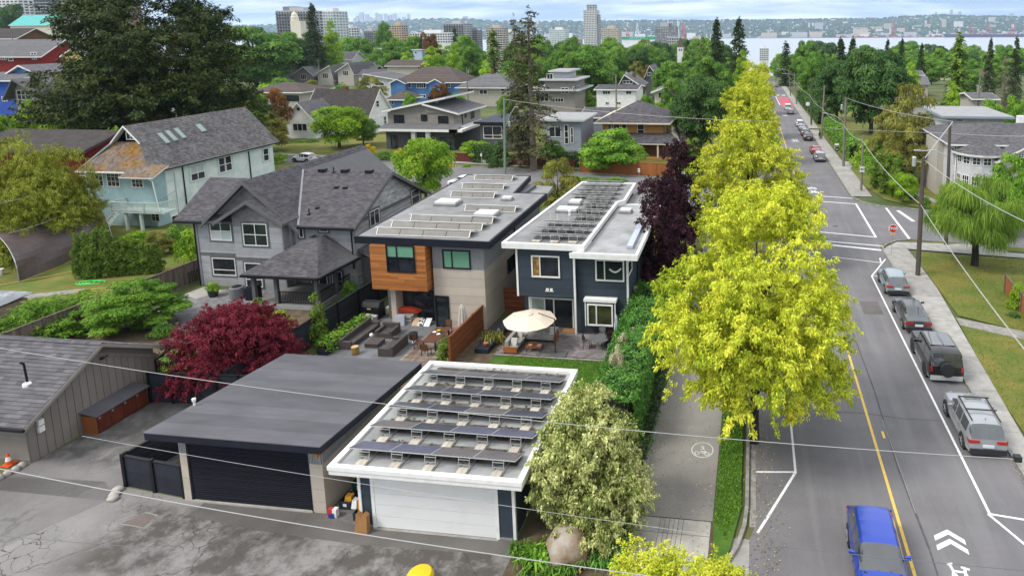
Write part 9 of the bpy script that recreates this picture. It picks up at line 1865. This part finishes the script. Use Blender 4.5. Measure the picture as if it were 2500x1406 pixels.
# slate blue house patio
t=T('corner_sofa','corner sofa with grey cushions and orange wooden ends under the open parasol','sofa',-14.7,38.8)
bx(t,'frame',STEEL,-15.7,-14.9,37.75,40.3,.16,.26);bx(t,'frame',STEEL,-14.9,-12.9,39.5,40.3,.16,.26)
for y0 in(37.85,38.67):bx(t,'seat_cushion',CUSH,-15.45,-14.88,y0,y0+.8,.27,.46)
for x0 in(-14.85,-13.9):bx(t,'seat_cushion',CUSH,x0,x0+.92,39.45,40.1,.27,.46)
bx(t,'seat_cushion',CUSH,-15.45,-14.88,39.49,40.1,.27,.46)
for y0 in(37.85,38.9):bx(t,'back_cushion',CUSH,-15.7,-15.46,y0,y0+1.0,.40,.82)
for x0 in(-15.4,-14.55,-13.7):bx(t,'back_cushion',CUSH,x0,x0+.82,40.11,40.34,.40,.82)
MB().box(-15.75,-14.85,37.68,37.75,tz(38)+.12,tz(38)+.5).obj('armrest',TEAK,t);MB().box(-12.95,-12.88,39.4,40.3,tz(40)+.12,tz(40)+.6).obj('armrest',TEAK,t)
for x,y in((-15.7,37.72),(-14.9,37.72),(-12.92,39.45),(-12.92,40.25)):bx(t,'leg',STEEL,x-.03,x+.03,y-.03,y+.03,.03,.2)
for x,y,lab in((-15.25,39.3,'pale pillow at the corner of the corner sofa'),(-15.2,38.1,'round white pillow at the near end of the corner sofa'),(-13.2,40.0,'pale pillow at the right end of the corner sofa')):t=thing('pillow',lab,'pillow',(x,y,tz(y)+.46));z=tz(y)+.47;MB().prism([(x-.2,y-.1,z),(x+.2,y-.1,z),(x+.22,y+.08,z+.36),(x-.18,y+.08,z+.36)],(0,.1,.04)).obj('cushion',PIL,t)
t=T('coffee_table','low coffee table with orange wooden top and black steel frame','table',-13.9,38.3);bx(t,'top',TEAK,-14.4,-13.4,38.0,38.7,.36,.40)
for x in(-14.38,-13.45):
 for y in(38.02,38.65):bx(t,'leg',STEEL,x,x+.04,y,y+.04,.03,.36)
 bx(t,'foot_bar',STEEL,x,x+.04,38.02,38.69,.03,.07)
t=thing('dish','white heart shaped dish on the coffee table','dish',(-14.15,38.3,tz(38.3)+.4));MB().lathe((-14.15,38.3,tz(38.3)+.402),[(.05,0),(.13,.03),(.11,.03)],10).obj('rim',m_wtrim,t);t=thing('magazine','pale magazine lying on the coffee table','magazine',(-13.6,38.35,tz(38.3)+.4));MB().box(-13.72,-13.48,38.2,38.5,tz(38.3)+.402,tz(38.3)+.42).obj('pages',PIL,t)
def canopy():
 c=PY(1293,778,38.6);t=T('parasol','large open beige octagonal parasol on a cantilever pole','parasol',-12.45,38.0);R=1.72;z=c.z;mb=MB();K=M('beige_canopy',(.66,.56,.44),(.62,.52,.41),scale=1.5,rough=.95,tone=.05)
 for k in range(8):
  a0,a1=2*PI*k/8+.2,2*PI*(k+1)/8+.2;am=(a0+a1)/2;p=lambda r,a,zz:(c.x+r*math.cos(a),c.y+r*math.sin(a),z+zz)
  q=MB();q.face([p(0,0,.34),p(R*.5,a0,.22),p(R*.48,am,.19),p(R*.5,a1,.22)]);q.face([p(R*.5,a0,.22),p(R,a0,-.08),p(R*.95,am,-.10),p(R*.48,am,.19)]);q.face([p(R*.48,am,.19),p(R*.95,am,-.10),p(R,a1,-.08),p(R*.5,a1,.22)]);q.obj('canopy_panel',K,t,label=None);mb.bar(p(0,0,.30),p(R,a0,-.10),.025)
 mb.obj('ribs',STEEL,t);MB().lathe((c.x,c.y,z+.35),[(.25,-.02),(.22,.03),(.03,.06),(.03,.12)],8).obj('cap',K,t);px=-12.4;MB().tube([(px,38.0,tz(38)+.05),(px,38.0,z-.1),(px,38.05,z+.35)],.035,6).tube([(px,38.05,z+.33),(c.x+.6,c.y,z+.42)],.03,6).obj('pole',STEEL,t);MB().box(px-.25,px+.75,37.6,38.3,tz(38)+.05,tz(38)+.12).box(px-.7,px-.25,37.95,38.02,tz(38)+.05,tz(38)+.08).obj('base',m_greyt,t)
canopy()
t=T('round_table','round black steel patio table by the bay window','table',-9.75,39.2);MB().lathe((-9.75,39.2,tz(39.2)),[(.62,.70),(.62,.73)],20).obj('top',m_greyt,t)
for k in range(4):a=k*PI/2+.6;MB().tube([(-9.75+.4*math.cos(a),39.2+.4*math.sin(a),tz(39.2)+.04),(-9.75+.2*math.cos(a),39.2+.2*math.sin(a),tz(39.2)+.4),(-9.75+.35*math.cos(a),39.2+.35*math.sin(a),tz(39.2)+.7)],.02,5).obj('leg',STEEL,t)
chair('black steel chair left of the round table',-10.6,39.1,-PI/2,m_greyt,'black chairs at the round table');chair('black steel chair behind the round table',-9.9,40.2,PI,m_greyt,'black chairs at the round table');chair('black steel chair right of the round table',-8.95,38.9,PI/2,m_greyt,'black chairs at the round table')
t=T('doormat','tan doormat before the sliding door','doormat',-12.4,41.3);bx(t,'mat',M('coir',(.30,.15,.05),scale=9),-12.95,-11.95,41.15,41.75,.03,.06)
t=T('raised_bed','black raised bed along the brown fence beside the corner sofa','planter',-17.2,39);bx(t,'box',BLKF,-17.6,-16.7,37.5,41.5,.02,.4);strappy('spiky grasses in the raised bed by the brown fence',(-17.1,39.2),.5,160,.8,'olive',12);t=T('flower_pot','orange terracotta pot at the near end of the raised bed','pot',-17.0,37.9);MB().lathe((-17.0,37.9,tz(37.9)+.4),[(.10,0),(.17,.2),(.15,.2)],10).obj('pot',MP('terracotta',(.40,.12,.05),.8),t)
# grey house yard
t=T('heat_pump','round grey heat pump unit against the grey house wall','heat pump',-40.1,44.2);z=tz(44.2)+.05;MB().lathe((-40.1,44.2,z),[(.48,0),(.52,.06),(.52,.86),(.44,.92)],16).obj('casing',M('hvac_grey',(.17,.175,.18),(.13,.135,.14),scale=20,stretch=(1,1,.1)),t);MB().lathe((-40.1,44.2,z+.92),[(.36,0),(.34,.03)],14).obj('fan_grille',m_black,t)
t=T('covered_grill','black covered barbecue beside the porch','grill',-38.5,44.0);MB().prism([(-39.0,43.7,z),(-38.0,43.7,z),(-38.0,43.7,z+.9),(-38.15,43.75,z+1.15),(-38.85,43.75,z+1.15),(-39.05,43.7,z+.9)],(0,.55,0)).obj('cover',m_navy,t)
def pot(label,x,y,r,h,pn,H,W,m=STEEL):t=T('plant_pot',label,'pot',x,y);MB().lathe((x,y,tz(y)+.04),[(r*.7,0),(r,h),(r*.85,h)],12).obj('pot',m,t);plant(pn,'potted_plant','plant growing in the '+label,'plant',x,y,H,W,1.0,z=tz(y)+.04+h-.1)
pot('big black tub left of the heat pump',-42.2,44.2,.42,.55,'lime_bush',.75,1.1);pot('small dark glazed pot on the brick yard',-41.8,39.7,.2,.35,'green_maple',.7,.6);pot('small white pot at the brick yard edge',-40.6,39.2,.13,.15,'green_bush',.3,.35,m_wtrim)
t=T('iron_railing','black iron railing by the side steps of the grey house','railing',-46,47);mb=MB()
for k in range(14):mb.bar((-46.0+.0*k,46.0+.16*k,tz(46)+.2),(-46.0,46.0+.16*k,tz(46)+1.15),.03)
mb.obj('balusters',m_black,t,'stuff');MB().bar((-46.0,45.9,tz(46)+1.15),(-46.0,48.3,tz(46)+1.15),.05).obj('rail',m_black,t)
# rust cupboard, cone, stones
t=T('tool_cupboard','long rust red wooden cupboard with grey lid against the taupe garage','cupboard',-33.3,28);RR=M('rust_red_wood',(.085,.016,.010),(.125,.028,.012),scale=1.2,rough=.6,stretch=(3,3,.6),tone=.1);g=tz(28)
bx(t,'carcass',RR,-33.78,-32.95,26.7,29.5,.05,1.02,g);bx(t,'side_panel',M('orange_ply',(.24,.075,.02),scale=2),-33.75,-32.93,26.66,26.70,.05,1.0,g)
for k in range(4):d=bx(t,'door',RR,-32.95,-32.92,26.75+.69*k,27.41+.69*k,.10,.98,g);bx(d,'hinge',GALV,-32.92,-32.90,26.8+.69*k,26.9+.69*k,.82,.9,g)
MB().prism([(-33.85,26.6,g+1.18),(-32.8,26.6,g+1.02),(-32.8,29.6,g+1.02),(-33.85,29.6,g+1.18)],(0,0,.04)).obj('lid',m_darkroof,t)
t=T('traffic_cone','orange traffic cone with white band at the taupe garage corner','cone',-34.7,24.0);OC=MP('cone_orange',(.65,.09,.015),.5);g=tz(24);MB().box(-34.92,-34.48,23.78,24.22,g+.02,g+.06).obj('base',OC,t);MB().lathe((-34.7,24.0,g+.06),[(.16,0),(.12,.18)],12).obj('lower_cone',OC,t);MB().lathe((-34.7,24.0,g+.06),[(.12,.181),(.075,.38)],12).obj('white_band',m_wtrim,t);MB().lathe((-34.7,24.0,g+.06),[(.075,.381),(.03,.55)],12).obj('tip',OC,t)
def boulder(name,label,x,y,r,h,m,seed,cat='boulder',rz=1.0):
 rg=random.Random(seed);t=T(name,label,cat,x,y);n=12;pr=[(.75,-.1),(1.0,.2),(.98,.5),(.8,.78),(.45,.96),(.08,1.0)];mb=MB();i0=0
 for k,(a,b)in enumerate(pr):
  for j in range(n):w=a*r*(1+.12*math.sin(j*2.1+seed)+rg.uniform(-.05,.05));mb.v.append((x+w*math.cos(2*PI*j/n)*rz,y+w*math.sin(2*PI*j/n),tz(y)+b*h))
 for k in range(len(pr)-1):
  for j in range(n):mb.f.append((k*n+j,k*n+(j+1)%n,(k+1)*n+(j+1)%n,(k+1)*n+j));mb.t.append(.5)
 mb.f.append(tuple((len(pr)-1)*n+j for j in range(n)));mb.t.append(.5);mb.obj('rock',m,t,smooth=True);return t
m_rock=M('mossy_granite',(.36,.32,.27),(.19,.105,.035),scale=1.1,rough=.95,bump=.8,bscale=14,detail=9);m_rock2=M('pale_granite',(.42,.39,.35),(.30,.27,.23),scale=3,rough=.95,bump=.8,bscale=14)
boulder('boulder','big mossy boulder under the variegated shrub',-6.85,21.75,.85,1.25,m_rock,3);boulder('boulder','small pale rock left of the big boulder',-8.05,21.6,.25,.4,m_rock2,5)
for k,(x,y)in enumerate([(-34.0,23.05),(-33.95,23.35),(-33.9,23.65),(-33.95,23.95),(-34.1,22.75),(-34.3,22.45),(-34.5,22.2)]):boulder('border_stone',['third stone from the near end of the drive border','fourth stone from the near end of the drive border','fifth stone from the near end of the drive border','last border stone touching the taupe garage','second stone from the near end of the drive border','first stone of the drive border at the near end','loose stone before the drive border'][k],x,y,.17,.24,m_rock2,k,'stone',.9)
for k,(x,y)in enumerate([(-27.7,22.75),(-27.5,22.5),(-27.85,23.05)]):boulder('border_stone',['middle pale stone at the black double gate post','front pale stone at the black double gate post','rear pale stone at the black double gate post'][k],x,y,.2,.18,m_rock2,10+k,'stone',1.2)
# recycling between the garages
BB=M('recycling_blue',(.022,.034,.055),scale=3,rough=.5);YB=M('yellow_bag',(.62,.30,.015),scale=4,rough=.5)
def crate(label,x,y,w,d,h,m):t=T('recycling_box',label,'box',x,y);g=tz(y)+.02;mb=MB();[mb.box(*q,g,g+h)for q in((x-w,x+w,y-d,y-d+.03),(x-w,x+w,y+d-.03,y+d),(x-w,x-w+.03,y-d+.03,y+d-.03),(x+w-.03,x+w,y-d+.03,y+d-.03))];mb.obj('sides',m,t);MB().box(x-w+.03,x+w-.03,y-d+.03,y+d-.03,g,g+.04).obj('bottom',STEEL,t);MB().box(x-.08,x+.08,y-d-.01,y-d-.002,g+h*.4,g+h*.75).obj('label_print',m_wtrim,t)
crate('dark blue recycling box with a yellow bag, nearer the beige panels',-17.05,23.5,.27,.33,.36,BB);crate('dark blue recycling box at the garage corner trim',-16.1,22.9,.22,.3,.34,BB);crate('dark green compost bin with open lid between the garages',-17.0,24.4,.3,.3,.6,M('bin_green',(.01,.06,.045),scale=3,rough=.4))
def bag(label,x,y,z,w,h,m,name='bag',cat='bag'):t=thing(name,label,cat,(x,y,tz(y)+z));g=tz(y)+z+.02;MB().prism([(x-w,y-.12,g),(x+w,y-.12,g),(x+w*.9,y-.05,g+h*.9),(x+w*.3,y-.03,g+h),(x+.0,y-.04,g+h*.85),(x-w*.7,y-.05,g+h*1.02)],(0,.22,0)).obj('skin',m,t)
bag('orange yellow bag in the recycling box nearer the beige panels',-17.0,23.4,.2,.17,.3,YB);bag('large orange yellow bag in the box at the garage corner',-16.1,23.0,.2,.2,.55,YB);bag('tall orange yellow sack behind the box at the garage corner',-16.2,23.6,.1,.2,.9,YB);bag('folded brown paper sack in front of the white garage',-15.55,22.05,0,.28,.8,M('kraft_paper',(.33,.17,.06),(.27,.135,.05),scale=3,rough=.9),'paper_sack','sack');bag('white paper sheet stuck beside the orange bag',-16.45,23.0,.3,.12,.35,m_wtrim,'paper','paper')
t=T('carton','white red and blue detergent carton at the beige panel corner','carton',-17.3,22.75);g=tz(22.75)+.02;MB().box(-17.5,-17.28,22.65,22.85,g,g+.34).obj('red_side',MP('carton_red',(.5,.03,.03),.5),t);MB().box(-17.275,-17.1,22.65,22.85,g,g+.36).obj('white_side',m_wtrim,t);MB().box(-17.42,-17.2,22.60,22.645,g,g+.2).obj('blue_front',MP('carton_blue',(.02,.04,.18),.5),t)
t=T('hydrant_cap','bright yellow rounded top at the bottom edge of the alley','bollard',-11.9,20.2);MB().lathe((-11.95,19.95,tz(20)),[(.5,0),(.5,.3),(.42,.42),(.15,.46)],16).obj('cap',MP('bright_yellow',(.68,.48,.01),.5),t)
# tarpaulin shelter
def tarp():
 t=T('tarpaulin_shelter','long brown tarpaulin shelter with sagging folds below the bamboo','shelter',-65,50);mb=MB();n,m=22,26;a0,a1,b0,b1=Vector((-70.5,49.2,0)),Vector((-61.0,45.0,0)),Vector((-74.5,60.5,0)),Vector((-64.6,56.4,0));H=3.7;G_=[]
 for i in range(n+1):
  f=i/n;l,r=a0.lerp(b0,f),a1.lerp(b1,f);row=[]
  for j in range(m+1):
   u=j/m;c=l.lerp(r,.5-.5*math.cos(PI*u));z=H*math.sin(PI*u)**.75;w=math.sin(f*PI*5+u*9)*.10+math.sin(f*17-u*13)*.07;fold=max(0,u-.55)*.9*math.sin(f*PI*3.2+u*30)*.34;row.append((c.x+w*.2+fold,c.y-fold*.6,tz(c.y)+.08+z+w*.35-.10*math.sin(f*PI*4)**2*math.sin(PI*u)))
  G_.append(row)
 for i in range(n):
  for j in range(m):mb.face([G_[i][j],G_[i+1][j],G_[i+1][j+1],G_[i][j+1]])
 mb.obj('sheet',M('brown_tarpaulin',(.085,.060,.056),(.115,.085,.080),scale=1.2,rough=.5),t,smooth=True)
 for i in(0,n):MB().tube([Vector(p)-Vector((0,0,.05))for p in G_[i]],.04,5).obj('hoop',GALV,t)
tarp()
t=T('bucket','white bucket in the mouth of the tarpaulin shelter','bucket',-64.9,46.6);MB().lathe((-64.9,46.6,tz(46.6)+.02),[(.2,0),(.25,.5),(.22,.5)],12).obj('pail',m_wtrim,t)
t=T('garden_hose','bright green hose lying coiled on the grass by the conifer hedge','hose',-55.5,45.6);HS=MP('hose_green',(.05,.62,.10),.4);mb=MB()
for k in range(4):mb.tube([(-55.6+.35*k+.55*math.cos(a)*(1+.2*k),45.6+.35*math.sin(a)+.05*k,tz(45.6)+.05+.02*k)for a in[i*PI/8 for i in range(15)]],.035,5)
mb.obj('coil',HS,t)
for k,(a,b,lab)in enumerate((((-62.5,43.3),(-58.8,48.2),'long yellow pole lying on the lawn beside the shelter'),((-54,43.6),(-50.5,44.6),'bamboo cane lying on the ground by the fence'),((-54.5,43.9),(-50.2,45.3),'second bamboo cane by the fence'))):t=T('cane',lab,'cane',*a);MB().tube([(a[0],a[1],tz(a[1])+.07),(b[0],b[1],tz(b[1])+.1)],.045,5).obj('stick',MP('cane_yellow',(.45,.34,.09),.6),t)
chair('white plastic garden chair leaning behind the wooden fence',-48.4,46.6,.6,m_wtrim,None)
t=T('garden_shed','low brick sided shed under a torn grey tarpaulin at the left edge','shed',-53,38);g=tz(38);MB().box(-57,-52.9,37.2,39.4,g,g+1.3).obj('wall',M('old_brick',(.22,.13,.10),(.32,.25,.2),scale=3,bump=.3),t);MB().prism([(-57.2,36.9,g+1.35),(-52.7,36.9,g+1.4),(-52.6,39.6,g+1.6),(-57.2,39.6,g+1.6)],(0,0,.06)).obj('tarpaulin',M('grey_sheet',(.15,.155,.17),(.34,.35,.37),scale=.9,rough=.5,lo=.45,hi=.6),t)
# fallen leaves along the kerb and path
rg=np.random.default_rng(5);n=5200;P=np.stack([np.where(rg.random(n)<.45,rg.normal(.65,.45,n),np.where(rg.random(n)<.5,rg.uniform(-4.6,-1.6,n),np.where(rg.random(n)<.5,rg.normal(-4.6,.25,n),rg.normal(12.25,.09,n)))),rg.uniform(20,58,n),np.zeros(n)],1);P[:,2]=-GR*P[:,1]+.03
P=P[(P[:,0]>-4.9)&(P[:,0]<12.4)];n=len(P);N_=unit(rg.normal(size=(n,3))*.25+np.array([0,0,1]));o=bpy.data.objects.new('leaf_litter',qmesh('leaf_litter',leaf_quads(P,N_,rg.normal(size=(n,3)),.07,.045,0,rg),rg.random(n),MLEAF('litter_leaf',(.10,.06,.03),(.26,.18,.08),(.55,.50,.30),0)));COL.objects.link(o);o['kind']='stuff'
# a person on the far pavement
def person(label,x,y,hgt,rz):
 z=tz(y)+.12;t=thing('person',label,'person',(x,y,z),None,rz);s=hgt/1.75;J=[(0,0,.95),(0,0,1.15),(0,.02,1.42),(0,.04,1.53),(0,.05,1.65),(.10,0,.90),(.11,.12,.50),(.11,.02,.08),(.11,.16,.03),(-.10,0,.90),(-.11,-.08,.50),(-.11,-.28,.12),(-.11,-.16,.04),(.19,.01,1.40),(.24,.03,1.12),(.22,.22,.98),(.22,.30,.97),(-.19,.01,1.40),(-.24,.03,1.12),(-.22,.20,.98),(-.22,.28,.97)]
 E_=[(0,1),(1,2),(2,3),(3,4),(0,5),(5,6),(6,7),(7,8),(0,9),(9,10),(10,11),(11,12),(2,13),(13,14),(14,15),(15,16),(2,17),(17,18),(18,19),(19,20)];R=[.15,.14,.15,.055,.10,.10,.065,.045,.04,.10,.065,.045,.04,.07,.05,.035,.03,.07,.05,.035,.03]
 me=bpy.data.meshes.new('body');me.from_pydata([(a*s,b*s,c*s)for a,b,c in J],E_,[]);o=bpy.data.objects.new('body',me);COL.objects.link(o);o.parent=t;me.materials.append(M('dark_clothes',(.022,.022,.028),scale=3));sk=o.modifiers.new('skin','SKIN');
 for v,r in zip(me.skin_vertices[0].data if me.skin_vertices else[],R):v.radius=(r*s,r*s)
 o.modifiers.new('sub','SUBSURF').levels=1;h=MB();h.lathe((0,.04,1.6*s),[(.05,-.08),(.095,.0),(.10,.08),(.06,.15),(.01,.17)],8);ho=bpy.data.objects.new('hair',h.mesh('hair',m_black));COL.objects.link(ho);ho.parent=t;return t
person('person in dark clothes walking up the far right pavement',13.7,138.5,1.75,0)
